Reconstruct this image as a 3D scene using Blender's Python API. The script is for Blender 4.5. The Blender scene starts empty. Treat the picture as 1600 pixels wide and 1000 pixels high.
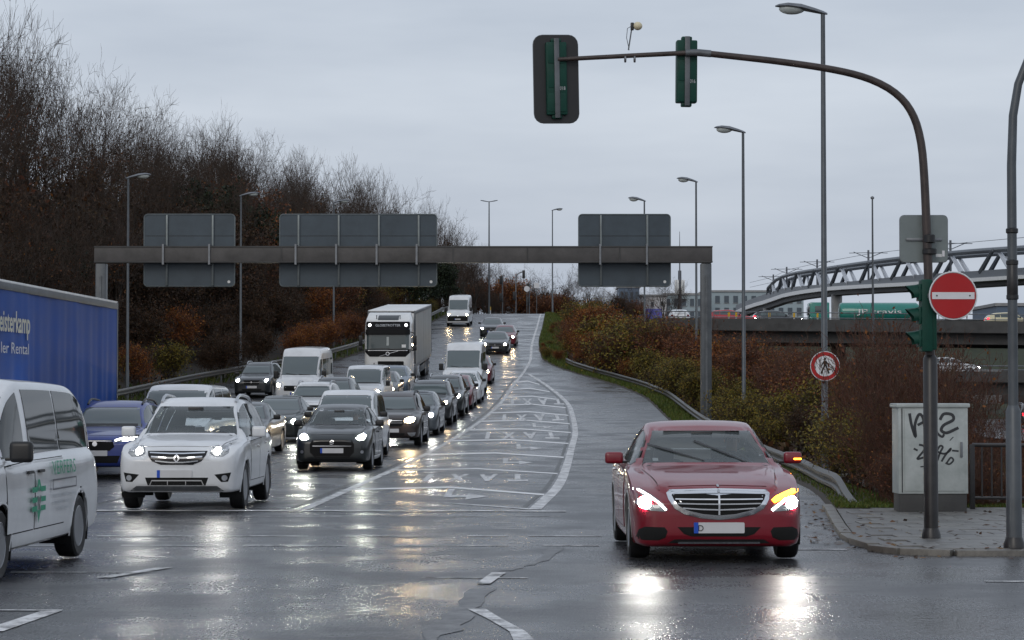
import bpy, bmesh, math, random
import numpy as np
from mathutils import Vector, Matrix
from mathutils.bvhtree import BVHTree

R = math.radians
rng = np.random.default_rng(7)
random.seed(7)
C = bpy.context.scene.collection
SC = bpy.context.scene

# ------------------------------------------------------------------ camera
cam_d = bpy.data.cameras.new('camera')
cam = bpy.data.objects.new('camera', cam_d); C.objects.link(cam)
cam.location = (0, 0, 1.75)
cam.rotation_euler = (R(90 + 1.83), 0, 0)
cam_d.sensor_width = 36; cam_d.lens = 81.0
cam_d.clip_start = 0.5; cam_d.clip_end = 3000
SC.camera = cam

# ------------------------------------------------------------------ world
W = bpy.data.worlds.new('World'); SC.world = W; W.use_nodes = True
nt = W.node_tree; nt.nodes.clear()
n_out = nt.nodes.new('ShaderNodeOutputWorld')
n_bg = nt.nodes.new('ShaderNodeBackground'); n_bg.inputs[1].default_value = 0.1
n_sky = nt.nodes.new('ShaderNodeTexSky'); n_sky.sky_type = 'NISHITA'; n_sky.sun_disc = False
n_sky.sun_elevation = R(28); n_sky.sun_rotation = R(200); n_sky.air_density = 1.5; n_sky.dust_density = 4
n_tc = nt.nodes.new('ShaderNodeTexCoord')
n_map = nt.nodes.new('ShaderNodeMapping'); n_map.inputs['Scale'].default_value = (1.0, 1.0, 5.0)
n_noise = nt.nodes.new('ShaderNodeTexNoise'); n_noise.inputs['Scale'].default_value = 2.6
n_noise.inputs['Detail'].default_value = 5; n_noise.inputs['Roughness'].default_value = 0.55
n_ramp = nt.nodes.new('ShaderNodeValToRGB')
n_ramp.color_ramp.elements[0].position = 0.34; n_ramp.color_ramp.elements[0].color = (4.8, 5.4, 6.45, 1)
n_ramp.color_ramp.elements[1].position = 0.68; n_ramp.color_ramp.elements[1].color = (6.75, 7.35, 8.3, 1)
n_mix = nt.nodes.new('ShaderNodeMix'); n_mix.data_type = 'RGBA'; n_mix.inputs['Factor'].default_value = 0.9
L_ = nt.links.new
L_(n_tc.outputs['Generated'], n_map.inputs[0]); L_(n_map.outputs[0], n_noise.inputs['Vector'])
L_(n_noise.outputs['Fac'], n_ramp.inputs[0])
L_(n_sky.outputs[0], n_mix.inputs[6]); L_(n_ramp.outputs[0], n_mix.inputs[7])
L_(n_mix.outputs[2], n_bg.inputs[0]); L_(n_bg.outputs[0], n_out.inputs[0])

sun_d = bpy.data.lights.new('sun', 'SUN'); sun_d.energy = 0.5; sun_d.angle = R(25); sun_d.color = (1, .96, .9)
sun = bpy.data.objects.new('sun', sun_d); C.objects.link(sun)
sun.rotation_euler = (R(62), 0, R(-20))
SC.view_settings.view_transform = 'Standard'; SC.view_settings.look = 'None'
SC.view_settings.exposure = 0.0; SC.view_settings.gamma = 1.0; SC.view_settings.use_curve_mapping = False
try:
    SC.cycles.use_denoising = True
    SC.cycles.max_bounces = 6; SC.cycles.transparent_max_bounces = 12
    SC.cycles.sample_clamp_indirect = 6.0
    SC.cycles.caustics_reflective = False; SC.cycles.caustics_refractive = False
except Exception:
    pass

# ------------------------------------------------------------------ materials
def node_mat(name):
    m = bpy.data.materials.new(name); m.use_nodes = True
    t = m.node_tree; b = t.nodes['Principled BSDF']
    return m, t, b

def pm(name, col, rough=.5, metal=0.0, coat=0.0, var=0.0, vscale=3.0, bump=0.0, bscale=60.0, emit=None, estr=0.0, spec=.5, dirt=None):
    """principled material with object-space noise: colour variation, fine bump"""
    m, t, b = node_mat(name)
    b.inputs['Base Color'].default_value = (*col, 1); b.inputs['Roughness'].default_value = rough
    b.inputs['Metallic'].default_value = metal; b.inputs['Coat Weight'].default_value = coat
    b.inputs['Coat Roughness'].default_value = .06
    b.inputs['Specular IOR Level'].default_value = spec
    if emit:
        b.inputs['Emission Color'].default_value = (*emit, 1); b.inputs['Emission Strength'].default_value = estr
    if var or bump:
        tc = t.nodes.new('ShaderNodeTexCoord')
    if var:
        n = t.nodes.new('ShaderNodeTexNoise'); n.inputs['Scale'].default_value = vscale; n.inputs['Detail'].default_value = 6
        n.inputs['Roughness'].default_value = .65
        r = t.nodes.new('ShaderNodeValToRGB')
        r.color_ramp.elements[0].position = .3; r.color_ramp.elements[1].position = .72
        lo = [c * (1 - var) for c in col]; hi = [min(1, c * (1 + var)) for c in col]
        if dirt: lo = dirt
        r.color_ramp.elements[0].color = (*lo, 1); r.color_ramp.elements[1].color = (*hi, 1)
        t.links.new(tc.outputs['Object'], n.inputs['Vector']); t.links.new(n.outputs['Fac'], r.inputs[0])
        t.links.new(r.outputs[0], b.inputs['Base Color'])
        mr = t.nodes.new('ShaderNodeMapRange'); mr.inputs['To Min'].default_value = max(.02, rough * .75); mr.inputs['To Max'].default_value = min(1, rough * 1.3)
        t.links.new(n.outputs['Fac'], mr.inputs[0]); t.links.new(mr.outputs[0], b.inputs['Roughness'])
    if bump:
        n2 = t.nodes.new('ShaderNodeTexNoise'); n2.inputs['Scale'].default_value = bscale; n2.inputs['Detail'].default_value = 3
        bp = t.nodes.new('ShaderNodeBump'); bp.inputs['Strength'].default_value = bump; bp.inputs['Distance'].default_value = .01
        t.links.new(tc.outputs['Object'], n2.inputs['Vector']); t.links.new(n2.outputs['Fac'], bp.inputs['Height'])
        t.links.new(bp.outputs[0], b.inputs['Normal'])
    return m

def island_mat(name, cols, rough=.7, spec=.3, translucent=0.0):
    """each loose leaf or twig takes its own colour from the list"""
    m, t, b = node_mat(name)
    g = t.nodes.new('ShaderNodeNewGeometry'); r = t.nodes.new('ShaderNodeValToRGB')
    r.color_ramp.interpolation = 'CONSTANT'
    el = r.color_ramp.elements
    while len(el) < len(cols): el.new(0.5)
    for i, c in enumerate(cols):
        el[i].position = i / len(cols); el[i].color = (*c, 1)
    t.links.new(g.outputs['Random Per Island'], r.inputs[0]); t.links.new(r.outputs[0], b.inputs['Base Color'])
    b.inputs['Roughness'].default_value = rough; b.inputs['Specular IOR Level'].default_value = spec
    return m

def road_mat():
    m, t, b = node_mat('wet_asphalt')
    tc = t.nodes.new('ShaderNodeTexCoord')
    mp = t.nodes.new('ShaderNodeMapping'); mp.inputs['Scale'].default_value = (.5, .42, .5)
    t.links.new(tc.outputs['Object'], mp.inputs[0])
    n1 = t.nodes.new('ShaderNodeTexNoise'); n1.inputs['Scale'].default_value = 1.0; n1.inputs['Detail'].default_value = 7; n1.inputs['Roughness'].default_value = .62
    t.links.new(mp.outputs[0], n1.inputs['Vector'])
    rr = t.nodes.new('ShaderNodeValToRGB')
    e = rr.color_ramp.elements
    e[0].position = .36; e[0].color = (.14,) * 3 + (1,); e[1].position = .60; e[1].color = (.40,) * 3 + (1,)
    t.links.new(n1.outputs['Fac'], rr.inputs[0]); t.links.new(rr.outputs[0], b.inputs['Roughness'])
    n2 = t.nodes.new('ShaderNodeTexNoise'); n2.inputs['Scale'].default_value = .7; n2.inputs['Detail'].default_value = 12; n2.inputs['Roughness'].default_value = .82
    t.links.new(tc.outputs['Object'], n2.inputs['Vector'])
    rc = t.nodes.new('ShaderNodeValToRGB')
    rc.color_ramp.elements[0].position = .35; rc.color_ramp.elements[0].color = (.016, .0165, .019, 1)
    rc.color_ramp.elements[1].position = .7; rc.color_ramp.elements[1].color = (.082, .083, .09, 1)
    t.links.new(n2.outputs['Fac'], rc.inputs[0])
    # tar-sealed cracks
    v = t.nodes.new('ShaderNodeTexVoronoi'); v.feature = 'DISTANCE_TO_EDGE'; v.inputs['Scale'].default_value = .11
    nd = t.nodes.new('ShaderNodeTexNoise'); nd.inputs['Scale'].default_value = .8; nd.inputs['Detail'].default_value = 4
    va = t.nodes.new('ShaderNodeVectorMath'); va.operation = 'ADD'
    t.links.new(tc.outputs['Object'], nd.inputs['Vector']); t.links.new(tc.outputs['Object'], va.inputs[0]); t.links.new(nd.outputs['Color'], va.inputs[1])
    t.links.new(va.outputs[0], v.inputs['Vector'])
    cr = t.nodes.new('ShaderNodeValToRGB'); cr.color_ramp.elements[0].position = .004; cr.color_ramp.elements[0].color = (0, 0, 0, 1)
    cr.color_ramp.elements[1].position = .009; cr.color_ramp.elements[1].color = (1, 1, 1, 1)
    t.links.new(v.outputs['Distance'], cr.inputs[0])
    mx = t.nodes.new('ShaderNodeMix'); mx.data_type = 'RGBA'
    mx.inputs[6].default_value = (.036, .036, .039, 1)
    t.links.new(cr.outputs[0], mx.inputs['Factor']); t.links.new(rc.outputs[0], mx.inputs[7])
    gr = t.nodes.new('ShaderNodeValToRGB'); gr.color_ramp.elements[0].position = .38; gr.color_ramp.elements[0].color = (.55, .55, .55, 1); gr.color_ramp.elements[1].position = .68; gr.color_ramp.elements[1].color = (2.0, 2.0, 2.0, 1)
    ml = t.nodes.new('ShaderNodeMix'); ml.data_type = 'RGBA'; ml.blend_type = 'MULTIPLY'; ml.inputs['Factor'].default_value = 1.0
    t.links.new(mx.outputs[2], ml.inputs[6]); t.links.new(gr.outputs[0], ml.inputs[7])
    t.links.new(ml.outputs[2], b.inputs['Base Color'])
    b.inputs['Specular IOR Level'].default_value = .55
    n3 = t.nodes.new('ShaderNodeTexNoise'); n3.inputs['Scale'].default_value = 42; n3.inputs['Detail'].default_value = 3
    mp3 = t.nodes.new('ShaderNodeMapping'); mp3.inputs['Scale'].default_value = (1.0, .2, 1.0)
    t.links.new(tc.outputs['Object'], mp3.inputs[0]); t.links.new(mp3.outputs[0], n3.inputs['Vector'])
    bp = t.nodes.new('ShaderNodeBump'); bp.inputs['Strength'].default_value = .9; bp.inputs['Distance'].default_value = .007
    t.links.new(n3.outputs['Fac'], bp.inputs['Height']); t.links.new(n3.outputs['Fac'], gr.inputs[0])
    ra = t.nodes.new('ShaderNodeMath'); ra.operation = 'MULTIPLY_ADD'; ra.inputs[1].default_value = .34; ra.use_clamp = True
    sb = t.nodes.new('ShaderNodeMath'); sb.operation = 'SUBTRACT'; sb.inputs[1].default_value = .5
    t.links.new(n3.outputs['Fac'], sb.inputs[0]); t.links.new(sb.outputs[0], ra.inputs[0]); t.links.new(rr.outputs[0], ra.inputs[2])
    t.links.new(ra.outputs[0], b.inputs['Roughness'])
    n4 = t.nodes.new('ShaderNodeTexNoise'); n4.inputs['Scale'].default_value = 9; n4.inputs['Detail'].default_value = 6; n4.inputs['Roughness'].default_value = .7
    t.links.new(tc.outputs['Object'], n4.inputs['Vector'])
    bp2 = t.nodes.new('ShaderNodeBump'); bp2.inputs['Strength'].default_value = .34; bp2.inputs['Distance'].default_value = .02
    t.links.new(n4.outputs['Fac'], bp2.inputs['Height']); t.links.new(bp.outputs[0], bp2.inputs['Normal'])
    t.links.new(bp2.outputs[0], b.inputs['Normal'])
    return m

def worn_mat(name, col, under, lo=.42, hi=.6, rough=.3, scale=2.2):
    m, t, b = node_mat(name)
    tc = t.nodes.new('ShaderNodeTexCoord')
    n = t.nodes.new('ShaderNodeTexNoise'); n.inputs['Scale'].default_value = scale; n.inputs['Detail'].default_value = 9; n.inputs['Roughness'].default_value = .75
    t.links.new(tc.outputs['Object'], n.inputs['Vector'])
    r = t.nodes.new('ShaderNodeValToRGB'); r.color_ramp.elements[0].position = lo; r.color_ramp.elements[1].position = hi
    r.color_ramp.elements[0].color = (*under, 1); r.color_ramp.elements[1].color = (*col, 1)
    t.links.new(n.outputs['Fac'], r.inputs[0]); t.links.new(r.outputs[0], b.inputs['Base Color'])
    b.inputs['Roughness'].default_value = rough
    return m

def glass_mat(name, tint, diff):
    """see-through pane: tinted transparent body under a Fresnel reflection"""
    m = bpy.data.materials.new(name); m.use_nodes = True; t = m.node_tree; t.nodes.clear()
    o = t.nodes.new('ShaderNodeOutputMaterial')
    tr = t.nodes.new('ShaderNodeBsdfTransparent'); tr.inputs[0].default_value = (*tint, 1)
    df = t.nodes.new('ShaderNodeBsdfDiffuse'); df.inputs[0].default_value = (.5, .58, .6, 1)
    m0 = t.nodes.new('ShaderNodeMixShader'); m0.inputs[0].default_value = diff
    gl = t.nodes.new('ShaderNodeBsdfGlossy'); gl.inputs['Roughness'].default_value = .03
    fr = t.nodes.new('ShaderNodeFresnel'); fr.inputs[0].default_value = 1.5
    mx = t.nodes.new('ShaderNodeMixShader')
    t.links.new(tr.outputs[0], m0.inputs[1]); t.links.new(df.outputs[0], m0.inputs[2])
    t.links.new(fr.outputs[0], mx.inputs[0]); t.links.new(m0.outputs[0], mx.inputs[1]); t.links.new(gl.outputs[0], mx.inputs[2])
    t.links.new(mx.outputs[0], o.inputs[0])
    return m

def paint(name, col, metal=.0, rough=.32):
    """lacquer outside, dull grey lining on the inside of the shell"""
    m = pm('paint_' + name, col, rough=rough, metal=metal, coat=.8, spec=.35, var=.12, vscale=1.5)
    t = m.node_tree; b = t.nodes['Principled BSDF']; g = t.nodes.new('ShaderNodeNewGeometry'); x = t.nodes.new('ShaderNodeMix'); x.data_type = 'RGBA'
    src = b.inputs['Base Color'].links[0].from_socket
    t.links.new(g.outputs['Backfacing'], x.inputs['Factor']); t.links.new(src, x.inputs[6]); x.inputs[7].default_value = (.32, .33, .33, 1)
    t.links.new(x.outputs[2], b.inputs['Base Color'])
    iv = t.nodes.new('ShaderNodeMath'); iv.operation = 'MULTIPLY_ADD'; iv.inputs[1].default_value = -.8; iv.inputs[2].default_value = .8
    t.links.new(g.outputs['Backfacing'], iv.inputs[0]); t.links.new(iv.outputs[0], b.inputs['Coat Weight'])
    return m

M = {}
M['asphalt'] = road_mat()
M['line'] = worn_mat('worn_white_line', (.74, .74, .74), (.10, .10, .105), .36, .56, rough=.6, scale=3.5)
M['bay'] = worn_mat('bay_line_paint', (.8, .8, .8), (.22, .22, .225), .24, .42, rough=.65, scale=3.5)
M['line_far'] = worn_mat('thin_worn_line', (.7, .7, .7), (.08, .08, .085), .40, .60, rough=.6, scale=3.5)
M['patch'] = worn_mat('asphalt_patch', (.17, .17, .175), (.045, .045, .048), .40, .62, rough=.4, scale=4)
M['slab'] = pm('paving_concrete', (.165, .16, .15), .45, var=.35, vscale=5, bump=.25, bscale=80)
M['slab2'] = pm('paving_concrete_dark', (.125, .12, .115), .4, var=.35, vscale=5, bump=.25, bscale=80)
M['kerb'] = pm('kerb_concrete', (.14, .13, .115), .45, var=.4, vscale=7, bump=.3, bscale=50)
M['joint'] = pm('wet_joint', (.03, .03, .028), .4, var=.3)
M['earth'] = pm('leaf_litter_earth', (.035, .026, .018), .9, var=.6, vscale=.7, bump=.6, bscale=9)
M['verge'] = pm('verge_soil', (.03, .038, .014), .9, var=.6, vscale=1.2, bump=.6, bscale=15)
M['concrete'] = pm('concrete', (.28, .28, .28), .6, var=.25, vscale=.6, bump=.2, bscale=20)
M['concrete_dark'] = pm('stained_concrete', (.052, .051, .05), .6, var=.45, vscale=1.1, bump=.3, bscale=14)  # stained concrete, its colour taken darker to carry shade under the bridge decks
M['galv'] = pm('galvanised_steel', (.2, .21, .225), .42, metal=.7, var=.25, vscale=4)
M['galv_dull'] = pm('dull_galvanised_steel', (.13, .14, .15), .5, metal=.5, var=.35, vscale=3)
M['pole'] = pm('grey_pole_paint', (.085, .095, .105), .4, metal=.3, var=.25, vscale=3)
M['pole_dark'] = pm('dark_pole_paint', (.03, .029, .03), .35, metal=.2, var=.35, vscale=5)
M['rust_pole'] = pm('rust_brown_paint', (.055, .042, .038), .4, metal=.2, var=.4, vscale=6)
M['rail_bright'] = pm('wet_guardrail', (.085, .083, .08), .42, metal=.3, var=.4, vscale=2.0, dirt=(.05, .045, .035))
M['beam'] = pm('weathered_beam_steel', (.075, .07, .068), .55, metal=.15, var=.4, vscale=1.3, bump=.1, bscale=12)
M['sig_green'] = pm('signal_green', (.003, .05, .034), .5, spec=.3, var=.2, vscale=6)
M['black'] = pm('black_plastic', (.012, .012, .013), .4, var=.3, vscale=5)
M['black_gloss'] = pm('black_gloss', (.008, .008, .009), .12)
M['black_matt'] = pm('matt_black_plastic', (.008, .008, .009), .6, spec=.15)
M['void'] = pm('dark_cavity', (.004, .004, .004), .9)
M['white_sheet'] = pm('white_sheet', (.75, .75, .74), .35, var=.08, vscale=3)
M['cream'] = pm('cream_plastic', (.7, .62, .42), .35, var=.1)
M['sign_red'] = pm('sign_red', (.42, .006, .008), .3, var=.06, vscale=4)
M['sign_white'] = pm('sign_white', (.72, .72, .74), .3, var=.06, vscale=4)
M['sign_back'] = pm('sign_back_grey', (.19, .22, .22), .4, metal=.3, var=.12, vscale=4)
M['panel_back'] = pm('gantry_panel_grey', (.052, .07, .086), .38, metal=.25, var=.18, vscale=1.2)
M['panel_edge'] = pm('gantry_panel_edge', (.15, .17, .175), .35, metal=.5, var=.2)
M['cab_grey'] = pm('cabinet_grey', (.46, .49, .48), .4, var=.12, vscale=2.5, dirt=(.3, .33, .32))
M['spray'] = pm('spray_paint', (.03, .032, .036), .5)
M['chrome'] = pm('chrome', (.75, .76, .78), .12, metal=1.0)
M['silver'] = pm('silver_trim', (.5, .51, .53), .3, metal=.9)
M['rim'] = pm('alloy_rim', (.33, .34, .36), .3, metal=.9, var=.15)
M['tyre'] = pm('tyre_rubber', (.014, .014, .015), .55, var=.3, vscale=12)
M['lens'] = pm('headlamp_glass', (.2, .21, .22), .08, metal=.3, coat=1)
M['plate'] = pm('plate_white', (.62, .62, .63), .35, var=.05)
M['plate_blue'] = pm('plate_blue', (.01, .08, .5), .35)
M['glass'] = pm('tinted_window', (.06, .08, .083), .05, coat=.0, spec=.8)
M['glass_light'] = pm('wet_windscreen', (.105, .13, .135), .06, coat=.0, spec=.8)
M['glass_dark'] = pm('privacy_window', (.008, .012, .012), .05, spec=.5)
M['glass_clear'] = glass_mat('clear_windscreen', (.93, .98, .98), .13)
M['cloth'] = pm('seat_fabric', (.035, .035, .04), .8, var=.2)
M['cloth_pale'] = pm('seat_fabric_grey', (.16, .165, .17), .8, var=.2)
M['skin'] = pm('skin', (.42, .25, .18), .5)
M['jacket'] = pm('jacket', (.03, .035, .05), .8)
M['hair'] = pm('hair', (.03, .02, .015), .6)
M['lamp'] = pm('headlamp_lit', (1, 1, 1), .2, emit=(1, .98, .9), estr=190)
M['lamp_warm'] = pm('headlamp_lit_warm', (1, .9, .7), .2, emit=(1, .74, .42), estr=170)
M['lamp_green'] = pm('headlamp_lit_pale', (1, 1, .9), .2, emit=(.97, 1, .85), estr=160)
M['drl'] = pm('running_light', (1, 1, 1), .2, emit=(1, 1, 1), estr=7)
M['amber'] = pm('indicator_lit', (1, .4, .02), .2, emit=(1, .30, .015), estr=14)
M['tail'] = pm('tail_lamp_lit', (.5, .01, .01), .2, emit=(1, .02, .04), estr=5)
M['tail_off'] = pm('tail_lamp', (.12, .005, .005), .15)
M['bark'] = pm('bark', (.036, .028, .021), .85, var=.4, vscale=6, bump=.5, bscale=25)
M['twig'] = island_mat('bare_twigs', [(.045, .03, .02), (.058, .038, .027), (.066, .04, .026), (.04, .03, .024)])
M['twig_red'] = island_mat('red_brown_twigs', [(.085, .03, .02), (.11, .046, .028), (.07, .036, .024), (.10, .06, .036)])
M['leaf_rust'] = island_mat('rust_leaves', [(.17, .055, .016), (.13, .04, .016), (.2, .075, .018), (.10, .035, .018), (.15, .065, .024)], translucent=.2)
M['leaf_brown'] = island_mat('brown_leaves', [(.05, .024, .012), (.04, .02, .012), (.075, .032, .012), (.034, .022, .012), (.06, .034, .012)])
M['leaf_orange'] = island_mat('orange_leaves', [(.25, .075, .012), (.2, .055, .012), (.15, .05, .014), (.27, .11, .016)])
M['leaf_olive'] = island_mat('olive_leaves', [(.15, .12, .016), (.10, .095, .016), (.2, .15, .02), (.085, .075, .016), (.23, .15, .022)])
M['leaf_green'] = island_mat('dark_green_leaves', [(.016, .026, .012), (.024, .035, .014), (.012, .02, .012)])
M['grass'] = island_mat('grass_blades', [(.06, .095, .012), (.045, .075, .012), (.085, .11, .015), (.1, .1, .02)])
M['litter'] = island_mat('fallen_leaves', [(.11, .045, .015), (.06, .03, .016), (.16, .08, .02), (.05, .03, .02)])
M['curtain_blue'] = pm('blue_tarpaulin', (.005, .055, .27), .55, spec=.25, var=.16, vscale=1.0)
M['curtain_grey'] = pm('grey_tarpaulin', (.34, .345, .33), .45, var=.14, vscale=1.0)
M['cabwhite'] = paint('cab_white', (.72, .72, .7))
M['verfers_green'] = pm('print_green', (.01, .3, .16), .4)
M['print_grey'] = pm('print_grey', (.12, .12, .13), .4)
M['print_pale'] = pm('print_pale_grey', (.5, .52, .54), .4)
M['print_cream'] = pm('print_cream', (.5, .5, .42), .4)
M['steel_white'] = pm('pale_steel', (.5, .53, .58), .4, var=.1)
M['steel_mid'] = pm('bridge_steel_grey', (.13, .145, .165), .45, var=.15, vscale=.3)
M['facade_a'] = pm('pale_blue_render', (.33, .40, .43), .6, var=.08, vscale=.1)
M['facade_b'] = pm('off_white_render', (.55, .54, .54), .6, var=.06, vscale=.1)
M['facade_c'] = pm('slate_blue_cladding', (.1, .14, .2), .5, var=.1, vscale=.1)
M['window_far'] = pm('far_window', (.06, .08, .1), .1)
M['blue_print'] = pm('blue_print', (.12, .14, .55), .4)
M['truck_green'] = paint('truck_green', (.012, .2, .16))
M['yellow'] = pm('reflector_yellow', (.7, .42, .02), .4)
M['mast_grey'] = pm('mast_grey', (.13, .14, .16), .5, metal=.4)

# ------------------------------------------------------------------ helpers
def tag(o, label=None, cat=None, group=None, kind=None):
    if label: o['label'] = label
    if cat: o['category'] = cat
    if group: o['group'] = group
    if kind: o['kind'] = kind
    return o

def empty(name, loc=(0, 0, 0), rot=(0, 0, 0)):
    o = bpy.data.objects.new(name, None); C.objects.link(o)
    o.location = loc; o.rotation_euler = rot; o.empty_display_size = .3
    return o

def link(name, me, parent=None, loc=None, rot=None):
    o = bpy.data.objects.new(name, me); C.objects.link(o)
    if parent is not None: o.parent = parent
    if loc is not None: o.location = loc
    if rot is not None: o.rotation_euler = rot
    return o

def fast_mesh(name, V, F, mat, smooth=False):
    """V (n,3), F (m,k) arrays with one k"""
    V = np.asarray(V, dtype=np.float32); F = np.asarray(F, dtype=np.int32)
    me = bpy.data.meshes.new(name)
    m, k = F.shape
    me.vertices.add(len(V)); me.vertices.foreach_set('co', V.ravel())
    me.loops.add(m * k); me.loops.foreach_set('vertex_index', F.ravel())
    me.polygons.add(m); me.polygons.foreach_set('loop_start', np.arange(0, m * k, k, dtype=np.int32))
    me.update(calc_edges=True)
    if smooth: me.polygons.foreach_set('use_smooth', np.ones(m, dtype=bool))
    me.materials.append(mat)
    return me

def pyd_mesh(name, V, F, mat, smooth=True, angle=38):
    me = bpy.data.meshes.new(name)
    me.from_pydata([tuple(v) for v in V], [], [tuple(f) for f in F]); me.update()
    if smooth:
        me.polygons.foreach_set('use_smooth', [True] * len(me.polygons))
        try: me.set_sharp_from_angle(angle=R(angle))
        except Exception: pass
    me.materials.append(mat)
    return me

class MB:
    """collects shapes, links them as ONE mesh object"""
    def __init__(s): s.V = []; s.F = []
    def add(s, V, F):
        b = len(s.V); s.V += [tuple(v) for v in V]; s.F += [tuple(i + b for i in f) for f in F]; return s
    def box(s, c, d, rot=None):
        x, y, z = d[0] / 2, d[1] / 2, d[2] / 2
        V = [Vector((a * x, b_ * y, c_ * z)) for c_ in (-1, 1) for b_ in (-1, 1) for a in (-1, 1)]
        if rot is not None: V = [rot @ v for v in V]
        V = [v + Vector(c) for v in V]
        return s.add(V, [(0, 2, 3, 1), (4, 5, 7, 6), (0, 1, 5, 4), (2, 6, 7, 3), (0, 4, 6, 2), (1, 3, 7, 5)])
    def tube(s, path, rad, n=8, cap=True):
        P = [Vector(p) for p in path]
        if not hasattr(rad, '__len__'): rad = [rad] * len(P)
        V = []; F = []
        a = None
        for i, p in enumerate(P):
            d = (P[min(i + 1, len(P) - 1)] - P[max(i - 1, 0)]).normalized()
            if a is None:
                a = d.cross(Vector((0, 0, 1)))
                if a.length < .3: a = d.cross(Vector((0, 1, 0)))
            else: a = a - d * a.dot(d)
            a.normalize(); b = d.cross(a).normalized()
            for k in range(n):
                t = 2 * math.pi * k / n
                V.append(p + (a * math.cos(t) + b * math.sin(t)) * rad[i])
        for i in range(len(P) - 1):
            for k in range(n):
                k2 = (k + 1) % n
                F.append((i * n + k, i * n + k2, (i + 1) * n + k2, (i + 1) * n + k))
        if cap:
            F.append(tuple(range(n))[::-1]); F.append(tuple((len(P) - 1) * n + k for k in range(n)))
        return s.add(V, F)
    def lathe(s, prof, axis='z', n=20, origin=(0, 0, 0)):
        """prof: (r, h) pairs turned about the axis"""
        V = []; F = []
        for r, h in prof:
            for k in range(n):
                t = 2 * math.pi * k / n; a, b = r * math.cos(t), r * math.sin(t)
                p = {'z': (a, b, h), 'x': (h, a, b), 'y': (a, h, b)}[axis]
                V.append(Vector(p) + Vector(origin))
        for i in range(len(prof) - 1):
            for k in range(n):
                k2 = (k + 1) % n
                F.append((i * n + k, i * n + k2, (i + 1) * n + k2, (i + 1) * n + k))
        if prof[0][0] > 1e-4: F.append(tuple(range(n))[::-1])
        if prof[-1][0] > 1e-4: F.append(tuple((len(prof) - 1) * n + k for k in range(n)))
        return s.add(V, F)
    def prism(s, out, plane, lo, hi):
        """outline extruded along the third axis; plane 'xz' (along y), 'yz' (along x), 'xy' (along z)"""
        def P(a, b, h): return {'xz': (a, h, b), 'yz': (h, a, b), 'xy': (a, b, h)}[plane]
        n = len(out)
        V = [P(a, b, lo) for a, b in out] + [P(a, b, hi) for a, b in out]
        F = [tuple(range(n))[::-1], tuple(range(n, 2 * n))]
        F += [(i, (i + 1) % n, n + (i + 1) % n, n + i) for i in range(n)]
        return s.add(V, F)
    def ellipsoid(s, c, r, n=14, m=9):
        V = []; F = []
        for i in range(m + 1):
            ph = math.pi * i / m - math.pi / 2
            for k in range(n):
                t = 2 * math.pi * k / n
                V.append((c[0] + r[0] * math.cos(ph) * math.cos(t), c[1] + r[1] * math.cos(ph) * math.sin(t), c[2] + r[2] * math.sin(ph)))
        for i in range(m):
            for k in range(n):
                k2 = (k + 1) % n
                F.append((i * n + k, i * n + k2, (i + 1) * n + k2, (i + 1) * n + k))
        return s.add(V, F)
    def mesh(s, name, mat, smooth=True, bevel=0, angle=38, segs=2):
        bm = bmesh.new()
        vs = [bm.verts.new(v) for v in s.V]
        for f in s.F:
            try: bm.faces.new([vs[i] for i in f])
            except ValueError: pass
        bmesh.ops.remove_doubles(bm, verts=bm.verts, dist=1e-5)
        bmesh.ops.recalc_face_normals(bm, faces=bm.faces)
        if bevel:
            es = [e for e in bm.edges if len(e.link_faces) == 2 and e.calc_face_angle(0) > R(35)]
            bmesh.ops.bevel(bm, geom=es, offset=bevel, segments=segs, profile=.6, affect='EDGES', clamp_overlap=True)
        me = bpy.data.meshes.new(name); bm.to_mesh(me); bm.free()
        if smooth:
            me.polygons.foreach_set('use_smooth', [True] * len(me.polygons))
            try: me.set_sharp_from_angle(angle=R(angle))
            except Exception: pass
        me.materials.append(mat)
        return me
    def build(s, name, mat, parent=None, smooth=True, bevel=0, loc=None, rot=None, angle=38):
        return link(name, s.mesh(name, mat, smooth, bevel, angle), parent, loc, rot)

def copy_tree(o, parent=None):
    c = o.copy(); C.objects.link(c)
    if parent is not None: c.parent = parent
    for ch in o.children: copy_tree(ch, c)
    return c

def pchip(xs, ys):
    xs = np.asarray(xs, float); ys = np.asarray(ys, float)
    h = np.diff(xs); d = np.diff(ys) / h; m = np.zeros_like(ys)
    for i in range(1, len(xs) - 1):
        if d[i - 1] * d[i] > 0:
            w1 = 2 * h[i] + h[i - 1]; w2 = h[i] + 2 * h[i - 1]
            m[i] = (w1 + w2) / (w1 / d[i - 1] + w2 / d[i])
    m[0] = d[0]; m[-1] = d[-1]
    def f(x):
        x = np.clip(np.asarray(x, float), xs[0], xs[-1])
        i = np.clip(np.searchsorted(xs, x, side='right') - 1, 0, len(xs) - 2)
        t = (x - xs[i]) / h[i]
        return ((2 * t**3 - 3 * t**2 + 1) * ys[i] + (t**3 - 2 * t**2 + t) * h[i] * m[i] + (-2 * t**3 + 3 * t**2) * ys[i + 1] + (t**3 - t**2) * h[i] * m[i + 1])
    return f
def tab(*pairs): return pchip([p[0] for p in pairs], [p[1] for p in pairs])

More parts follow.
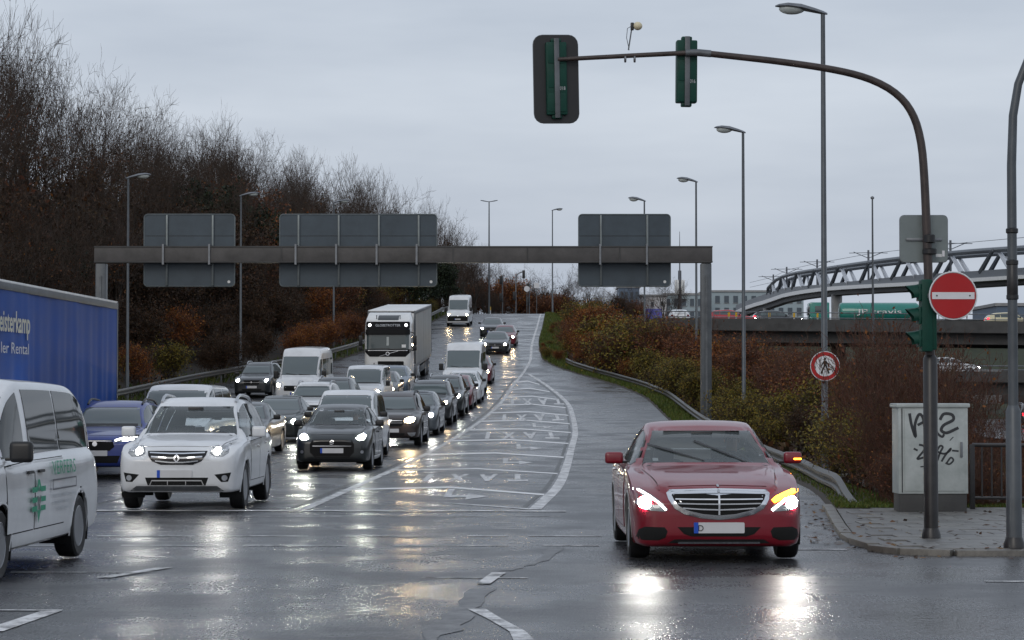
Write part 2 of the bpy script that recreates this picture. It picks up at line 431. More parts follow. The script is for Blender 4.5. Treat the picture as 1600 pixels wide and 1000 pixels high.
def text_geo(s, align='CENTER', bold=0.0):
    """outline text as vertices and faces, 1 unit high, centred on its width"""
    cu = bpy.data.curves.new('text', 'FONT'); cu.body = s; cu.align_x = align; cu.resolution_u = 3; cu.offset = bold
    o = bpy.data.objects.new('text', cu); C.objects.link(o)
    dg = bpy.context.evaluated_depsgraph_get(); dg.update()
    me = bpy.data.meshes.new_from_object(o.evaluated_get(dg))
    V = [tuple(v.co) for v in me.vertices]; F = [tuple(p.vertices) for p in me.polygons]
    bpy.data.objects.remove(o); bpy.data.curves.remove(cu); bpy.data.meshes.remove(me)
    return V, F

# ------------------------------------------------------------------ the lie of the land
def h_raw(y):
    y = np.asarray(y, float)
    a = np.where(y < 50, 0, .0004 * (y - 50) ** 2)
    a = np.where(y > 140, 3.24 + .073 * (y - 140), a)
    top = 9.08 + .073 * (y - 220) - .00125 * (y - 220) ** 2
    a = np.where(y > 220, top, a)
    a = np.where(y > 249, 9.08 + .073 * 29 - .00125 * 29 ** 2, a)
    return a
def h(y): return float(h_raw(y))
RE = tab((24, 3.9), (34, 4.75), (43, 5.5), (60, 5.9), (85, 6.15), (110, 6.5), (120, 6.0), (130, 4.7), (137, 3.5), (144, 2.5), (152, 1.95), (165, 1.95), (200, 2.65), (235, 3.4), (262, 3.8))
LE = tab((20, -20), (60, -19), (85, -17.9), (101, -17.3), (118, -16.4), (130, -14.6), (143, -11.9), (160, -9.8), (205, -7.0), (240, -5.6), (262, -5.2))
CL = tab((34.6, -3.15), (57, -2.6), (70, -2.15), (85, -1.5), (109, -.45), (125, .1), (136, .65), (150, 1.2), (165, 1.4), (200, 2.2), (235, 3.0))
IR = tab((34.6, .33), (43.4, .86), (55, 1.3), (68, 1.75), (82, 2.25), (95, 2.5), (104, 2.6), (112, 2.45), (120, 2.1), (127, 1.65), (136, .9))

def terrain_cols(y):
    """(x, z) across the place at distance y"""
    hr = h(y); l = float(LE(y)); r = float(RE(y)) if y >= 34 else 30.0
    if y < 34: l = -30.0
    lo = -.7 if y < 230 else -.7
    bank = min(1, max(0, (y - 36) / 20))
    cols = [(-160, hr + 9 * bank), (-90, hr + 8 * bank), (l - 34, hr + 7 * bank), (l - 22, hr + 5.6 * bank), (l - 14, hr + 4 * bank), (l - 8, hr + 2.1 * bank), (l - 4, hr + .75 * bank), (l - 2, hr + .15), (l - .6, hr + .02), (l + .3, hr - .3)]
    ra = r + 1.7
    if y < 34:
        right = [(r - .3, hr - .3), (r, hr - .3), (r + .8, hr - .28), (ra, hr - .3), (ra + 2, -.3), (ra + 5, -.35), (ra + 9, -.5), (ra + 16, lo), (60, lo), (120, lo), (260, lo)]
    else:
        f = lambda k: hr + (lo - hr) * k
        right = [(r - .3, hr - .3), (r + .02, hr + .045), (r + .7, hr + .03), (ra, hr - .28), (ra + 2, min(hr - .3, f(.2))), (ra + 5, f(.5)), (ra + 9, f(.85)), (ra + 14, lo), (60, lo), (120, lo), (260, lo)]
    return cols + right

def terrain_z(x, y):
    c = terrain_cols(y)
    return float(np.interp(x, [p[0] for p in c], [p[1] for p in c]))

def grid_mesh(name, rows, mat, smooth=True):
    n = len(rows[0]); V = [p for r_ in rows for p in r_]
    F = [(i * n + j, i * n + j + 1, (i + 1) * n + j + 1, (i + 1) * n + j) for i in range(len(rows) - 1) for j in range(n - 1)]
    return pyd_mesh(name, V, F, mat, smooth, 60)

ys = list(np.concatenate([np.arange(-30, 34, 8), [33.9, 34.0], np.arange(36, 270, 3.0), [280, 300, 340, 420, 560, 800, 1400]]))
rows = [[(x, y, z) for x, z in terrain_cols(float(y))] for y in ys]
tag(link('ground', grid_mesh('ground', rows, M['earth'])), kind='structure')

# carriageway: the junction, then the ramp that climbs away
rows = []
for y in list(np.arange(-12, 34.1, 1.5)) + [34.05] + list(np.arange(35, 263, 1.5)):
    y = float(y)
    l, r = (-45, 45) if y < 34.02 else (float(LE(y)) - .25, float(RE(y)))
    z = h(y)
    rows.append([(l + (r - l) * k / 24, y, z) for k in range(25)])
road = tag(link('road', grid_mesh('road', rows, M['asphalt'])), kind='structure')
# the plateau road at the top
rows = [[(x, y, h(262) - .006 + .0) for x in np.linspace(-40, 60, 12)] for y in np.linspace(262.2, 275, 4)]
tag(link('road', grid_mesh('road', rows, M['asphalt'])), kind='structure')

def road_strip(name, pts_l, pts_r, mat, up=.006, parent=road):
    """painted marking lying on the road between two edges given as (x, y) lists"""
    V = []; 
    for (a, b) in zip(pts_l, pts_r):
        V += [(a[0], a[1], h(a[1]) + up), (b[0], b[1], h(b[1]) + up)]
    F = [(2 * i, 2 * i + 1, 2 * i + 3, 2 * i + 2) for i in range(len(pts_l) - 1)]
    return link(name, pyd_mesh(name, V, F, mat, False), parent)

def line_along(name, fx, y0, y1, w, mat, step=2.0, up=.006, off=0.0):
    n = max(2, int((y1 - y0) / step) + 1); yy = np.linspace(y0, y1, n)
    return road_strip(name, [(float(fx(y)) + off - w / 2, float(y)) for y in yy], [(float(fx(y)) + off + w / 2, float(y)) for y in yy], mat, up)

def line_path(name, pts, w, mat, up=.006, n_sub=8):
    """strip of width w along y-thickness for lines that run across the road"""
    P = []
    for (a, b) in zip(pts[:-1], pts[1:]):
        for k in range(n_sub): P.append((a[0] + (b[0] - a[0]) * k / n_sub, a[1] + (b[1] - a[1]) * k / n_sub))
    P.append(pts[-1])
    return road_strip(name, [(x, y - w / 2) for x, y in P], [(x, y + w / 2) for x, y in P], mat, up)

# painted lines
line_along('edge_line', CL, 34.9, 232, .16, M['line'], off=0)
line_along('tar_seam', CL, 35.2, 130, .10, M['joint'], off=-.22, up=.004)
line_along('island_border', IR, 34.8, 135, .2, M['line'], off=0)
line_along('island_seam', IR, 34.9, 128, .08, M['joint'], off=-.2, up=.004)
# stop line and crossing lines
line_path('stop_line', [(-6.2, 34.45), (-3.2, 34.4), (-.4, 34.35), (.8, 34.25)], .34, M['line'], up=.0095)
for x0, x1 in ((-4.4, -2.4), (-1.95, -.35), (0.05, .7), (-8.2, -6.6)):
    line_path('guide_dash', [(x0, 32.9), (x1, 32.85)], .16, M['line_far'])
for yd, xs_ in ((28.35, ((-7.0, -5.6), (-5.1, -3.9), (-2.05, -.95), (-.55, -.05), (.2, 1.1), (-3.5, -2.5))), (26.6, ((-6.2, -5.0), (-4.5, -3.4), (-3.1, -1.9), (-1.35, -.05), (.35, 1.0), (-8.0, -6.9)))):
    for x0, x1 in xs_: line_path('crossing_dash', [(x0, yd), (x1, yd - .04)], .13, M['line'])
line_path('tram_cut', [(-.86, 21.95), (.15, 21.9)], .09, M['line_far'])
line_path('tram_cut', [(-4.9, 22.6), (-3.5, 22.6)], .09, M['line_far'])
road_strip('cross_mark', [(-.33, 21.2), (-.2, 22.5)], [(-.2, 21.2), (-.06, 22.5)], M['line'], up=.0095)
road_strip('cross_mark', [(-3.95, 21.9), (-3.55, 23.2)], [(-3.8, 21.9), (-3.4, 23.2)], M['line'], up=.0095)
road_strip('turn_line', [(.02, 16.2), (-.02, 17.0), (-.2, 18.0), (-.36, 18.75)], [(.18, 16.2), (.10, 17.0), (-.09, 18.0), (-.22, 18.8)], M['line'])
road_strip('turn_line', [(-3.92, 17.0), (-3.78, 18.6)], [(-3.74, 17.0), (-3.62, 18.6)], M['line'])
line_path('turn_line', [(-4.3, 18.65), (-3.62, 18.6)], .07, M['line'], up=.0095)
line_path('kerb_dash', [(3.15, 25.9), (3.75, 25.9)], .14, M['line'])
line_path('kerb_dash', [(4.4, 21.5), (5.1, 21.5)], .1, M['line_far'])
# old scraped-off marking, cracks and a repaired joint in the foreground
def ragged(name, pts, w, mat, up=.0045):
    r_ = random.Random(len(pts) * 7 + int(w * 1000)); A = []; B_ = []
    for (a, b) in zip(pts[:-1], pts[1:]):
        for k in range(7):
            t_ = k / 7; x = a[0] + (b[0] - a[0]) * t_; y = a[1] + (b[1] - a[1]) * t_
            q = w * r_.uniform(.35, 1.15); A.append((x - q / 2 + r_.uniform(-.2, .2) * w, y)); B_.append((x + q / 2 + r_.uniform(-.2, .2) * w, y + .01))
    return road_strip(name, A, B_, mat, up)
ragged('scraped_marking', [(-.62, 15.6), (-.42, 18.2), (-.26, 21.1)], .26, M['patch'])
ragged('scraped_marking', [(-.05, 22.8), (.32, 24.2), (.52, 26.6)], .16, M['patch'])
ragged('tar_joint', [(-6.6, 36), (-6.1, 50), (-5.3, 75), (-3.9, 112)], .06, M['joint'])
# bays across the island
bay = [41.5, 52.0, 63.0, 73.5, 82.5, 90, 97.5, 104.5, 112, 119.5, 126.5]
for y in bay:
    a = float(CL(y)) + .1; b = float(IR(y)) - .2; mid = a + (b - a) * .5
    line_path('bay_line', [(a, y + .6), (mid, y + 1.6), (b, y - 1.6)], .62 if y < 60 else .85, M['bay'])
line_path('bay_line', [(-1.1, 37.0), (.25, 35.0)], .3, M['line'])

def road_text(s, cx, cy, lx, ly, name='letter'):
    """painted lettering read by oncoming drivers, each letter a piece of its own"""
    n = len(s); 
    for i, ch in enumerate(s):
        V, F = text_geo(ch, bold=.045)
        xs = [v[0] for v in V]; zs = [v[1] for v in V]
        w = max(xs) - min(xs); hh = max(zs) - min(zs); x0 = min(xs); z0 = min(zs)
        X = cx + lx * ((n - 1) / 2 - i)
        bm = bmesh.new(); vs = [bm.verts.new((v[0], v[1], 0)) for v in V]
        for f in F:
            try: bm.faces.new([vs[k] for k in f])
            except ValueError: pass
        o_v = []
        sx = lx * .66 if ch != 'I' else lx * .2
        for v in bm.verts:
            u = (v.co.x - x0) / w - .5; t = (v.co.y - z0) / hh - .5
            x, y = X - u * sx, cy - t * ly
            v.co = (x, y, h(y) + .0065)
        me = bpy.data.meshes.new(name); bm.to_mesh(me); bm.free(); me.materials.append(M['line'])
        link(name, me, road)
def arrow(cx, cy, s):
    out = [(-.1, -1.6), (.1, -1.6), (.1, .2), (.55, .2), (.55, -.25), (1.15, .55), (.55, 1.35), (.55, .75), (-.1, .75)]
    V = [(cx + a * s, cy - b * s * 2.4, h(cy - b * s * 2.4) + .0065) for a, b in out]
    link('arrow', pyd_mesh('arrow', V, [tuple(range(len(V)))], M['line'], False), road)
for yt in (48, 78.5, 94, 108.5):
    c = float(CL(yt)) * .48 + float(IR(yt)) * .52
    road_text('TAXI', c, yt, .62 if yt < 60 else .72, 4.2 if yt < 60 else 5.6)
for yt in (58.5, 69, 86.5):
    arrow(float(CL(yt)) * .4 + float(IR(yt)) * .6, yt, .62)
arrow(-1.1, 40.0, .6)
# ------------------------------------------------------------------ vehicles
def inside(poly, P):
    """P (n,2) in polygon"""
    x, y = P[:, 0], P[:, 1]; r = np.zeros(len(P), bool); n = len(poly)
    for i in range(n):
        (x1, y1), (x2, y2) = poly[i], poly[(i + 1) % n]
        if y1 == y2: continue
        c = ((y1 > y) != (y2 > y)) & (x < (x2 - x1) * (y - y1) / (y2 - y1) + x1)
        r ^= c
    return r
def snap_to(poly, P, lim):
    """points of P nearer to the outline than lim are moved onto it"""
    best = np.full(len(P), 1e9); Q = P.copy()
    for i in range(len(poly)):
        a = np.array(poly[i]); b = np.array(poly[(i + 1) % len(poly)]); d = b - a
        L = (d * d).sum()
        if L < 1e-12: continue
        t = np.clip(((P - a) @ d) / L, 0, 1); q = a + t[:, None] * d
        e = np.linalg.norm(P - q, axis=1); k = e < best
        best[k] = e[k]; Q[k] = q[k]
    m = best < lim
    return np.where(m[:, None], Q, P), m

def circle(cx, cy, r, n=28, a0=0, a1=2 * math.pi):
    return [(cx + r * math.cos(a0 + (a1 - a0) * k / n), cy + r * math.sin(a0 + (a1 - a0) * k / n)) for k in range(n)]
def rect(x0, z0, x1, z1, r=0.0):
    if r <= 0: return [(x0, z0), (x1, z0), (x1, z1), (x0, z1)]
    o = []
    for cx, cy, a in ((x1 - r, z0 + r, -90), (x1 - r, z1 - r, 0), (x0 + r, z1 - r, 90), (x0 + r, z0 + r, 180)):
        for k in range(5):
            t = R(a + 90 * k / 4); o.append((cx + r * math.cos(t), cy + r * math.sin(t)))
    return o
def mirror(p): return [(-a, b) for a, b in p][::-1]

AX = {'F': ((0, 1, 0), lambda a, b: (a, -3, b)), 'B': ((0, -1, 0), lambda a, b: (a, 20, b)),
      'R': ((-1, 0, 0), lambda a, b: (3, a, b)), 'L': ((1, 0, 0), lambda a, b: (-3, a, b)), 'T': ((0, 0, -1), lambda a, b: (a, b, 6))}

class Body:
    """lofted car shell: stations along y (front 0), half rings mirrored; panels are cast onto it"""
    def __init__(s, T, nu=64, nv=34):
        s.T = T; Ln = T['L']
        u = np.linspace(0, 1, nu)
        y = Ln * (u - .055 * np.sin(2 * np.pi * u) * 1.35)
        y = np.unique(np.concatenate([[0, .012, .035, .07, .12], y[y > .16]]))
        y = np.minimum(y, Ln); s.y = y
        zt, zb, w, zs, wr = (T[k](y) for k in ('zt', 'zb', 'w', 'zs', 'wr'))
        zs = np.minimum(zs, zt - .012)
        ce = T.get('crown', .055)
        hgt = np.clip((zt - zs) / .3, 0, 1)
        inset = .03 + .045 * hgt
        K = []
        we = w - inset; wrr = np.minimum(wr, we - .02)
        rise = zt - zs
        crown = np.minimum(ce, rise * .5)
        K.append((0 * w, zb)); K.append((w * .86, zb)); K.append((w * .965, zb + .04 + 0 * w))
        K.append((w * .992, zb + .28 * (zs - zb))); K.append((w, zb + .62 * (zs - zb)))
        K.append((w - .012, zs - .07)); K.append((w - inset * .75, zs))
        K.append((we - .004, zs + rise * .06))
        bul = .012 * hgt
        K.append((we + (wrr - we) * .42 + bul, zs + (rise - crown) * .46))
        K.append((wrr + .012, zt - crown - .018)); K.append((wrr - .03, zt - crown * .62))
        K.append((wrr * .55, zt - crown * .12)); K.append((0 * w, zt))
        kx = np.array([k[0] for k in K]); kz = np.array([k[1] for k in K])
        kx = np.maximum(kx, 0)
        # chordal resampling of each ring, the same parameters for every ring
        tt = np.array([0, .10, .14, .25, .36, .42, .455, .475, .58, .68, .73, .87, 1.0])
        tv = np.linspace(0, 1, nv)
        tv = np.unique(np.concatenate([tv, [.10, .14, .455, .475, .68, .73]]))
        X = np.stack([pchip(tt, kx[:, i])(tv) for i in range(len(y))])
        Z = np.stack([pchip(tt, kz[:, i])(tv) for i in range(len(y))])
        nyy, nvv = X.shape
        V = []; 
        idx = np.zeros((2, nyy, nvv), int)
        for i in range(nyy):
            for j in range(nvv):
                idx[0, i, j] = len(V); V.append((X[i, j], y[i], Z[i, j]))
                if j in (0, nvv - 1): idx[1, i, j] = idx[0, i, j]
                else: idx[1, i, j] = len(V); V.append((-X[i, j], y[i], Z[i, j]))
        F = []
        for i in range(nyy - 1):
            for j in range(nvv - 1):
                a, b, c, d = idx[0, i, j], idx[0, i, j + 1], idx[0, i + 1, j + 1], idx[0, i + 1, j]
                F.append((a, d, c, b))
                a, b, c, d = idx[1, i, j], idx[1, i, j + 1], idx[1, i + 1, j + 1], idx[1, i + 1, j]
                F.append((a, b, c, d))
        for i, flip in ((0, False), (nyy - 1, True)):
            for j in range(nvv - 1):
                q = [idx[0, i, j], idx[0, i, j + 1], idx[1, i, j + 1], idx[1, i, j]]
                q = list(dict.fromkeys(q))
                if flip: q = q[::-1]
                if len(q) >= 3: F.append(tuple(q))
        s.V = np.array(V); s.F = F
        s.bvh = BVHTree.FromPolygons([tuple(v) for v in V], F)
    def edge_z(s, y):
        T = s.T; return float(T['zt'](y)) - float(min(T.get('crown', .055), (T['zt'](y) - T['zs'](y)) * .5))
    def cast(s, axis, a, b):
        d, f = AX[axis]
        hit = s.bvh.ray_cast(Vector(f(a, b)), Vector(d))
        if hit[0] is None:
            p = Vector(f(a, b)); q = {'F': (p.x, .3, p.z), 'B': (p.x, s.T['L'] - .3, p.z), 'R': (.7, p.y, p.z), 'L': (-.7, p.y, p.z), 'T': (p.x, p.y, 1)}[axis]
            return s.bvh.find_nearest(Vector(q))[0]
        return hit[0]
    def panel(s, out, axis, off=.004, depth=.012, res=.07, edge=None):
        """a sheet with thickness, shaped by an outline and following the shell"""
        bm = bmesh.new()
        n = len(out); pts = []
        for i in range(n):
            a = Vector(out[i]); b = Vector(out[(i + 1) % n]); k = max(1, int((b - a).length / res + .5))
            for q in range(k): pts.append(a + (b - a) * q / k)
        vs = [bm.verts.new((p.x, p.y, 0)) for p in pts]
        try: bm.faces.new(vs)
        except ValueError: pass
        xs = [p.x for p in pts]; zs = [p.y for p in pts]
        for ax, lo, hi in ((0, min(xs), max(xs)), (1, min(zs), max(zs))):
            m = int((hi - lo) / res)
            for k in range(1, m + 1):
                co = [0, 0, 0]; co[ax] = lo + (hi - lo) * k / (m + 1); no = [0, 0, 0]; no[ax] = 1
                bmesh.ops.bisect_plane(bm, geom=bm.verts[:] + bm.edges[:] + bm.faces[:], plane_co=co, plane_no=no, dist=1e-5)
        bm.verts.index_update()
        d = Vector(AX[axis][0])
        bnd = {v.index for e in bm.edges if len(e.link_faces) == 1 for v in e.verts}
        hits = [s.cast(axis, v.co.x, v.co.y) for v in bm.verts]
        e_off = off if edge is None else edge
        top = [hp - d * (e_off if i in bnd else off) for i, hp in enumerate(hits)]
        V = [tuple(p) for p in top]; F = []
        fl = axis in ('B', 'R')
        for f in bm.faces:
            q = [v.index for v in f.verts]; F.append(tuple(q))
        back = {}
        for i in bnd: back[i] = len(V); V.append(tuple(hits[i] + d * depth))
        for e in bm.edges:
            if len(e.link_faces) == 1:
                a, b = e.verts[0].index, e.verts[1].index
                F.append((a, b, back[b], back[a]))
        bm.free()
        b2 = bmesh.new(); vv = [b2.verts.new(v) for v in V]
        for f in F:
            try: b2.faces.new([vv[i] for i in f])
            except ValueError: pass
        bmesh.ops.recalc_face_normals(b2, faces=b2.faces)
        # the open sheet: make sure that the front looks outwards
        b2.faces.ensure_lookup_table()
        if len(b2.faces) and b2.faces[0].normal.dot(d) > 0: bmesh.ops.reverse_faces(b2, faces=b2.faces)
        b2.verts.index_update()
        V2 = [v.co.copy() for v in b2.verts]; F2 = [tuple(v.index for v in f.verts) for f in b2.faces]
        b2.free()
        return V2, F2
    def ring(s, cy, cz, r0, r1, axis, off=.01, a0=-20, a1=200, n=22, zmin=None):
        V = []; F = []; d = Vector(AX[axis][0])
        k = 0
        for i in range(n + 1):
            t = R(a0 + (a1 - a0) * i / n)
            for r, o_ in ((r0, -.03), (r0, off), (r1, off * .9), (r1 + .004, -.01)):
                yy, zz = cy + r * math.cos(t), cz + r * math.sin(t)
                rr = max(r, r0 + .01)
                hp = s.cast(axis, cy + rr * math.cos(t), max(cz + rr * math.sin(t), float(s.T['zb'](cy)) + .05))
                V.append((hp.x - d.x * o_, yy, zz))
            if i:
                for q in range(3):
                    F.append((k - 4 + q, k - 3 + q, k + 1 + q, k + q))
            k += 4
        return V, F
    def shell(s, cuts, arches, cell=.05):
        """body mesh with openings; cuts: (axis, outline)"""
        V = s.V.copy(); Fa = s.F
        keep = np.ones(len(Fa), bool)
        allc = [(ax, o) for ax, o in cuts]
        for (cy, cz, r) in arches:
            for ax in ('R', 'L'): allc.append((ax, circle(cy, cz, r, 36)))
        cent = np.array([V[list(f)].mean(0) for f in Fa])
        Lm = s.T['L'] / 2
        for ax, o in allc:
            if ax in ('F', 'B'):
                P = V[:, [0, 2]]; side = V[:, 1] < Lm if ax == 'F' else V[:, 1] > Lm
                gate = (V[:, 2] > s.T['zs'](V[:, 1]) - .08)
                fside = cent[:, 1] < Lm if ax == 'F' else cent[:, 1] > Lm; fg = cent[:, 2] > s.T['zs'](cent[:, 1]) - .06
                fc = cent[:, [0, 2]]
            else:
                P = V[:, [1, 2]]; sg = 1 if ax == 'R' else -1
                gate = V[:, 0] * sg > .42; side = True; fg = cent[:, 0] * sg > .45; fside = True; fc = cent[:, [1, 2]]
            Q, m = snap_to(o, P, cell * .5)
            m = m & gate & side
            if ax in ('F', 'B'): V[m, 0] = Q[m, 0]; V[m, 2] = Q[m, 1]
            else: V[m, 1] = Q[m, 0]; V[m, 2] = Q[m, 1]
        cent = np.array([V[list(f)].mean(0) for f in Fa])
        for ax, o in allc:
            if ax in ('F', 'B'):
                fside = cent[:, 1] < Lm if ax == 'F' else cent[:, 1] > Lm; fg = cent[:, 2] > s.T['zs'](cent[:, 1]) - .06; fc = cent[:, [0, 2]]
            else:
                sg = 1 if ax == 'R' else -1
                fg = cent[:, 0] * sg > .45; fside = True; fc = cent[:, [1, 2]]
            keep &= ~(inside(o, fc) & fg & fside)
        F = [f for f, k in zip(Fa, keep) if k]
        return V, F

def wheel_meshes(r, wdt, spokes=5, steel=False):
    hw = wdt / 2
    t = MB().lathe([(r * .63, -hw * .9), (r * .9, -hw), (r * .975, -hw * .82), (r, -hw * .45), (r, hw * .45), (r * .975, hw * .82), (r * .9, hw), (r * .63, hw * .9), (r * .63, -hw * .9)], 'x', 30)
    tm = t.mesh('wheel', M['tyre'], True, 0, 30)
    k = MB().lathe([(r * .66, hw * .9), (r * .62, hw * .93), (r * .58, hw * .72), (r * .55, -hw * .2), (0.001, -hw * .2)], 'x', 26)
    if steel:
        k.lathe([(r * .56, hw * .35), (r * .4, hw * .5), (r * .2, hw * .8), (.001, hw * .82)], 'x', 20)
    for i in range(0 if steel else spokes):
        a = 2 * math.pi * i / spokes
        rot = Matrix.Rotation(a, 3, 'X')
        k.box(rot @ Vector((hw * .62, 0, r * .34)), (hw * .25, r * (.14 if spokes < 8 else .09), r * .56), rot)
    k.lathe([(r * .14, hw * .5), (r * .13, hw * .82), (.001, hw * .85)], 'x', 12)
    km = k.mesh('rim', M['rim'], True, 0, 35)
    return tm, km

def mk(L, hw, cowl, roof, H, hood, noz, tail, belt, zbf=.2, wtop=.60, rear='hatch', rake=None, crown=.055, roofdrop=.05):
    """shape tables from a few measures. cowl/roof: (y, z) of the ends of the windscreen; hood: height just behind the nose; tail: (y, z) where the rear screen ends"""
    T = {'L': L, 'hw': hw, 'H': H, 'cowl': cowl, 'roof': roof, 'crown': crown}
    yr = L * .62 if rear == 'saloon' else L * .8
    pts = [(0, noz), (.012, noz + .03), (.035, noz + .055), (.1, noz + .105), (.28, hood), (cowl[0] * .65, (hood * .38 + cowl[1] * .62)), (cowl[0], cowl[1]), (cowl[0] + (roof[0] - cowl[0]) * .5, cowl[1] + (roof[1] - cowl[1]) * .54), (roof[0], roof[1]), (roof[0] + .45, H), (yr, H - roofdrop), (tail[0], tail[1])]
    if rear == 'saloon': pts += [(L - .12, tail[1] - .06), (L - .03, tail[1] - .16), (L, tail[1] - .24)]
    else: pts += [(L - .03, tail[1] - .3), (L, tail[1] - .45)] if rear == 'hatch' else [(L - .01, tail[1] - .3), (L, tail[1] - .7)]
    T['zt'] = tab(*pts)
    T['zb'] = tab((0, zbf + .12), (.035, zbf + .035), (.1, zbf), (.6, zbf - .01), (L - .6, zbf), (L - .1, zbf + .06), (L, zbf + .15))
    tw = (.985, .965, .93) if rear == 'van' else (.965, .9, .8)
    T['w'] = tab((0, hw * .70), (.012, hw * .76), (.035, hw * .82), (.12, hw * .91), (.3, hw * .965), (.7, hw), (L * .8, hw), (L - .3, hw * tw[0]), (L - .08, hw * tw[1]), (L, hw * tw[2]))
    bz = belt
    T['zs'] = tab((0, noz - .05), (.12, hood - .16), (.35, hood - .07), (cowl[0] * .8, bz[0] - .03), (cowl[0] + .2, bz[0]), (L * .75, bz[1]), (L - .35, bz[1]), (L, bz[1] - .35))
    T['wr'] = tab((0, hw * .5), (.3, hw * .7), (cowl[0] * .7, hw * .76), (cowl[0], hw * .80), (roof[0], hw * wtop / .9), (L * .6, hw * (wtop + .01) / .9), (tail[0], hw * (wtop + .02) / .9), (L, hw * .66))
    return T

def car_type(spec):
    """meshes of one kind of car as a list of (name, mesh, role, children)"""
    T = mk(**spec['shape']); B = Body(T, spec.get('nu', 64), spec.get('nv', 34))
    P = []
    L, hw = T['L'], T['hw']; cowl, roof = T['cowl'], T['roof']
    wr_, wz = spec['wheel_r'], spec.get('wheel_w', .22); ya, yb = spec['axles']
    def add(name, geo, mat, kids=(), smooth=True):
        P.append([name, pyd_mesh(name, geo[0], geo[1], mat if not isinstance(mat, str) else M[mat], smooth), mat == 'PAINT', [
            [k[0], pyd_mesh(k[0], k[1][0], k[1][1], M[k[2]], smooth), False] for k in kids]])
    M['PAINT'] = spec['paint']
    # --- glazing outlines
    yy = np.linspace(cowl[0] + .03, roof[0] + .0, 9)
    wl = [(float(T['wr'](y)) - .045 + .02 * (1 - k / 8), float(T['zt'](y)) - .035 - .02 * k / 8) for k, y in enumerate(yy)]
    zb_ = float(T['zt'](cowl[0])) - .0
    base = [(wl[0][0] - .02, zb_ + .005), (wl[0][0] * .5, zb_ + .012)]
    right = base[::-1] + wl
    screen = [(a, b) for a, b in right] + [(-a, b) for a, b in right[::-1]]
    wins = []
    for (a, b) in spec['windows']:
        ys_ = np.linspace(a, b, 12)
        bot = [(y, max(float(T['zs'](y)) + .035, 0)) for y in ys_]
        top = [(y, B.edge_z(y) - .045) for y in ys_]
        if spec.get('square'):
            top = [(y, min(z, spec['square'])) for y, z in top]
        ok = [i for i in range(12) if top[i][1] - bot[i][1] > .03]
        if len(ok) < 3: continue
        wins.append([bot[i] for i in ok] + [top[i] for i in ok[::-1]])
    rw = spec.get('rear_window')
    rear = None
    if rw:
        z0, z1, w0, w1 = rw
        rear = [(-w0, z0), (w0, z0), (w1, z1), (-w1, z1)]
    clear = spec.get('clear')
    cuts = []
    if clear:
        cuts = [('F', screen)] + [(ax, o) for o in wins for ax in ('R', 'L')] + ([('B', rear)] if rear else [])
    ar = wr_ + spec.get('arch_gap', .055)
    V, F = B.shell(cuts, [(ya, wr_, ar), (yb, wr_, ar)])
    body_kids = []
    add('body', (V, F), 'PAINT')
    g = spec.get('glass', 'glass'); gs = spec.get('side_glass', g)
    wk = []
    if spec.get('wipers'):
        for (x0, z0, x1, z1) in spec['wipers']:
            d = Vector((x1 - x0, z1 - z0)).normalized(); nrm = Vector((-d.y, d.x))
            a, b = Vector((x0, z0)), Vector((x1, z1))
            o = [a - nrm * .012, b - nrm * .006, b + nrm * .006, a + nrm * .012]
            wk.append(('wiper', B.panel([tuple(p) for p in o], 'F', .03, -.012, .12), 'black'))
    for st in spec.get('screen_stickers', ()):
        wk.append(('sticker', B.panel(rect(*st), 'F', .011, 0, .1), 'print_pale'))
    # black frame round the screen then the pane proud of it
    big = [(a * 1.03 + .0, b + (.012 if b > (zb_ + roof[1]) / 2 else -.01)) for a, b in screen]
    if not clear:
        add('windscreen_seal', B.panel(big, 'F', .003, .01, .12), 'black')
    add('windscreen', B.panel(screen, 'F', .008, .012, .10), g, wk)
    for o in wins:
        for ax in ('R', 'L'):
            add('side_window', B.panel(o, ax, .006, .012, .12), gs)
    if rear: add('rear_window', B.panel(rear, 'B', .006, .012, .14), g)
    # --- doors: dark gap below, painted leaf above
    for dr in spec.get('doors', ()):
        for ax in ('R', 'L'):
            sh = lambda o, e: o
            gap = [(p[0] + e[0], p[1] + e[1]) for p, e in zip(dr, spec['door_grow'])]
            hx, hz = spec['handles'][spec['doors'].index(dr)]
            add('door', B.panel(dr, ax, .007, .004, .16), 'PAINT', [('door_gap', B.panel(gap, ax, .0025, .01, .16), 'void'), ('handle', B.panel(rect(hx - .1, hz - .014, hx + .1, hz + .014, .012), ax, .035, -.01, .2), spec.get('handle_mat', 'black'))])
    # --- bonnet lid above a dark gap, black strip under the screen
    if spec.get('bonnet'):
        y0, y1, xa, xb = spec['bonnet']
        lid = [(-xa, y0 + .04), (-xa * .6, y0), (xa * .6, y0), (xa, y0 + .04), (xb, y1), (xb * .5, y1 + .03), (-xb * .5, y1 + .03), (-xb, y1)]
        gap = [(a * 1.004 + (.003 if a > 0 else -.003), b + (-.006 if b < (y0 + y1) / 2 else .0)) for a, b in lid]
        add('bonnet', B.panel(lid, 'T', .006, .004, .12), 'PAINT', [('bonnet_gap', B.panel(gap, 'T', .002, .008, .12), 'void')])
        add('cowl', B.panel([(-xb * .98, y1 + .012), (-xb * .5, y1 + .042), (xb * .5, y1 + .042), (xb * .98, y1 + .012), (xb * .98, y1 + .07), (-xb * .98, y1 + .07)], 'T', .006, .006, .12), 'black')
    # --- front furniture
    for it in spec['front']:
        kids = [(k[0], B.panel(k[1], 'F', k[3], k[4] if len(k) > 4 else .004, .06), k[2]) for k in it.get('kids', ())]
        add(it['name'], B.panel(it['o'], it.get('axis', 'F'), it.get('off', .006), it.get('depth', .012), it.get('res', .06), it.get('edge')), it['mat'], kids)
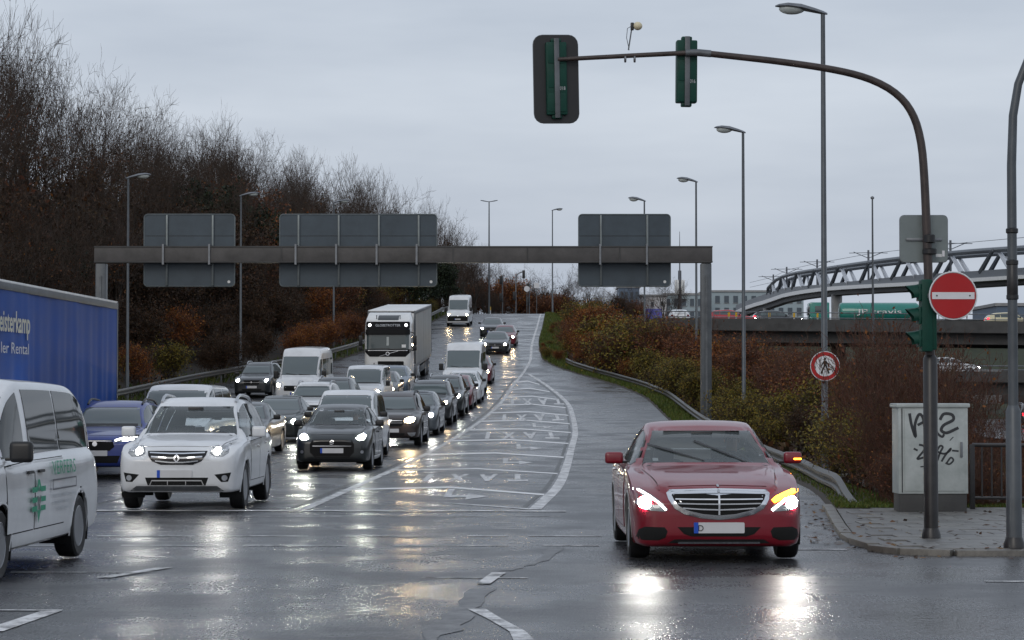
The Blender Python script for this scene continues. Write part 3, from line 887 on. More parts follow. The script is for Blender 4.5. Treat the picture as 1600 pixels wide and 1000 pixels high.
    for sgn in (1, -1):
        rl = spec.get('tail_lamp', [(hw * .62, .82), (hw * .86, .82), (hw * .86, 1.0), (hw * .62, 1.0)])
        rl = rl if sgn > 0 else mirror(rl)
        add('tail_lamp', B.panel(rl, 'B', .01, .01, .1), spec.get('tail', 'tail_off'))
    add('rear_plate', B.panel(rect(-.26, .62, .26, .73), 'B', .01, .01, .2), 'plate')
    # --- underside, arches, lips
    u = MB()
    zb0 = float(T['zb'](L / 2))
    u.box((0, L / 2, zb0 + .06), (hw * 1.5, L * .9, .12))
    for y0 in (ya, yb):
        for sg in (1, -1):
            n = 16; V0 = []; F0 = []
            for k in range(n + 1):
                t = R(-25 + 230 * k / n)
                for x in (hw * .985, hw - .36):
                    V0.append((sg * x, y0 + (ar + .004) * math.cos(t), wr_ + (ar + .004) * math.sin(t)))
                if k: F0.append((2 * k - 2, 2 * k - 1, 2 * k + 1, 2 * k))
            c0 = len(V0); V0.append((sg * (hw - .36), y0, wr_))
            for k in range(n): F0.append((2 * k + 1, 2 * k + 3, c0))
            u.add(V0, F0)
    P.append(['underbody', u.mesh('underbody', M['void'], False), False, []])
    tr = spec.get('arch_trim')
    for y0 in (ya, yb):
        for ax in ('R', 'L'):
            add('arch_trim', B.ring(y0, wr_, ar - .008, ar + (.055 if tr else .014), ax, .012 if tr else .004, -12, 192), tr or 'PAINT')
    tm, km = wheel_meshes(wr_, wz, spec.get('spokes', 5), spec.get('steel', False))
    for y0 in (ya, yb):
        for sg in (1, -1):
            P.append(['wheel', tm, False, [['rim', km, False]], (sg * (hw - wz / 2 - .012), y0, wr_), 0 if sg > 0 else math.pi])
    # --- mirrors
    mw, mh = spec.get('mirror', (.2, .14)); my = cowl[0] + spec.get('mirror_dy', .38); mz = float(T['zs'](my)) + spec.get('mirror_dz', .09)
    for sg in (1, -1):
        m = MB()
        xb = float(T['w'](my)) - .03
        m.box((sg * (xb + .05 + mw * .32), my, mz), (mw, .1, mh))
        me = m.mesh('mirror', spec['paint'] if spec.get('mirror_mat', 'PAINT') == 'PAINT' else M[spec['mirror_mat']], True, min(.045, mh * .3), 50, 3)
        foot = MB().box((sg * (xb + .03), my + .02, mz - mh * .35), (.14, .05, .03)).mesh('mirror_foot', M['black'], True, .01)
        kk = [['mirror_foot', foot, False]]
        if spec.get('mirror_ind') == sg:
            kk.append(['indicator', MB().box((sg * (xb + .10 + mw * .32), my - .047, mz - .012), (mw * .42, .02, .018)).mesh('indicator', M['amber'], True, .006), False])
        P.append(['mirror', me, spec.get('mirror_mat', 'PAINT') == 'PAINT', kk])
    # --- roof rails
    if spec.get('rails'):
        for sg in (1, -1):
            pts = []
            for k in range(9):
                t = k / 8; y = roof[0] + .12 + (L * .84 - roof[0] - .12) * t
                pts.append((sg * (float(T['wr'](y)) - .035), y, B.edge_z(y) + .03 + .055 * min(1, 6 * t * (1 - t) + .0)))
            P.append(['roof_rail', MB().tube(pts, .024, 7).mesh('roof_rail', M[spec['rails']], True), False, []])
    # --- cabin behind clear glass
    if clear:
        i = MB()
        zs0 = float(T['zs'](roof[0]))
        i.box((0, cowl[0] + .35, zs0 - .16), (hw * 1.5, .55, .26))
        i.box((0, L * .5, zb0 + .2), (hw * 1.6, L * .55, .05))
        P.append(['dashboard', i.mesh('dashboard', M['cloth'], True, .03), False, []])
        for sx, yf in ((.37, cowl[0] + 1.05), (-.37, cowl[0] + 1.05), (.36, L * .66), (-.36, L * .66)):
            lo = .16 if yf > L * .5 else 0.0
            st = MB().box((sx, yf + .28, zs0 - .14 - lo), (.48, .14, .66), Matrix.Rotation(R(-14), 3, 'X')).box((sx, yf, zs0 - .48), (.48, .5, .16))
            hd = MB().box((sx, yf + .36, zs0 + .27 - lo * 1.2), (.24, .1, .17))
            P.append(['seat', st.mesh('seat', M['cloth'], True, .05), False, [['headrest', hd.mesh('headrest', M['cloth'], True, .045), False]]])
        ring = [(.37 + .18 * math.cos(t), cowl[0] + .72 - .05 * math.sin(t), zs0 - .04 + .17 * math.sin(t)) for t in np.linspace(0, 2 * math.pi, 17)]
        P.append(['steering_wheel', MB().tube(ring, .016, 6, False).mesh('steering_wheel', M['black'], True), False, []])
        mi = MB().box((0, roof[0] - .2, roof[1] - .1), (.24, .04, .07))
        P.append(['rear_view_mirror', mi.mesh('rear_view_mirror', M['black'], True, .015), False, []])
    for nm, geo, mat in spec.get('extra', lambda B_, T_: [])(B, T):
        P.append([nm, pyd_mesh(nm, geo[0], geo[1], M[mat]) if isinstance(geo, tuple) else geo, False, []])
    return {'P': P, 'T': T, 'axles': spec['axles'], 'B': B}

def place(kind, name, X, Y, yaw, label, cat, group=None, lamps=None, repaint=None, swaps=None, first=False, dz=0.0, ground=h):
    """an individual of a kind: empty at the front bumper's foot, parts copied with shared meshes"""
    ya, yb = kind['axles']; c, s_ = math.cos(R(yaw)), math.sin(R(yaw))
    za, zb = ground(Y + ya * c), ground(Y + yb * c)
    sl = (zb - za) / ((yb - ya) * c)
    root = empty(name, (X, Y, za - sl * ya * c + .006 + dz), (math.atan(sl * c), 0, R(yaw)))
    tag(root, label, cat, group)
    swaps = swaps or {}
    def mesh_for(nm, me, painted):
        key = me.materials[0].name
        if painted and repaint is not None:
            ck = ('paint', me.name, repaint.name)
        elif key in swaps: ck = ('swap', me.name, swaps[key].name)
        else: return me
        if ck not in kind.setdefault('cache', {}):
            m2 = me.copy(); m2.materials[0] = repaint if ck[0] == 'paint' else swaps[key]; kind['cache'][ck] = m2
        return kind['cache'][ck]
    for p in kind['P']:
        nm, me, painted, kids = p[:4]
        o = link(nm, mesh_for(nm, me, painted), root)
        if len(p) > 4: o.location = p[4]; o.rotation_euler = (0, 0, p[5])
        for kn, km, kp in kids: link(kn, mesh_for(kn, km, kp), o)
    return root

def plate_item(cx, cz, w=.52, hh=.11, blue=True, text=None):
    k = [('country_strip', rect(cx - w / 2, cz - hh / 2, cx - w / 2 + .045, cz + hh / 2), 'plate_blue', .024)] if blue else []
    return dict(name='number_plate', o=rect(cx - w / 2, cz - hh / 2, cx + w / 2, cz + hh / 2, .012), mat='plate', off=.02, depth=.01, res=.3, kids=k)
def both(d):
    m = dict(d); m['o'] = mirror(d['o'])
    m['kids'] = [(k[0], mirror(k[1])) + tuple(k[2:]) for k in d.get('kids', ())]
    return [d, m]
def strip(pts, w):
    """band of width w along a polyline, as an outline"""
    P = [Vector(p) for p in pts]; up = []; dn = []
    for i, p in enumerate(P):
        d = (P[min(i + 1, len(P) - 1)] - P[max(i - 1, 0)]).normalized(); n = Vector((-d.y, d.x))
        up.append(tuple(p + n * w / 2)); dn.append(tuple(p - n * w / 2))
    return up + dn[::-1]

RED = paint('deep_red', (.2, .004, .015)); WHITE = paint('white', (.72, .73, .74)); DKGREEN = paint('dark_grey_green', (.018, .022, .023))
BROWN = paint('brown_grey', (.045, .034, .032), .3); BLUE = paint('bright_blue', (.022, .045, .24)); GREY = paint('slate_grey', (.10, .115, .13), .3)
DGREY = paint('dark_grey', (.028, .032, .036), .3); SILVER = paint('silver_blue', (.2, .23, .26), .5); BLACKP = paint('black', (.012, .013, .015)); MAROON = paint('wine_red', (.16, .02, .03))
PALEBLUE = paint('grey_blue', (.11, .15, .2), .4)

# ---------- red saloon
g_out = [(-.50, .755), (0, .768), (.50, .755), (.535, .72), (.52, .66), (.46, .565), (.36, .505), (.18, .462), (0, .447), (-.18, .462), (-.36, .505), (-.46, .565), (-.52, .66), (-.535, .72)]
g_in = [(-.475, .712), (0, .722), (.475, .712), (.485, .70), (.465, .655), (.415, .59), (.33, .545), (.17, .507), (0, .492), (-.17, .507), (-.33, .545), (-.415, .59), (-.465, .655), (-.485, .70)]
def slat(z, xr, sag=.0): return strip([(-xr, z), (-xr * .5, z - sag * .7), (0, z - sag), (xr * .5, z - sag * .7), (xr, z)], .013)
def hl_right(): return [(.885, .755), (.80, .765), (.69, .705), (.59, .63), (.525, .55), (.56, .532), (.70, .54), (.82, .58), (.885, .65)]
red_front = [
    dict(name='grille', o=g_out, mat='chrome', off=.022, depth=.02, edge=.012, kids=[
        ('grille_mesh', g_in, 'void', .024, .004), ('grille_slat', slat(.662, .45, .004), 'chrome', .032, .0), ('grille_slat', slat(.616, .425, .008), 'chrome', .032, .0), ('grille_slat', slat(.568, .375, .018), 'chrome', .032, .0),
        ('grille_bar', rect(-.009, .497, .009, .718), 'chrome', .034, .0), ('badge', circle(0, .745, .014, 14), 'silver', .03)]),
    dict(name='headlight', o=mirror(hl_right()), mat='lens', off=.006, kids=[
        ('lamp', circle(-.765, .622, .062, 18), 'lamp', .014), ('running_light', strip([(-.865, .752), (-.80, .742), (-.71, .69), (-.62, .622), (-.545, .548)], .02), 'drl', .015)]),
    dict(name='headlight', o=hl_right(), mat='lens', off=.006, kids=[
        ('lamp', circle(.765, .622, .062, 18), 'lamp', .014), ('running_light', strip([(.70, .66), (.62, .605), (.545, .545)], .026), 'drl', .015),
        ('indicator', [(.545, .652), (.60, .69), (.70, .728), (.79, .757), (.865, .752), (.85, .725), (.74, .695), (.64, .652), (.57, .62)], 'amber', .017)]),
    dict(name='bumper_intake', o=[(-.85, .25), (-.82, .345), (-.76, .375), (-.56, .37), (-.53, .33), (-.55, .265), (-.62, .235), (-.78, .235)], mat='void', off=.007, edge=.003, res=.03),
    dict(name='bumper_intake', o=[(.85, .25), (.82, .345), (.76, .375), (.56, .37), (.53, .33), (.55, .265), (.62, .235), (.78, .235)][::-1], mat='void', off=.007, edge=.003, res=.03),
    dict(name='bumper_intake', o=[(-.43, .372), (.43, .372), (.36, .30), (.28, .275), (-.28, .275), (-.36, .30)][::-1], mat='void', off=.007, edge=.003, res=.03),
    dict(name='splitter', o=[(-.46, .245), (.46, .245), (.56, .185), (.56, .165), (-.56, .165), (-.56, .185)][::-1], mat='black', off=.004, kids=[('trim_strip', rect(-.42, .20, .42, .214), 'chrome', .014)]),
    plate_item(.0, .365),
    dict(name='bonnet_badge', o=circle(0, .795, .013, 14), mat='silver', off=.025, axis='F'),
]
dgrow4 = [(-.012, -.012), (.012, -.012), (.012, .012), (-.012, .012)]
saloon_shape = dict(L=4.69, hw=.905, cowl=(1.38, .985), roof=(2.2, 1.385), H=1.442, hood=.825, noz=.66, tail=(4.12, 1.09), belt=(.925, .985), zbf=.165, wtop=.585, rear='saloon')
def plate_letter(B, T):
    V, F = text_geo('D'); return [('lettering', ([(-.19 + v[0] * .085, B.cast('F', -.17, .365).y - .026, .332 + v[1] * .09) for v in V], F), 'black')]
spec_red = dict(extra=plate_letter, bonnet=(.17, 1.30, .60, .72), shape=saloon_shape, paint=RED, nu=96, nv=46, wheel_r=.325, axles=(.80, 3.64), windows=[(1.55, 2.42), (2.49, 3.38), (3.42, 3.8)], rear_window=(1.07, 1.345, .62, .50), clear=True, glass='glass_clear',
    doors=[[(1.45, .30), (2.40, .30), (2.45, .92), (1.42, .88)], [(2.43, .30), (3.12, .30), (3.40, .93), (2.48, .92)]], door_grow=dgrow4, handles=[(2.25, .84), (3.2, .87)], handle_mat='chrome',
    wipers=[(-.62, 1.19, -.02, 1.015), (-.1, 1.225, .44, 1.0)], front=red_front, spokes=10, mirror=(.2, .13), mirror_ind=1, mirror_dz=.10, mirror_dy=.42, screen_stickers=[(-.58, 1.01, -.52, 1.04)])

# ---------- white SUV
k_hl = [(.745, .985), (.66, 1.02), (.55, .99), (.495, .93), (.48, .86), (.55, .815), (.68, .81), (.75, .86)]
suv_front = [
    dict(name='grille', o=[(-.445, .895), (.445, .895), (.43, .83), (.37, .745), (.24, .69), (-.24, .69), (-.37, .745), (-.43, .83)][::-1], mat='black_gloss', off=.008, kids=[
        ('grille_slat', strip([(-.41, .872), (-.1, .858), (.1, .858), (.41, .872)], .018), 'chrome', .02), ('grille_slat', strip([(-.38, .812), (-.1, .792), (.1, .792), (.38, .812)], .02), 'chrome', .02), ('grille_slat', strip([(-.32, .748), (-.1, .725), (.1, .725), (.32, .748)], .018), 'chrome', .02),
        ('badge', [(0, .855), (.052, .785), (0, .712), (-.052, .785)], 'chrome', .035), ('badge_hole', [(0, .825), (.024, .785), (0, .742), (-.024, .785)], 'black', .038)]),
] + both(dict(name='headlight', o=k_hl, mat='lens', off=.01, edge=.006, kids=[('lamp', circle(.585, .895, .05, 16), 'lamp', .02), ('reflector', circle(.69, .92, .04, 14), 'silver', .018)])) + [
    *both(dict(name='fog_lamp_housing', o=[(.80, .575), (.56, .545), (.60, .50), (.66, .435), (.76, .44)], mat='void', off=.004, kids=[('fog_lamp', circle(.71, .495, .042, 14), 'silver', .014)])),
    dict(name='lower_grille', o=[(-.47, .50), (.47, .50), (.43, .385), (-.43, .385)][::-1], mat='void', off=.004, kids=[('trim_strip', strip([(-.40, .385), (-.37, .455), (.37, .455), (.40, .385)], .016), 'silver', .014), ('trim_strip', rect(-.14, .39, -.13, .455), 'silver', .014), ('trim_strip', rect(.13, .39, .14, .455), 'silver', .014)]),
    dict(name='skid_plate', o=[(-.60, .375), (.60, .375), (.70, .30), (-.70, .30)][::-1], mat='galv_dull', off=.008),
    plate_item(-.03, .555)]
spec_suv = dict(bonnet=(.20, 1.17, .62, .74), shape=dict(L=4.52, hw=.925, cowl=(1.25, 1.13), roof=(2.02, 1.60), H=1.69, hood=.99, noz=.80, tail=(4.3, 1.42), belt=(1.035, 1.10), zbf=.28, wtop=.60, rear='hatch'), paint=WHITE, nu=84, nv=42, wheel_r=.36, axles=(.90, 3.59),
    windows=[(1.5, 2.4), (2.46, 3.3), (3.36, 4.0)], rear_window=(1.15, 1.48, .6, .52), clear=True, glass='glass_clear', rails='silver', front=suv_front, mirror=(.22, .17), mirror_dz=.11, tail_lamp=[(.62, .9), (.83, .9), (.82, 1.1), (.64, 1.1)],
    doors=[[(1.42, .42), (2.38, .42), (2.42, 1.03), (1.4, 1.0)], [(2.42, .42), (3.1, .42), (3.4, 1.05), (2.46, 1.03)]], door_grow=dgrow4, handles=[(2.22, .93), (3.2, .96)], handle_mat='silver', wipers=[(-.52, 1.145, .05, 1.13), (.06, 1.145, .55, 1.15)], arch_gap=.06)

# ---------- dark hatchback
h_hl = [(.775, .80), (.70, .87), (.60, .84), (.50, .74), (.505, .70), (.60, .675), (.72, .69), (.775, .74)]
hatch_front = [
    dict(name='grille', o=[(-.44, .70), (.44, .70), (.50, .61), (.50, .42), (.38, .30), (-.38, .30), (-.50, .42), (-.50, .61)][::-1], mat='void', off=.004, kids=[('trim_strip', rect(-.44, .552, .44, .572, .008), 'chrome', .022), ('badge', strip([(.045, .668), (.0, .69), (-.045, .662), (.04, .622), (.0, .594), (-.045, .615)], .018), 'chrome', .022)]),
    plate_item(0, .458),
] + both(dict(name='headlight', o=h_hl, mat='lens', off=.008, kids=[('lamp', [(.745, .80), (.68, .84), (.60, .81), (.54, .735), (.60, .70), (.72, .715)], 'lamp_green', .016)])) + both(
    dict(name='fog_lamp', o=circle(.68, .43, .036, 14), mat='silver', off=.01)) + [dict(name='lower_lip', o=[(-.66, .27), (.66, .27), (.60, .215), (-.60, .215)][::-1], mat='black', off=.006)]
spec_hatch = dict(bonnet=(.16, .98, .60, .69), shape=dict(L=3.85, hw=.868, cowl=(1.05, 1.0), roof=(1.78, 1.42), H=1.50, hood=.87, noz=.68, tail=(3.7, 1.2), belt=(.96, 1.02), zbf=.2, wtop=.585, rear='hatch'), paint=DKGREEN, nu=76, nv=38, wheel_r=.30, axles=(.78, 3.23),
    windows=[(1.28, 2.1), (2.16, 2.95)], rear_window=(1.08, 1.36, .52, .46), clear=True, glass='glass_clear', front=hatch_front, mirror=(.2, .14), mirror_mat='black', screen_stickers=[(-.47, 1.33, -.38, 1.385)], tail_lamp=[(.56, .8), (.76, .8), (.74, 1.02), (.58, 1.02)],
    doors=[[(1.25, .33), (2.08, .33), (2.12, .95), (1.2, .9)], [(2.12, .33), (2.7, .33), (2.95, .97), (2.16, .95)]], door_grow=dgrow4, handles=[(1.95, .86), (2.75, .9)], wipers=[(-.5, 1.03, -.05, 1.018), (-.02, 1.018, .5, 1.03)])

# ---------- brown rugged SUV
d_hl = [(.79, .86), (.72, .925), (.55, .92), (.41, .84), (.40, .73), (.50, .70), (.66, .71), (.77, .77)]
duster_front = [
    dict(name='grille', o=[(-.40, .84), (.40, .84), (.42, .70), (.34, .62), (-.34, .62), (-.42, .70)][::-1], mat='void', off=.006, kids=[('grille_slat', rect(-.38, .785, .38, .805), 'silver', .018), ('grille_slat', rect(-.38, .715, .38, .735), 'silver', .018), ('badge', [(-.07, .82), (.07, .82), (.055, .75), (0, .72), (-.055, .75)][::-1], 'chrome', .03)]),
    *both(dict(name='headlight', o=d_hl, mat='lens', off=.012, edge=.006, kids=[('lamp', [(.74, .86), (.68, .895), (.55, .885), (.455, .83), (.45, .755), (.60, .735), (.72, .78)], 'lamp_warm', .02)])),
    *both(dict(name='fog_lamp', o=[(.78, .44), (.53, .43), (.58, .35), (.66, .31), (.74, .34)], mat='silver', off=.008)),
    dict(name='lower_grille', o=[(-.46, .42), (.46, .42), (.42, .34), (-.42, .34)][::-1], mat='void', off=.004), dict(name='skid_plate', o=rect(-.40, .255, .40, .28, .01), mat='silver', off=.012),
    plate_item(.02, .495, blue=False)]
spec_duster = dict(bonnet=(.18, 1.12, .60, .72), shape=dict(L=4.32, hw=.91, cowl=(1.2, 1.10), roof=(1.88, 1.52), H=1.63, hood=.97, noz=.79, tail=(4.15, 1.35), belt=(1.02, 1.07), zbf=.27, wtop=.60, rear='hatch'), paint=BROWN, nu=60, nv=32, wheel_r=.35, axles=(.85, 3.52),
    windows=[(1.45, 2.3), (2.36, 3.15), (3.2, 3.8)], rear_window=(1.1, 1.42, .58, .5), glass='glass_light', side_glass='glass_dark', rails='black', front=duster_front, arch_trim='black', mirror=(.21, .16), mirror_mat='black', wipers=[(-.5, 1.14, .0, 1.115)],
    doors=[[(1.4, .42), (2.27, .42), (2.32, 1.01), (1.36, .98)], [(2.32, .42), (3.0, .42), (3.25, 1.03), (2.36, 1.01)]], door_grow=dgrow4, handles=[(2.1, .93), (3.05, .95)])

# ---------- blue SUV
b_hl = [(.84, .90), (.70, .89), (.52, .85), (.38, .80), (.40, .755), (.56, .76), (.74, .785), (.84, .82)]
blue_front = [
    dict(name='grille', o=[(-.36, .80), (.36, .80), (.40, .66), (.30, .58), (-.30, .58), (-.40, .66)][::-1], mat='void', off=.006, kids=[('grille_slat', strip([(-.34, .78), (.34, .78)], .014), 'silver', .016), ('badge', circle(0, .72, .05, 12), 'chrome', .02)]),
    *both(dict(name='headlight', o=b_hl, mat='lens', off=.008, kids=[('running_light', strip([(.81, .875), (.68, .862), (.52, .83), (.41, .79)], .035), 'drl', .014), ('lamp', [(.76, .845), (.6, .82), (.55, .785), (.74, .80)], 'lamp', .016)])),
    *both(dict(name='bumper_intake', o=[(.82, .50), (.60, .42), (.62, .36), (.78, .36)], mat='void', off=.004)),
    dict(name='lower_grille', o=[(-.52, .48), (.52, .48), (.46, .33), (-.46, .33)][::-1], mat='void', off=.004), plate_item(0, .53)]
spec_blue = dict(bonnet=(.18, 1.12, .60, .72), shape=dict(L=4.36, hw=.92, cowl=(1.2, 1.06), roof=(1.95, 1.50), H=1.60, hood=.92, noz=.76, tail=(4.15, 1.3), belt=(1.0, 1.06), zbf=.25, wtop=.60, rear='hatch'), paint=BLUE, nu=60, nv=32, wheel_r=.34, axles=(.86, 3.5),
    windows=[(1.45, 2.3), (2.36, 3.15), (3.2, 3.8)], rear_window=(1.1, 1.4, .58, .5), glass='glass_light', side_glass='glass', rails='black', front=blue_front, arch_trim='black', mirror=(.2, .15), doors=[[(1.4, .4), (2.27, .4), (2.32, .99), (1.36, .96)], [(2.32, .4), (3.0, .4), (3.25, 1.02), (2.36, .99)]], door_grow=dgrow4, handles=[(2.1, .9), (3.05, .93)])

# ---------- plain cars for the queue
def generic_front(lo, hi, w, gz0, gz1, gw, lampm='lamp', plate_z=.45):
    hlp = [(w - .07, hi - .03), (w - .18, hi), (w - .36, hi - .03), (w - .40, lo + .03), (w - .30, lo), (w - .12, lo + .03)]
    c = (w - .23, (lo + hi) / 2)
    return [dict(name='grille', o=[(-gw, gz1), (gw, gz1), (gw * .9, gz0), (-gw * .9, gz0)][::-1], mat='void', off=.006, kids=[('grille_slat', rect(-gw * .92, (gz0 + gz1) / 2 - .01, gw * .92, (gz0 + gz1) / 2 + .01), 'silver', .016), ('badge', circle(0, (gz0 + gz1) / 2, .045, 12), 'chrome', .022)]),
            *both(dict(name='headlight', o=hlp, mat='lens', off=.008, kids=[('lamp', circle(c[0], c[1], .07, 14), lampm, .016)])),
            dict(name='lower_grille', o=[(-.5, plate_z - .09), (.5, plate_z - .09), (.42, plate_z - .2), (-.42, plate_z - .2)][::-1], mat='void', off=.004), plate_item(0, plate_z)]
def spec_plain(shape, paint_, wheel_r, axles, windows, rear_window, front, **k):
    d = dict(shape=shape, paint=paint_, nu=46, nv=26, wheel_r=wheel_r, axles=axles, windows=windows, rear_window=rear_window, glass='glass_light', side_glass='glass', front=front, mirror=(.2, .14), mirror_mat='black')
    d.update(k); return d
sp_saloon = spec_plain(dict(saloon_shape), DGREY, .32, (.82, 3.6), [(1.55, 2.42), (2.49, 3.38), (3.42, 3.8)], (1.10, 1.33, .56, .47), generic_front(.60, .74, .905, .52, .72, .42))
sp_hatch = spec_plain(dict(L=4.25, hw=.89, cowl=(1.15, 1.0), roof=(1.95, 1.41), H=1.48, hood=.86, noz=.68, tail=(4.05, 1.2), belt=(.95, 1.01), zbf=.19, wtop=.585, rear='hatch'), SILVER, .315, (.85, 3.48), [(1.4, 2.25), (2.31, 3.1), (3.15, 3.6)], (1.08, 1.34, .54, .46), generic_front(.64, .78, .89, .56, .68, .42))
sp_suv = spec_plain(dict(L=4.5, hw=.925, cowl=(1.22, 1.12), roof=(1.95, 1.57), H=1.67, hood=.98, noz=.80, tail=(4.3, 1.4), belt=(1.04, 1.1), zbf=.27, wtop=.605, rear='hatch'), DGREY, .36, (.88, 3.56), [(1.48, 2.38), (2.44, 3.28), (3.34, 3.95)], (1.15, 1.47, .6, .52), generic_front(.80, .94, .925, .66, .88, .40, plate_z=.55), rails='silver', arch_trim='black')
sp_mpv = spec_plain(dict(L=4.4, hw=.915, cowl=(.95, 1.16), roof=(1.75, 1.70), H=1.80, hood=1.02, noz=.78, tail=(4.33, 1.6), belt=(1.06, 1.1), zbf=.22, wtop=.66, rear='van'), WHITE, .32, (.85, 3.6), [(1.25, 2.15), (2.22, 3.2), (3.27, 4.1)], (1.15, 1.6, .66, .6), generic_front(.78, .95, .915, .6, .76, .36, 'lamp_warm', plate_z=.5))

# ---------- people carrier with the green print, seen from its side
def vito_print(B, T):
    out = []
    def on_side(V, F, y0, z0, sy, sz, off=.007, mat='verfers_green', name='lettering'):
        VV = []
        bm = bmesh.new(); vs = [bm.verts.new((p[0], p[1], 0)) for p in V]
        for f in F:
            try: bm.faces.new([vs[i] for i in f])
            except ValueError: pass
        zz = [p[1] for p in V]
        for k in range(1, 6):
            bmesh.ops.bisect_plane(bm, geom=bm.verts[:] + bm.edges[:] + bm.faces[:], plane_co=(0, min(zz) + (max(zz) - min(zz)) * k / 6, 0), plane_no=(0, 1, 0), dist=1e-5)
        bm.verts.index_update(); V = [(v.co.x, v.co.y) for v in bm.verts]; F = [tuple(v.index for v in f.verts) for f in bm.faces]; bm.free()
        for (a, b) in V:
            hp = B.cast('R', y0 + a * sy, z0 + b * sz); VV.append((hp.x + off + .026, y0 + a * sy, z0 + b * sz))
        return (name, (VV, F), mat)
    V, F = text_geo('VERFERS', 'LEFT'); mx = max(v[0] for v in V); mh = max(v[1] for v in V)
    out.append(on_side([(v[0] / mx, v[1] / mh) for v in V], F, 2.74, .925, 1.0, .14))
    o = rect(0, 0, 1, 1); i = rect(.03, .14, .97, .86)
    out.append(on_side(o + i, [(0, 1, 5, 4), (1, 2, 6, 5), (2, 3, 7, 6), (3, 0, 4, 7)], 2.72, .77, 1.04, .11, mat='print_grey', name='printed_box'))
    for k, (w0, zz) in enumerate(((.0, .725), (.05, .655), (.25, .59))):
        n = 14; V = []; F = []
        for q in range(n):
            if (q * 7 + k * 3) % 5 == 0: continue
            a = w0 + (1 - 2 * w0) * q / n; b = len(V)
            V += [(a, 0), (a + (1 - 2 * w0) / n * .72, 0), (a + (1 - 2 * w0) / n * .72, 1), (a, 1)]; F.append((b, b + 1, b + 2, b + 3))
        out.append(on_side(V, F, 2.74, zz - .03, 1.02, .03, mat='print_pale', name='small_print'))
    # emblem: a green figure of blocks with pointed ends, a grey V in the middle
    def poly(pts, mat='verfers_green'): out.append(on_side(pts, [tuple(range(len(pts)))], 2.16, .70, .30, .20, mat=mat, name='emblem'))
    poly([(-.28, .45), (-.1, 1.0), (.14, 1.0), (.36, .45), (.12, .45), (.02, .78), (-.08, .45)])
    for zc in (.52, .02, -.42):
        poly([(-.85, zc - .13), (-.2, zc - .13), (-.2, zc + .13), (-.85, zc + .13)]); poly([(.28, zc - .13), (.92, zc - .13), (.92, zc + .13), (.28, zc + .13)])
    poly([(-.22, -.5), (.30, -.5), (.05, -1.15)])
    poly([(-.24, .2), (-.1, .2), (.03, -.25), (.18, .2), (.32, .2), (.08, -.46), (-.02, -.46)], 'print_grey')
    return out
vito_front = [dict(name='grille', o=[(-.5, .88), (.5, .88), (.46, .72), (-.46, .72)][::-1], mat='void', off=.006, kids=[('grille_slat', rect(-.45, .79, .45, .81), 'silver', .016), ('badge', circle(0, .80, .08, 16), 'chrome', .022)]),
              *both(dict(name='headlight', o=[(.88, .92), (.80, .98), (.62, .94), (.55, .82), (.70, .78), (.86, .82)], mat='lens', off=.008, kids=[('lamp', circle(.72, .87, .06, 14), 'drl', .014)])),
              dict(name='lower_grille', o=rect(-.55, .33, .55, .5, .03), mat='void', off=.004), plate_item(0, .57)]
spec_vito = dict(shape=dict(L=5.14, hw=.964, cowl=(.95, 1.17), roof=(1.78, 1.80), H=1.905, hood=1.04, noz=.80, tail=(5.03, 1.55), belt=(1.09, 1.13), zbf=.25, wtop=.70, rear='van', crown=.075, roofdrop=.03), paint=WHITE, nu=90, nv=44, wheel_r=.335, axles=(.91, 4.11),
    windows=[(1.18, 2.02), (2.22, 3.38), (3.44, 4.72)], rear_window=(1.15, 1.65, .72, .66), glass='glass_light', side_glass='glass_dark', front=vito_front, steel=True, mirror=(.22, .2), mirror_mat='black', mirror_dz=.10, mirror_dy=.30, extra=vito_print,
    doors=[[(1.12, .42), (2.08, .42), (2.08, 1.08), (1.06, 1.05)], [(2.14, .42), (3.36, .42), (3.36, 1.09), (2.14, 1.08)]], door_grow=dgrow4, handles=[(1.9, .98), (2.32, .98)], tail_lamp=[(.78, .95), (.90, .95), (.88, 1.5), (.78, 1.5)])
sp_van = spec_plain(dict(L=5.0, hw=.95, cowl=(.9, 1.2), roof=(1.7, 1.85), H=1.96, hood=1.06, noz=.80, tail=(4.92, 1.75), belt=(1.1, 1.14), zbf=.24, wtop=.71, rear='van', crown=.075, roofdrop=.02), WHITE, .34, (.9, 3.95), [(1.15, 2.05), (2.2, 3.3), (3.4, 4.6)], (1.2, 1.7, .7, .64), generic_front(.82, .98, .95, .62, .80, .42, plate_z=.55), mirror=(.2, .22), tail_lamp=[(.76, .95), (.88, .95), (.86, 1.5), (.76, 1.5)])
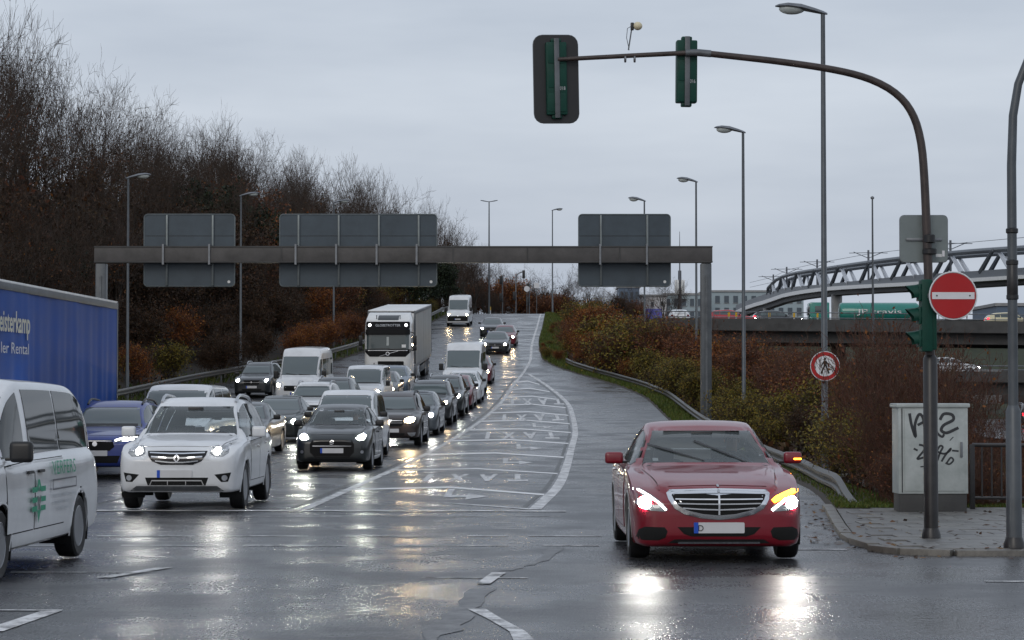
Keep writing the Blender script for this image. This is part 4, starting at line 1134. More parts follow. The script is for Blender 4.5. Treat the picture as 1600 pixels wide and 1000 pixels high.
# ---------- tall panel vans
def tall_front(w, lampm, black_band):
    f = [*both(dict(name='headlight', o=[(w - .06, 1.0), (w - .13, 1.13), (w - .30, 1.08), (w - .36, .95), (w - .22, .90), (w - .08, .93)], mat='lens', off=.01, kids=[('lamp', circle(w - .2, 1.0, .075, 14), lampm, .02)])),
         dict(name='grille', o=rect(-.55, .74, .55, .98, .05) if not black_band else [(-.92, .90), (.92, .90), (.95, .45), (-.95, .45)][::-1], mat='void', off=.006, kids=[('badge', circle(0, .94 if black_band else .88, .075, 16), 'chrome', .02)]),
         plate_item(0, .62)]
    return f
tall = dict(L=5.6, hw=1.0, cowl=(.85, 1.42), roof=(1.62, 2.28), H=2.62, hood=1.22, noz=.92, tail=(5.52, 2.35), belt=(1.28, 1.30), zbf=.28, wtop=.76, rear='van', crown=.11, roofdrop=.0)
sp_tall = spec_plain(tall, WHITE, .35, (.95, 4.6), [(1.15, 1.95), (2.15, 3.3), (3.4, 5.1)], None, tall_front(1.0, 'lamp_warm', False), mirror=(.22, .34), mirror_dz=.16, mirror_dy=.32, square=2.1, tail_lamp=[(.80, 1.0), (.92, 1.0), (.92, 1.5), (.8, 1.5)], wipers=[(-.6, 1.50, -.1, 1.44), (0, 1.46, .5, 1.44)])
sp_tall2 = dict(sp_tall); sp_tall2['windows'] = [(1.15, 1.95)]; sp_tall2['front'] = tall_front(1.0, 'lamp', True); sp_tall2['shape'] = dict(tall)
K_RED, K_SUV, K_HATCH, K_DUST, K_BLUE, K_VITO = (car_type(s_) for s_ in (spec_red, spec_suv, spec_hatch, spec_duster, spec_blue, spec_vito))
K_SAL, K_HAT5, K_SUVP, K_MPV, K_VAN, K_TALL, K_TALL2 = (car_type(s_) for s_ in (sp_saloon, sp_hatch, sp_suv, sp_mpv, sp_van, sp_tall, sp_tall2))
QG = 'oncoming vehicles queuing down to the junction'
GL = M['lens']; OFF = {M['lamp'].name: M['lens'], M['lamp_warm'].name: M['lens']}
WARM = {M['lamp'].name: M['lamp_warm']}; PALE = {M['lamp'].name: M['lamp_green']}; COOL = {M['lamp_warm'].name: M['lamp']}
place(K_RED, 'red_saloon', 2.13, 23.75, 0.4, 'deep red saloon with chrome grille and flashing indicator, alone in its lane', 'car')
place(K_SUV, 'white_suv', -4.97, 34.2, -1.0, 'white SUV with silver roof rails waiting at the stop line', 'car', QG)
place(K_HATCH, 'dark_hatchback', -4.06, 52.0, -1.8, 'dark grey-green small hatchback with glaring headlights and chrome grille strip', 'car', QG)
place(K_DUST, 'brown_suv', -3.66, 69.0, -2.2, 'brown-grey rugged SUV with one warm orange headlight and plain plate', 'car', QG)
place(K_BLUE, 'blue_suv', -8.5, 47.0, -1.5, 'bright blue SUV between the white people carrier and the white SUV', 'car', QG)
place(K_VITO, 'people_carrier', -5.74, 20.6, -2.4, 'white people carrier with green lettering on its flank, cut by the picture edge', 'van', QG)
place(K_VAN, 'white_van', -8.25, 55.0, -2, 'low white van with a long flat roof behind the white SUV', 'van', QG, repaint=WHITE, swaps=OFF)
place(K_SAL, 'dark_saloon', -7.55, 62.0, -2.3, 'dark grey saloon with chrome glints just behind the low white van', 'car', QG, repaint=DGREY)
place(K_SAL, 'dark_saloon', -7.55, 72.5, -2.3, 'dark green-grey saloon with headlights on, in front of the white crossover', 'car', QG, repaint=DKGREEN, swaps=PALE)
place(K_SUVP, 'white_suv', -7.42, 83.5, -2.3, 'white crossover with dark roof behind the two dark saloons', 'car', QG, repaint=WHITE, swaps=OFF)
place(K_MPV, 'pale_people_carrier', -4.42, 59.3, -2.2, 'pale silver-white tall car half hidden behind the dark hatchback', 'car', QG, repaint=WHITE)
place(K_HAT5, 'grey_hatchback', -3.4, 78.0, -2.3, 'slate grey hatchback tucked right behind the brown SUV', 'car', QG, repaint=GREY)
place(K_SUVP, 'dark_suv', -3.2, 86.5, -2.3, 'dark grey SUV with roof rails behind the slate grey hatchback', 'car', QG, repaint=DGREY, swaps=WARM)
place(K_SUVP, 'dark_green_suv', -2.9, 94.0, -2.4, 'dark green car with a single glaring headlight ahead of the wine red hatchback', 'car', QG, repaint=DKGREEN, swaps=PALE)
place(K_HAT5, 'red_hatchback', -2.62, 100.6, -2.4, 'wine red hatchback squeezed between the dark green and the silver car', 'car', QG, repaint=MAROON)
place(K_HAT5, 'silver_hatchback', -2.35, 106.2, -2.4, 'silver white hatchback right in front of the tall white van', 'car', QG, repaint=WHITE, swaps=WARM)
place(K_TALL, 'tall_van', -2.45, 112.5, -2.4, 'tall white panel van in the lane beside the striped island', 'van', QG, repaint=WHITE, swaps=OFF)
place(K_HAT5, 'red_hatchback', -2.0, 124.5, -2.4, 'red car peeping out behind the tall white van', 'car', QG, repaint=MAROON, swaps=WARM)
place(K_SAL, 'dark_saloon', -1.15, 156.0, -2.5, 'dark saloon with roof bars climbing down past the white lorry', 'car', QG, repaint=DGREY, swaps=WARM)
place(K_HAT5, 'red_hatchback', -.6, 165.5, -2.6, 'dark red car nearest the right verge far up the ramp', 'car', QG, repaint=MAROON, swaps=WARM)
place(K_SAL, 'dark_saloon', -1.65, 180.0, -2.6, 'dark green car with pale headlights highest up the ramp', 'car', QG, repaint=DKGREEN, swaps=PALE)
place(K_TALL2, 'tall_van', -4.7, 199.0, -2.6, 'tall white van with black bumper farthest up the ramp', 'van', QG, repaint=WHITE, swaps=WARM)
place(K_SUVP, 'dark_suv', -12.6, 111.5, -4.0, 'dark SUV with raised wipers beside the guardrail by the woods', 'car', QG, repaint=DGREY, swaps=PALE)
place(K_TALL, 'tall_van', -9.65, 103.0, -3.5, 'tall white minibus van in front of the wooded bank', 'van', QG, repaint=WHITE)
place(K_SUVP, 'dark_suv', -7.25, 91.0, -2.4, 'dark SUV directly behind the white crossover', 'car', QG, repaint=DGREY, swaps=OFF)
place(K_VAN, 'white_van', -6.45, 98.5, -2.4, 'small white van with warm headlights in front of the white lorry', 'van', QG, repaint=WHITE, swaps=WARM)
place(K_HAT5, 'grey_hatchback', -6.15, 105.5, -2.4, 'dark hatchback showing only its flank behind the small white van', 'car', QG, repaint=DGREY, swaps=WARM)
place(K_HAT5, 'blue_hatchback', -5.95, 112.5, -2.4, 'grey-blue car right under the lorry front', 'car', QG, repaint=PALEBLUE, swaps=OFF)

# ---------- driver behind the red saloon's screen, and the hatchback's driver
def person(name, loc, label, rot=0.0, look=0.0):
    """seated figure: one skinned body, head with face, arms to the wheel"""
    J = {'pelvis': (0, .02, 0), 'belly': (0, .06, .18), 'chest': (0, .10, .38), 'neck': (0, .10, .56), 'chin': (0, .075, .62), 'head': (0, .085, .70), 'crown': (0, .09, .78)}
    E = [('pelvis', 'belly'), ('belly', 'chest'), ('chest', 'neck'), ('neck', 'chin'), ('chin', 'head'), ('head', 'crown')]
    rad = {'pelvis': (.15, .11), 'belly': (.145, .10), 'chest': (.165, .11), 'neck': (.055, .055), 'chin': (.065, .075), 'head': (.078, .095), 'crown': (.06, .075)}
    for s_, n in ((1, 'a'), (-1, 'b')):
        J.update({'sh' + n: (s_ * .19, .10, .47), 'el' + n: (s_ * .25, -.06, .22), 'wr' + n: (s_ * .17, -.30, .26), 'ha' + n: (s_ * .155, -.37, .29), 'hip' + n: (s_ * .09, -.02, -.02), 'kn' + n: (s_ * .13, -.42, .06), 'an' + n: (s_ * .12, -.62, -.30), 'to' + n: (s_ * .12, -.78, -.32)})
        E += [('chest', 'sh' + n), ('sh' + n, 'el' + n), ('el' + n, 'wr' + n), ('wr' + n, 'ha' + n), ('pelvis', 'hip' + n), ('hip' + n, 'kn' + n), ('kn' + n, 'an' + n), ('an' + n, 'to' + n)]
        rad.update({'sh' + n: (.07, .07), 'el' + n: (.05, .05), 'wr' + n: (.034, .034), 'ha' + n: (.04, .03), 'hip' + n: (.09, .09), 'kn' + n: (.065, .065), 'an' + n: (.045, .045), 'to' + n: (.04, .035)})
        for q, (dx, dz, ln) in enumerate(((-.03, .02, .075), (-.01, .028, .085), (.012, .026, .08), (.03, .018, .06), (-.045, -.01, .05))):
            J['f%s%d' % (n, q)] = (s_ * (.155 + dx), -.37 - ln * .5, .29 + dz); J['g%s%d' % (n, q)] = (s_ * (.155 + dx), -.37 - ln * .6, .29 + dz - .035)
            E += [('ha' + n, 'f%s%d' % (n, q)), ('f%s%d' % (n, q), 'g%s%d' % (n, q))]
            rad['f%s%d' % (n, q)] = (.0095, .0095); rad['g%s%d' % (n, q)] = (.0085, .0085)
    names = list(J); me = bpy.data.meshes.new(name)
    me.from_pydata([J[k] for k in names], [(names.index(a), names.index(b)) for a, b in E], []); me.update()
    o = bpy.data.objects.new(name, me); C.objects.link(o)
    o.modifiers.new('skin', 'SKIN'); sub = o.modifiers.new('sub', 'SUBSURF'); sub.levels = sub.render_levels = 2
    sk = me.skin_vertices[0].data
    for i, k in enumerate(names): sk[i].radius = rad[k]
    sk[0].use_root = True
    dg = bpy.context.evaluated_depsgraph_get(); dg.update()
    m2 = bpy.data.meshes.new_from_object(o.evaluated_get(dg)); o.modifiers.clear(); o.data = m2; m2.name = name
    m2.materials.clear()
    for mt in ('jacket', 'skin'): m2.materials.append(M[mt])
    for p in m2.polygons:
        c = p.center; p.use_smooth = True
        p.material_index = 1 if c.z > .575 or (c.y < -.33 and c.z > .2) else 0
    hair = MB().ellipsoid((0, .115, .745), (.088, .10, .10)).build('hair', M['hair'], o)
    MB().ellipsoid((0, -.012, .70), (.014, .02, .028), 8, 6).build('nose', M['skin'], o)
    for s_ in (1, -1):
        MB().ellipsoid((s_ * .032, .0, .725), (.014, .008, .008), 8, 5).build('eye', M['black_gloss'], o)
        MB().ellipsoid((s_ * .082, .09, .70), (.012, .022, .034), 8, 6).build('ear', M['skin'], o)
    MB().box((0, .003, .65), (.05, .012, .012)).build('mouth', M['skin'], o, bevel=.004)
    o.location = loc; o.rotation_euler = (0, 0, rot)
    return tag(o, label, 'person')
person('person', (2.5, 26.15, .52), 'driver in a dark jacket behind the windscreen of the red saloon', R(.6))
person('person', (-3.66, 53.85, .53), 'driver in a dark jacket at the wheel of the dark small hatchback', R(-1.8))

# ---------- lorries
def trailer(name, root, y0, Ln, mat, H=4.0, wd=2.55, floor=1.15, roofm='white_sheet'):
    """curtain-sided trailer from y0 back; curtains with hanging folds"""
    hw = wd / 2
    def curtain(sg):
        ny, nz = 150, 9; V = []; F = []
        r_ = random.Random(5)
        ph = [r_.uniform(0, 6) for _ in range(5)]
        for i in range(ny + 1):
            y = y0 + .06 + (Ln - .12) * i / ny
            for j in range(nz + 1):
                z = floor - .08 + (H - .16 - floor + .08) * j / nz
                t = j / nz
                d = .02 * math.sin(y * 4.1 + ph[0]) * (1 - t * .6) + .016 * math.sin(y * 9.3 + ph[1] + 1.4 * math.sin(y * 1.7)) * (1 - t * .8) + .02 * math.sin(y * 1.3 + ph[2] + t)
                V.append((sg * (hw - .02 + d), y, z))
        for i in range(ny):
            for j in range(nz):
                a = i * (nz + 1) + j; q = (a, a + nz + 1, a + nz + 2, a + 1)
                F.append(q if sg > 0 else q[::-1])
        return link('curtain', pyd_mesh('curtain', V, F, mat, True, 80), root)
    for sg in (1, -1): curtain(sg)
    MB().box((0, y0 + Ln / 2, H - .012), (wd - .06, Ln, .05)).build('roof', M[roofm], root, bevel=.01)
    for sg in (1, -1):
        MB().box((sg * (hw - .02), y0 + Ln / 2, H - .10), (.09, Ln, .15)).build('roof_beam', M['galv_dull'], root, bevel=.015)
        MB().box((sg * (hw - .02), y0 + Ln / 2, H + .0), (.05, Ln, .05)).build('roof_edge', M['white_sheet'], root, bevel=.01)
        MB().box((sg * (hw - .04), y0 + Ln / 2, floor - .14), (.06, Ln, .16)).build('side_rave', M['galv'], root)
        MB().box((sg * (hw - .08), y0 + Ln * .5, .62), (.04, Ln * .34, .34)).build('side_guard', M['galv_dull'], root, bevel=.01)
    for y in (y0 + .04, y0 + Ln - .04):
        MB().box((0, y, (floor + H) / 2 - .1), (wd - .08, .07, H - floor - .05)).build('end_wall', M['white_sheet'], root, bevel=.01)
        for sg in (1, -1): MB().box((sg * (hw - .03), y, (floor + H) / 2), (.10, .10, H - floor)).build('corner_post', M['galv_dull'], root, bevel=.015)
    MB().box((0, y0 + Ln / 2, floor - .25), (1.0, Ln * .96, .28)).build('chassis', M['black'], root)
    for k in range(3):
        for sg in (1, -1):
            o = link('wheel', WT, root, (sg * (hw - .2), y0 + Ln - 4.6 + 1.31 * k, .5), (0, 0, 0 if sg > 0 else math.pi)); link('rim', WK, o)
            MB().box((sg * (hw - .25), y0 + Ln - 4.6 + 1.31 * k, 1.03), (.42, .9, .03)).build('mudguard', M['black'], root)
    MB().box((0, y0 + Ln - .1, .55), (wd - .2, .1, .14)).build('underrun_bar', M['galv_dull'], root)
    for sg in (1, -1): MB().box((sg * .95, y0 + Ln + .02, .8), (.4, .05, .14)).build('tail_lamp', M['tail_off'], root)
WT, WK = wheel_meshes(.5, .32, 6, True)

def cab(root, white):
    """tall cab-over tractor, front at y 0"""
    # rounded cab shell from a stack of plan outlines
    lv = [(.34, .02, 1.15), (.5, .0, 1.22), (1.0, .0, 1.24), (1.8, .02, 1.24), (2.1, .06, 1.24), (2.9, .16, 1.235), (3.25, .24, 1.22), (3.52, .38, 1.2), (3.62, .55, 1.18), (3.9, 1.3, 1.12), (3.93, 1.6, 1.1)]
    V = []; F = []; n = 0
    for z, yf, hw in lv:
        rr = .28; ring = []
        for k in range(7):
            t = R(90 * k / 6); ring.append((-(hw - rr) - rr * math.cos(t), yf + rr - rr * math.sin(t)))
        ring += [(-x, y) for x, y in ring[::-1]]
        ring += [(hw, 2.25), (-hw, 2.25)]
        n = len(ring); V += [(x, y, z) for x, y in ring]
    for i in range(len(lv) - 1):
        for k in range(n):
            F.append((i * n + k, i * n + (k + 1) % n, (i + 1) * n + (k + 1) % n, (i + 1) * n + k))
    F.append(tuple(range(n))[::-1]); F.append(tuple((len(lv) - 1) * n + k for k in range(n)))
    b = bmesh.new(); vv = [b.verts.new(v) for v in V]
    for f in F: b.faces.new([vv[i] for i in f])
    bmesh.ops.recalc_face_normals(b, faces=b.faces); me = bpy.data.meshes.new('cab'); b.to_mesh(me); b.free()
    me.polygons.foreach_set('use_smooth', [True] * len(me.polygons)); me.set_sharp_from_angle(angle=R(40)); me.materials.append(white)
    link('cab', me, root)
    B = Body.__new__(Body); B.bvh = BVHTree.FromPolygons(V, F); B.T = {'L': 3.0, 'zb': lambda y: .3}
    def pn(name, o, mat, off=.01, parent=root, axis='F', depth=.012, res=.12):
        g = B.panel(o, axis, off, depth, res); return link(name, pyd_mesh(name, g[0], g[1], M[mat]), parent)
    ws = pn('windscreen', rect(-1.12, 2.04, 1.12, 2.86, .08), 'glass', .02)
    for x0, x1, z0, z1 in ((-.95, .1, 2.06, 2.10), (.0, 1.0, 2.04, 2.08)): pn('wiper', [(x0, z0), (x1, z1), (x1, z1 + .02), (x0, z0 + .02)], 'black', .04, ws)
    pn('sticker', rect(.74, 2.14, .96, 2.3), 'white_sheet', .024, ws); pn('hanging_sign', rect(-.06, 2.25, .06, 2.7), 'cab_grey', .024, ws)
    vz = pn('sun_visor', [(-1.17, 2.82), (1.17, 2.82), (1.17, 3.1), (-1.17, 3.1)], 'black_matt', .10, depth=-.02)
    sg_ = pn('roof_sign', rect(-1.16, 3.1, 1.16, 3.50, .09), 'black_matt', .04)
    V2, F2 = text_geo('GLOBETROTTER'); mx = max(v[0] for v in V2); mh = max(v[1] for v in V2)
    VV = []
    for v in V2:
        x, z = v[0] / mx * .66, 3.25 + v[1] / mh * .12; hp = B.cast('F', x, z); VV.append((x, hp.y - .06, z))
    link('lettering', pyd_mesh('lettering', VV, F2, M['print_pale'], False), sg_)
    for sx in (1, -1):
        pn('roof_lamp', circle(sx * .96, 3.32, .075, 14), 'drl', .06, sg_)
    pn('grille', [(-1.2, 2.06), (1.2, 2.06), (1.2, 1.9), (.95, 1.66), (-.95, 1.66), (-1.2, 1.9)][::-1], 'black_matt', .015)
    pn('trim_strip', rect(-1.05, 1.975, 1.05, 1.998), 'chrome', .03); pn('trim_strip', [(-.45, 1.67), (.55, 1.95), (.55, 1.975), (-.45, 1.695)], 'silver', .03)
    r0, r1 = circle(0, 1.82, .10, 20), circle(0, 1.82, .07, 20)
    pn('badge', r0, 'chrome', .035); pn('badge_core', r1, 'black', .04)
    lg = pn('lower_grille', rect(-.85, .75, .85, 1.42, .05), 'void', .01)
    for z in (.9, 1.05, 1.2): pn('grille_slat', rect(-.74, z, .74, z + .025), 'black', .02, lg)
    pl = pn('hazard_plate', rect(-.95, 1.12, -.52, 1.42, .02), 'white_sheet', .045)
    V2, F2 = text_geo('A'); 
    link('lettering', pyd_mesh('lettering', [(-.79 + v[0] * .26 + .08, float(B.cast('F', -.7, .9).y) - .05, .05 + 1.12 + v[1] * .26) for v in V2], F2, M['black'], False), pl)
    for sx in (1, -1):
        hl = pn('headlight', [(sx * .86, .62), (sx * 1.14, .66), (sx * 1.17, .95), (sx * 1.02, 1.0), (sx * .9, .8)][::sx], 'lens', .012)
        pn('lamp', circle(sx * 1.02, .78, .06, 12), 'drl', .02, hl)
        pn('step_light', rect(sx * .9 - .06, .42, sx * .9 + .06, .5), 'silver', .012)
        pn('side_window', rect(.5, 2.05, 1.5, 2.8, .08), 'glass_dark', .012, axis='R' if sx > 0 else 'L')
        mr = MB().box((sx * 1.43, .12, 2.5), (.2, .14, .52)).box((sx * 1.43, .12, 2.1), (.2, .14, .24)).build('mirror', M['black'], root, bevel=.04)
        MB().tube([(sx * 1.2, .3, 2.95), (sx * 1.38, .16, 2.9), (sx * 1.42, .14, 2.7)], .025).tube([(sx * 1.2, .3, 2.0), (sx * 1.38, .16, 1.98), (sx * 1.42, .14, 2.08)], .025).build('mirror_arm', M['black'], mr)
        o = link('wheel', WT, root, (sx * 1.02, 1.38, .5), (0, 0, 0 if sx > 0 else math.pi)); link('rim', WK, o)
        o = link('wheel', WT, root, (sx * 1.02, 5.1, .5), (0, 0, 0 if sx > 0 else math.pi)); link('rim', WK, o)
        MB().tube([(sx * .62, .6, 3.58), (sx * .62, .58, 3.78)], .02).ellipsoid((sx * .62, .58, 3.8), (.035, .06, .035), 8, 6).build('air_horn', M['black'], root)
        MB().box((sx * 1.1, 3.3, .75), (.4, 1.4, .55)).build('fuel_tank', M['galv'], root, bevel=.08)
    pn('roof_hatch', rect(-.55, 3.58, .55, 3.82, .03), 'glass_dark', .03)
    MB().box((0, 3.6, .75), (1.0, 5.2, .25)).build('chassis', M['black'], root)
    MB().box((0, .9, .3), (2.2, 1.6, .16)).build('front_underside', M['black'], root)
def lorry(name, X, Y, yaw, label, mat, white, gap=2.75, Ln=13.6):
    za, zb = h(Y + 1.4), h(Y + 14); sl = (zb - za) / 12.6
    root = empty(name, (X, Y, za - sl * 1.4), (math.atan(sl), 0, R(yaw)))
    tag(root, label, 'lorry', 'lorries on the ramp')
    cab(root, white); trailer(name, root, gap, Ln, mat)
    return root
lorry('white_lorry', -6.55, 121.5, -1.6, 'white lorry with black visor and grey tarpaulin trailer in the queue', M['curtain_grey'], M['cabwhite'])
bl = lorry('blue_lorry', -11.6, 40.8, -1.9, 'blue tarpaulin lorry trailer beside the woods, cut by the picture edge', M['curtain_blue'], M['cabwhite'])
def print_on_trailer(s, root, y0, z0, ly, lz, mat):
    V, F = text_geo(s, 'LEFT', .02 if lz > .3 else 0); mx = max(v[0] for v in V); mh = max(v[1] for v in V)
    link('lettering', pyd_mesh('lettering', [(1.318, y0 + v[0] / mx * ly, z0 + v[1] / mh * lz) for v in V], F, mat, False), root)
print_on_trailer('eisterkamp', bl, 4.75, 3.0, 2.5, .42, M['print_cream'])
print_on_trailer('ler Rental', bl, 4.85, 2.56, 2.3, .22, M['print_pale'])
# ------------------------------------------------------------------ pavement at the corner
pav = empty('pavement', (0, 0, 0)); tag(pav, kind='structure')
def kerb_x(y): return float(np.interp(y, [24.6, 25.2, 26.2, 27.5, 30, 34.3, 37], [4.75, 4.3, 4.02, 4.0, 4.25, 4.72, 4.95]))
MB().prism([(kerb_x(y) + .1, y) for y in np.linspace(25.0, 34.2, 14)] + [(24, 34.2), (24, 25.0)], 'xy', -.25, .046).build('paving_bed', M['slab2'], pav, False)
slab = MB().box((0, 0, 0), (.488, .488, .06)).mesh('paving_slab', M['slab'], True, .008)
slab_b = MB().box((0, 0, 0), (.488, .488, .06)).mesh('paving_slab', M['slab2'], True, .008)
for j in range(18):
    y = 25.45 + j * .5
    for i in range(24):
        x = 4.3 + i * .5 + (.25 if j % 2 else 0)
        if x - .26 < kerb_x(y) + .16 or x > 11.5: continue
        dx = .25
        link('paving_slab', slab if rng.random() < .7 else slab_b, pav, (x, y, .033 + rng.normal(0, .0025)), (rng.normal(0, .006), rng.normal(0, .006), 0))
kst = MB().box((0, 0, 0), (.15, .985, .24)).mesh('kerb_stone', M['kerb'], True, .018)
path = [(kerb_x(y), y) for y in np.linspace(35.2, 26.0, 10)]
for a, b in zip(path[:-1], path[1:]):
    link('kerb_stone', kst, pav, ((a[0] + b[0]) / 2, (a[1] + b[1]) / 2, -.052 + rng.normal(0, .003)), (0, 0, math.atan2(b[1] - a[1], b[0] - a[0]) - math.pi / 2))
arc = [(4.02, 25.75), (4.25, 25.2), (4.75, 24.93)]
for a, b in zip(arc[:-1], arc[1:]):
    L0 = math.dist(a, b)
    o = link('kerb_stone', kst, pav, ((a[0] + b[0]) / 2, (a[1] + b[1]) / 2, -.05), (0, 0, math.atan2(b[1] - a[1], b[0] - a[0]) - math.pi / 2)); o.scale = (1, L0 / .985, 1)
for k in range(16):
    link('kerb_stone', kst, pav, (5.28 + k, 24.92, -.05 + rng.normal(0, .003)), (0, 0, math.pi / 2))

def scatter_quads(P, size, tilt=1.0, n_r=None, up=None, aspect=.6):
    """leaf-sized faces at the points P"""
    n = len(P); P = np.asarray(P, float)
    a = rng.normal(size=(n, 3)); a[:, 2] *= tilt; a /= np.linalg.norm(a, axis=1)[:, None]
    b = rng.normal(size=(n, 3)); b[:, 2] *= tilt; b -= (a * b).sum(1)[:, None] * a; b /= np.linalg.norm(b, axis=1)[:, None]
    s = size * rng.uniform(.6, 1.3, n)[:, None]
    a = a * s; b = b * s * aspect
    V = np.stack([P - a, P + b * .9 - a * .1, P + a, P - b * .9 - a * .1], 1).reshape(-1, 3)
    F = np.arange(4 * n).reshape(n, 4)
    return V, F

def segs_mesh(S, sides):
    """S: array (n, 8) p0, p1, r0, r1 -> loose tapered prisms"""
    S = np.asarray(S, float); n = len(S)
    p0, p1, r0, r1 = S[:, :3], S[:, 3:6], S[:, 6], S[:, 7]
    d = p1 - p0; d /= np.maximum(np.linalg.norm(d, axis=1), 1e-6)[:, None]
    u = np.where(np.abs(d[:, 2:3]) > .9, np.array([[1., 0, 0]]), np.array([[0, 0, 1.]]))
    a = np.cross(d, u); a /= np.linalg.norm(a, axis=1)[:, None]; b = np.cross(d, a)
    V = np.zeros((n, 2 * sides, 3))
    for k in range(sides):
        t = 2 * math.pi * k / sides; e = a * math.cos(t) + b * math.sin(t)
        V[:, k] = p0 + e * r0[:, None]; V[:, sides + k] = p1 + e * r1[:, None]
    F = np.array([[k, (k + 1) % sides, sides + (k + 1) % sides, sides + k] for k in range(sides)])
    F = (F[None] + (np.arange(n) * 2 * sides)[:, None, None]).reshape(-1, 4)
    return V.reshape(-1, 3), F

# ------------------------------------------------------------------ trees
def grow(seed, H, spread=.5, trunk_r=.16, limbs=9, base=.22, up=.75, twig=4, fine=.0085, stems=1):
    """bare tree: trunk and limbs (thick) and twigs (thin) as segment lists"""
    r = np.random.default_rng(seed); thick = []; thin = []; tips = []
    def branch(p, d, L, rad, depth):
        n = max(2, int(4 - depth * .6)); q = p.copy(); dd = d.copy()
        kids = []
        for i in range(n):
            dd = dd + r.normal(0, .13 + .03 * depth, 3) + np.array([0, 0, .10 * up]); dd /= np.linalg.norm(dd)
            e = q + dd * L / n; ra = rad * (1 - .72 * i / n); rb = rad * (1 - .72 * (i + 1) / n)
            (thick if ra > .03 else thin).append((*q, *e, max(ra, fine), max(rb, fine * .7)))
            kids.append((e.copy(), dd.copy(), rb)); q = e
        tips.append(q)
        if depth >= 4: return
        m = [limbs, 4, 4, twig, 0][depth] if depth else limbs
        for k in range(m):
            i = r.integers(0 if depth else 1, n); e, dd_, rb = kids[i] if r.random() > .25 else kids[-1]
            ax = r.normal(size=3); ax -= ax.dot(dd_) * dd_; ax /= np.linalg.norm(ax)
            ang = r.uniform(.35, .8) * (1.15 if depth else spread * 1.6)
            nd = dd_ * math.cos(ang) + ax * math.sin(ang); nd[2] += .12 * up
            nd /= np.linalg.norm(nd)
            branch(e, nd, L * r.uniform(.48, .72), max(rb * .72, fine), depth + 1)
    for s_ in range(stems):
        p = np.array([r.normal(0, .25) if stems > 1 else 0, r.normal(0, .25) if stems > 1 else 0, -.3])
        d = np.array([r.normal(0, .12), r.normal(0, .12), 1.]); d /= np.linalg.norm(d)
        branch(p, d, H * (.62 if stems == 1 else .55), trunk_r, 0)
    T = np.array(thick) if thick else np.zeros((0, 8)); t = np.array(thin); tips = np.array(tips)
    mz = max(tips[:, 2].max(), .1); k = H / mz
    for A in (T, t): A[:, :6] *= k
    return T, t, tips * k

def tree_proto(seed, H, leaf=None, n_leaf=0, leaf_size=.07, low=0.0, twm='twig', **kw):
    T, t, tips = grow(seed, H, **kw)
    V, F = segs_mesh(T, 6); tm = fast_mesh('trunk', V, F, M['bark'], True)
    V, F = segs_mesh(t, 3); nt_ = len(F)
    cm = fast_mesh('crown', V, F, M[twm])
    lm = None
    if n_leaf:
        P = tips[rng.integers(0, len(tips), n_leaf)]
        if low: P = P[P[:, 2] < H * low]
        P = P + rng.normal(0, .18, P.shape)
        V, F = scatter_quads(P, leaf_size); lm = fast_mesh('leaves', V, F, M[leaf])
    return tm, cm, lm, H

TREES = [tree_proto(11, 12, limbs=11, spread=.42, up=.9, stems=1, trunk_r=.26, leaf='leaf_brown', n_leaf=900, low=.75),
         tree_proto(12, 12, limbs=10, spread=.5, up=.8, stems=2, trunk_r=.2, leaf='leaf_orange', n_leaf=300, low=.6),
         tree_proto(13, 12, limbs=12, spread=.46, up=1.0, stems=1, trunk_r=.25, leaf='leaf_brown', n_leaf=700, low=.8),
         tree_proto(14, 12, limbs=9, spread=.55, up=.8, stems=3, trunk_r=.17, leaf='leaf_brown', n_leaf=1200, low=.7),
         tree_proto(15, 12, limbs=11, spread=.4, up=1.1, stems=2, trunk_r=.14, leaf='leaf_rust', n_leaf=600, low=.6)]
SHRUBS = {
    'brown': [tree_proto(21 + i, 5, limbs=7, spread=.75, up=.6, stems=5, trunk_r=.05, fine=.012, leaf='leaf_brown', n_leaf=6500, leaf_size=.07, twm='twig') for i in range(2)],
    'rust': [tree_proto(31 + i, 4, limbs=6, spread=.6, up=.95, stems=8, trunk_r=.03, fine=.008, leaf='leaf_rust', n_leaf=3600, leaf_size=.07, twm='twig_red') for i in range(2)],
    'orange': [tree_proto(36, 5, limbs=6, spread=.6, up=.95, stems=7, trunk_r=.04, fine=.009, leaf='leaf_orange', n_leaf=4200, leaf_size=.075, twm='twig_red')],
    'olive': [tree_proto(41 + i, 3, limbs=6, spread=.65, up=.85, stems=8, trunk_r=.026, fine=.006, leaf='leaf_olive', n_leaf=4600, leaf_size=.055, twm='twig') for i in range(2)],
    'red': [tree_proto(51 + i, 3, limbs=6, spread=.6, up=.8, stems=7, trunk_r=.022, fine=.005, leaf='leaf_rust', n_leaf=500, leaf_size=.045, twm='twig_red') for i in range(2)],
    'green': [tree_proto(61, 7, limbs=10, spread=.6, up=.6, stems=2, trunk_r=.12, fine=.012, leaf='leaf_green', n_leaf=9000, leaf_size=.14)],
}
def plant(proto, x, y, z, H, name, label, cat, group, wide=1.0):
    tm, cm, lm, H0 = proto
    root = empty(name, (x, y, z), (0, 0, rng.uniform(0, 6.28))); k = H / H0
    root.scale = (k * wide, k * wide, k)
    link('trunk', tm, root); link('crown', cm, root)
    if lm: link('leaves', lm, root)
    return tag(root, label, cat, group)

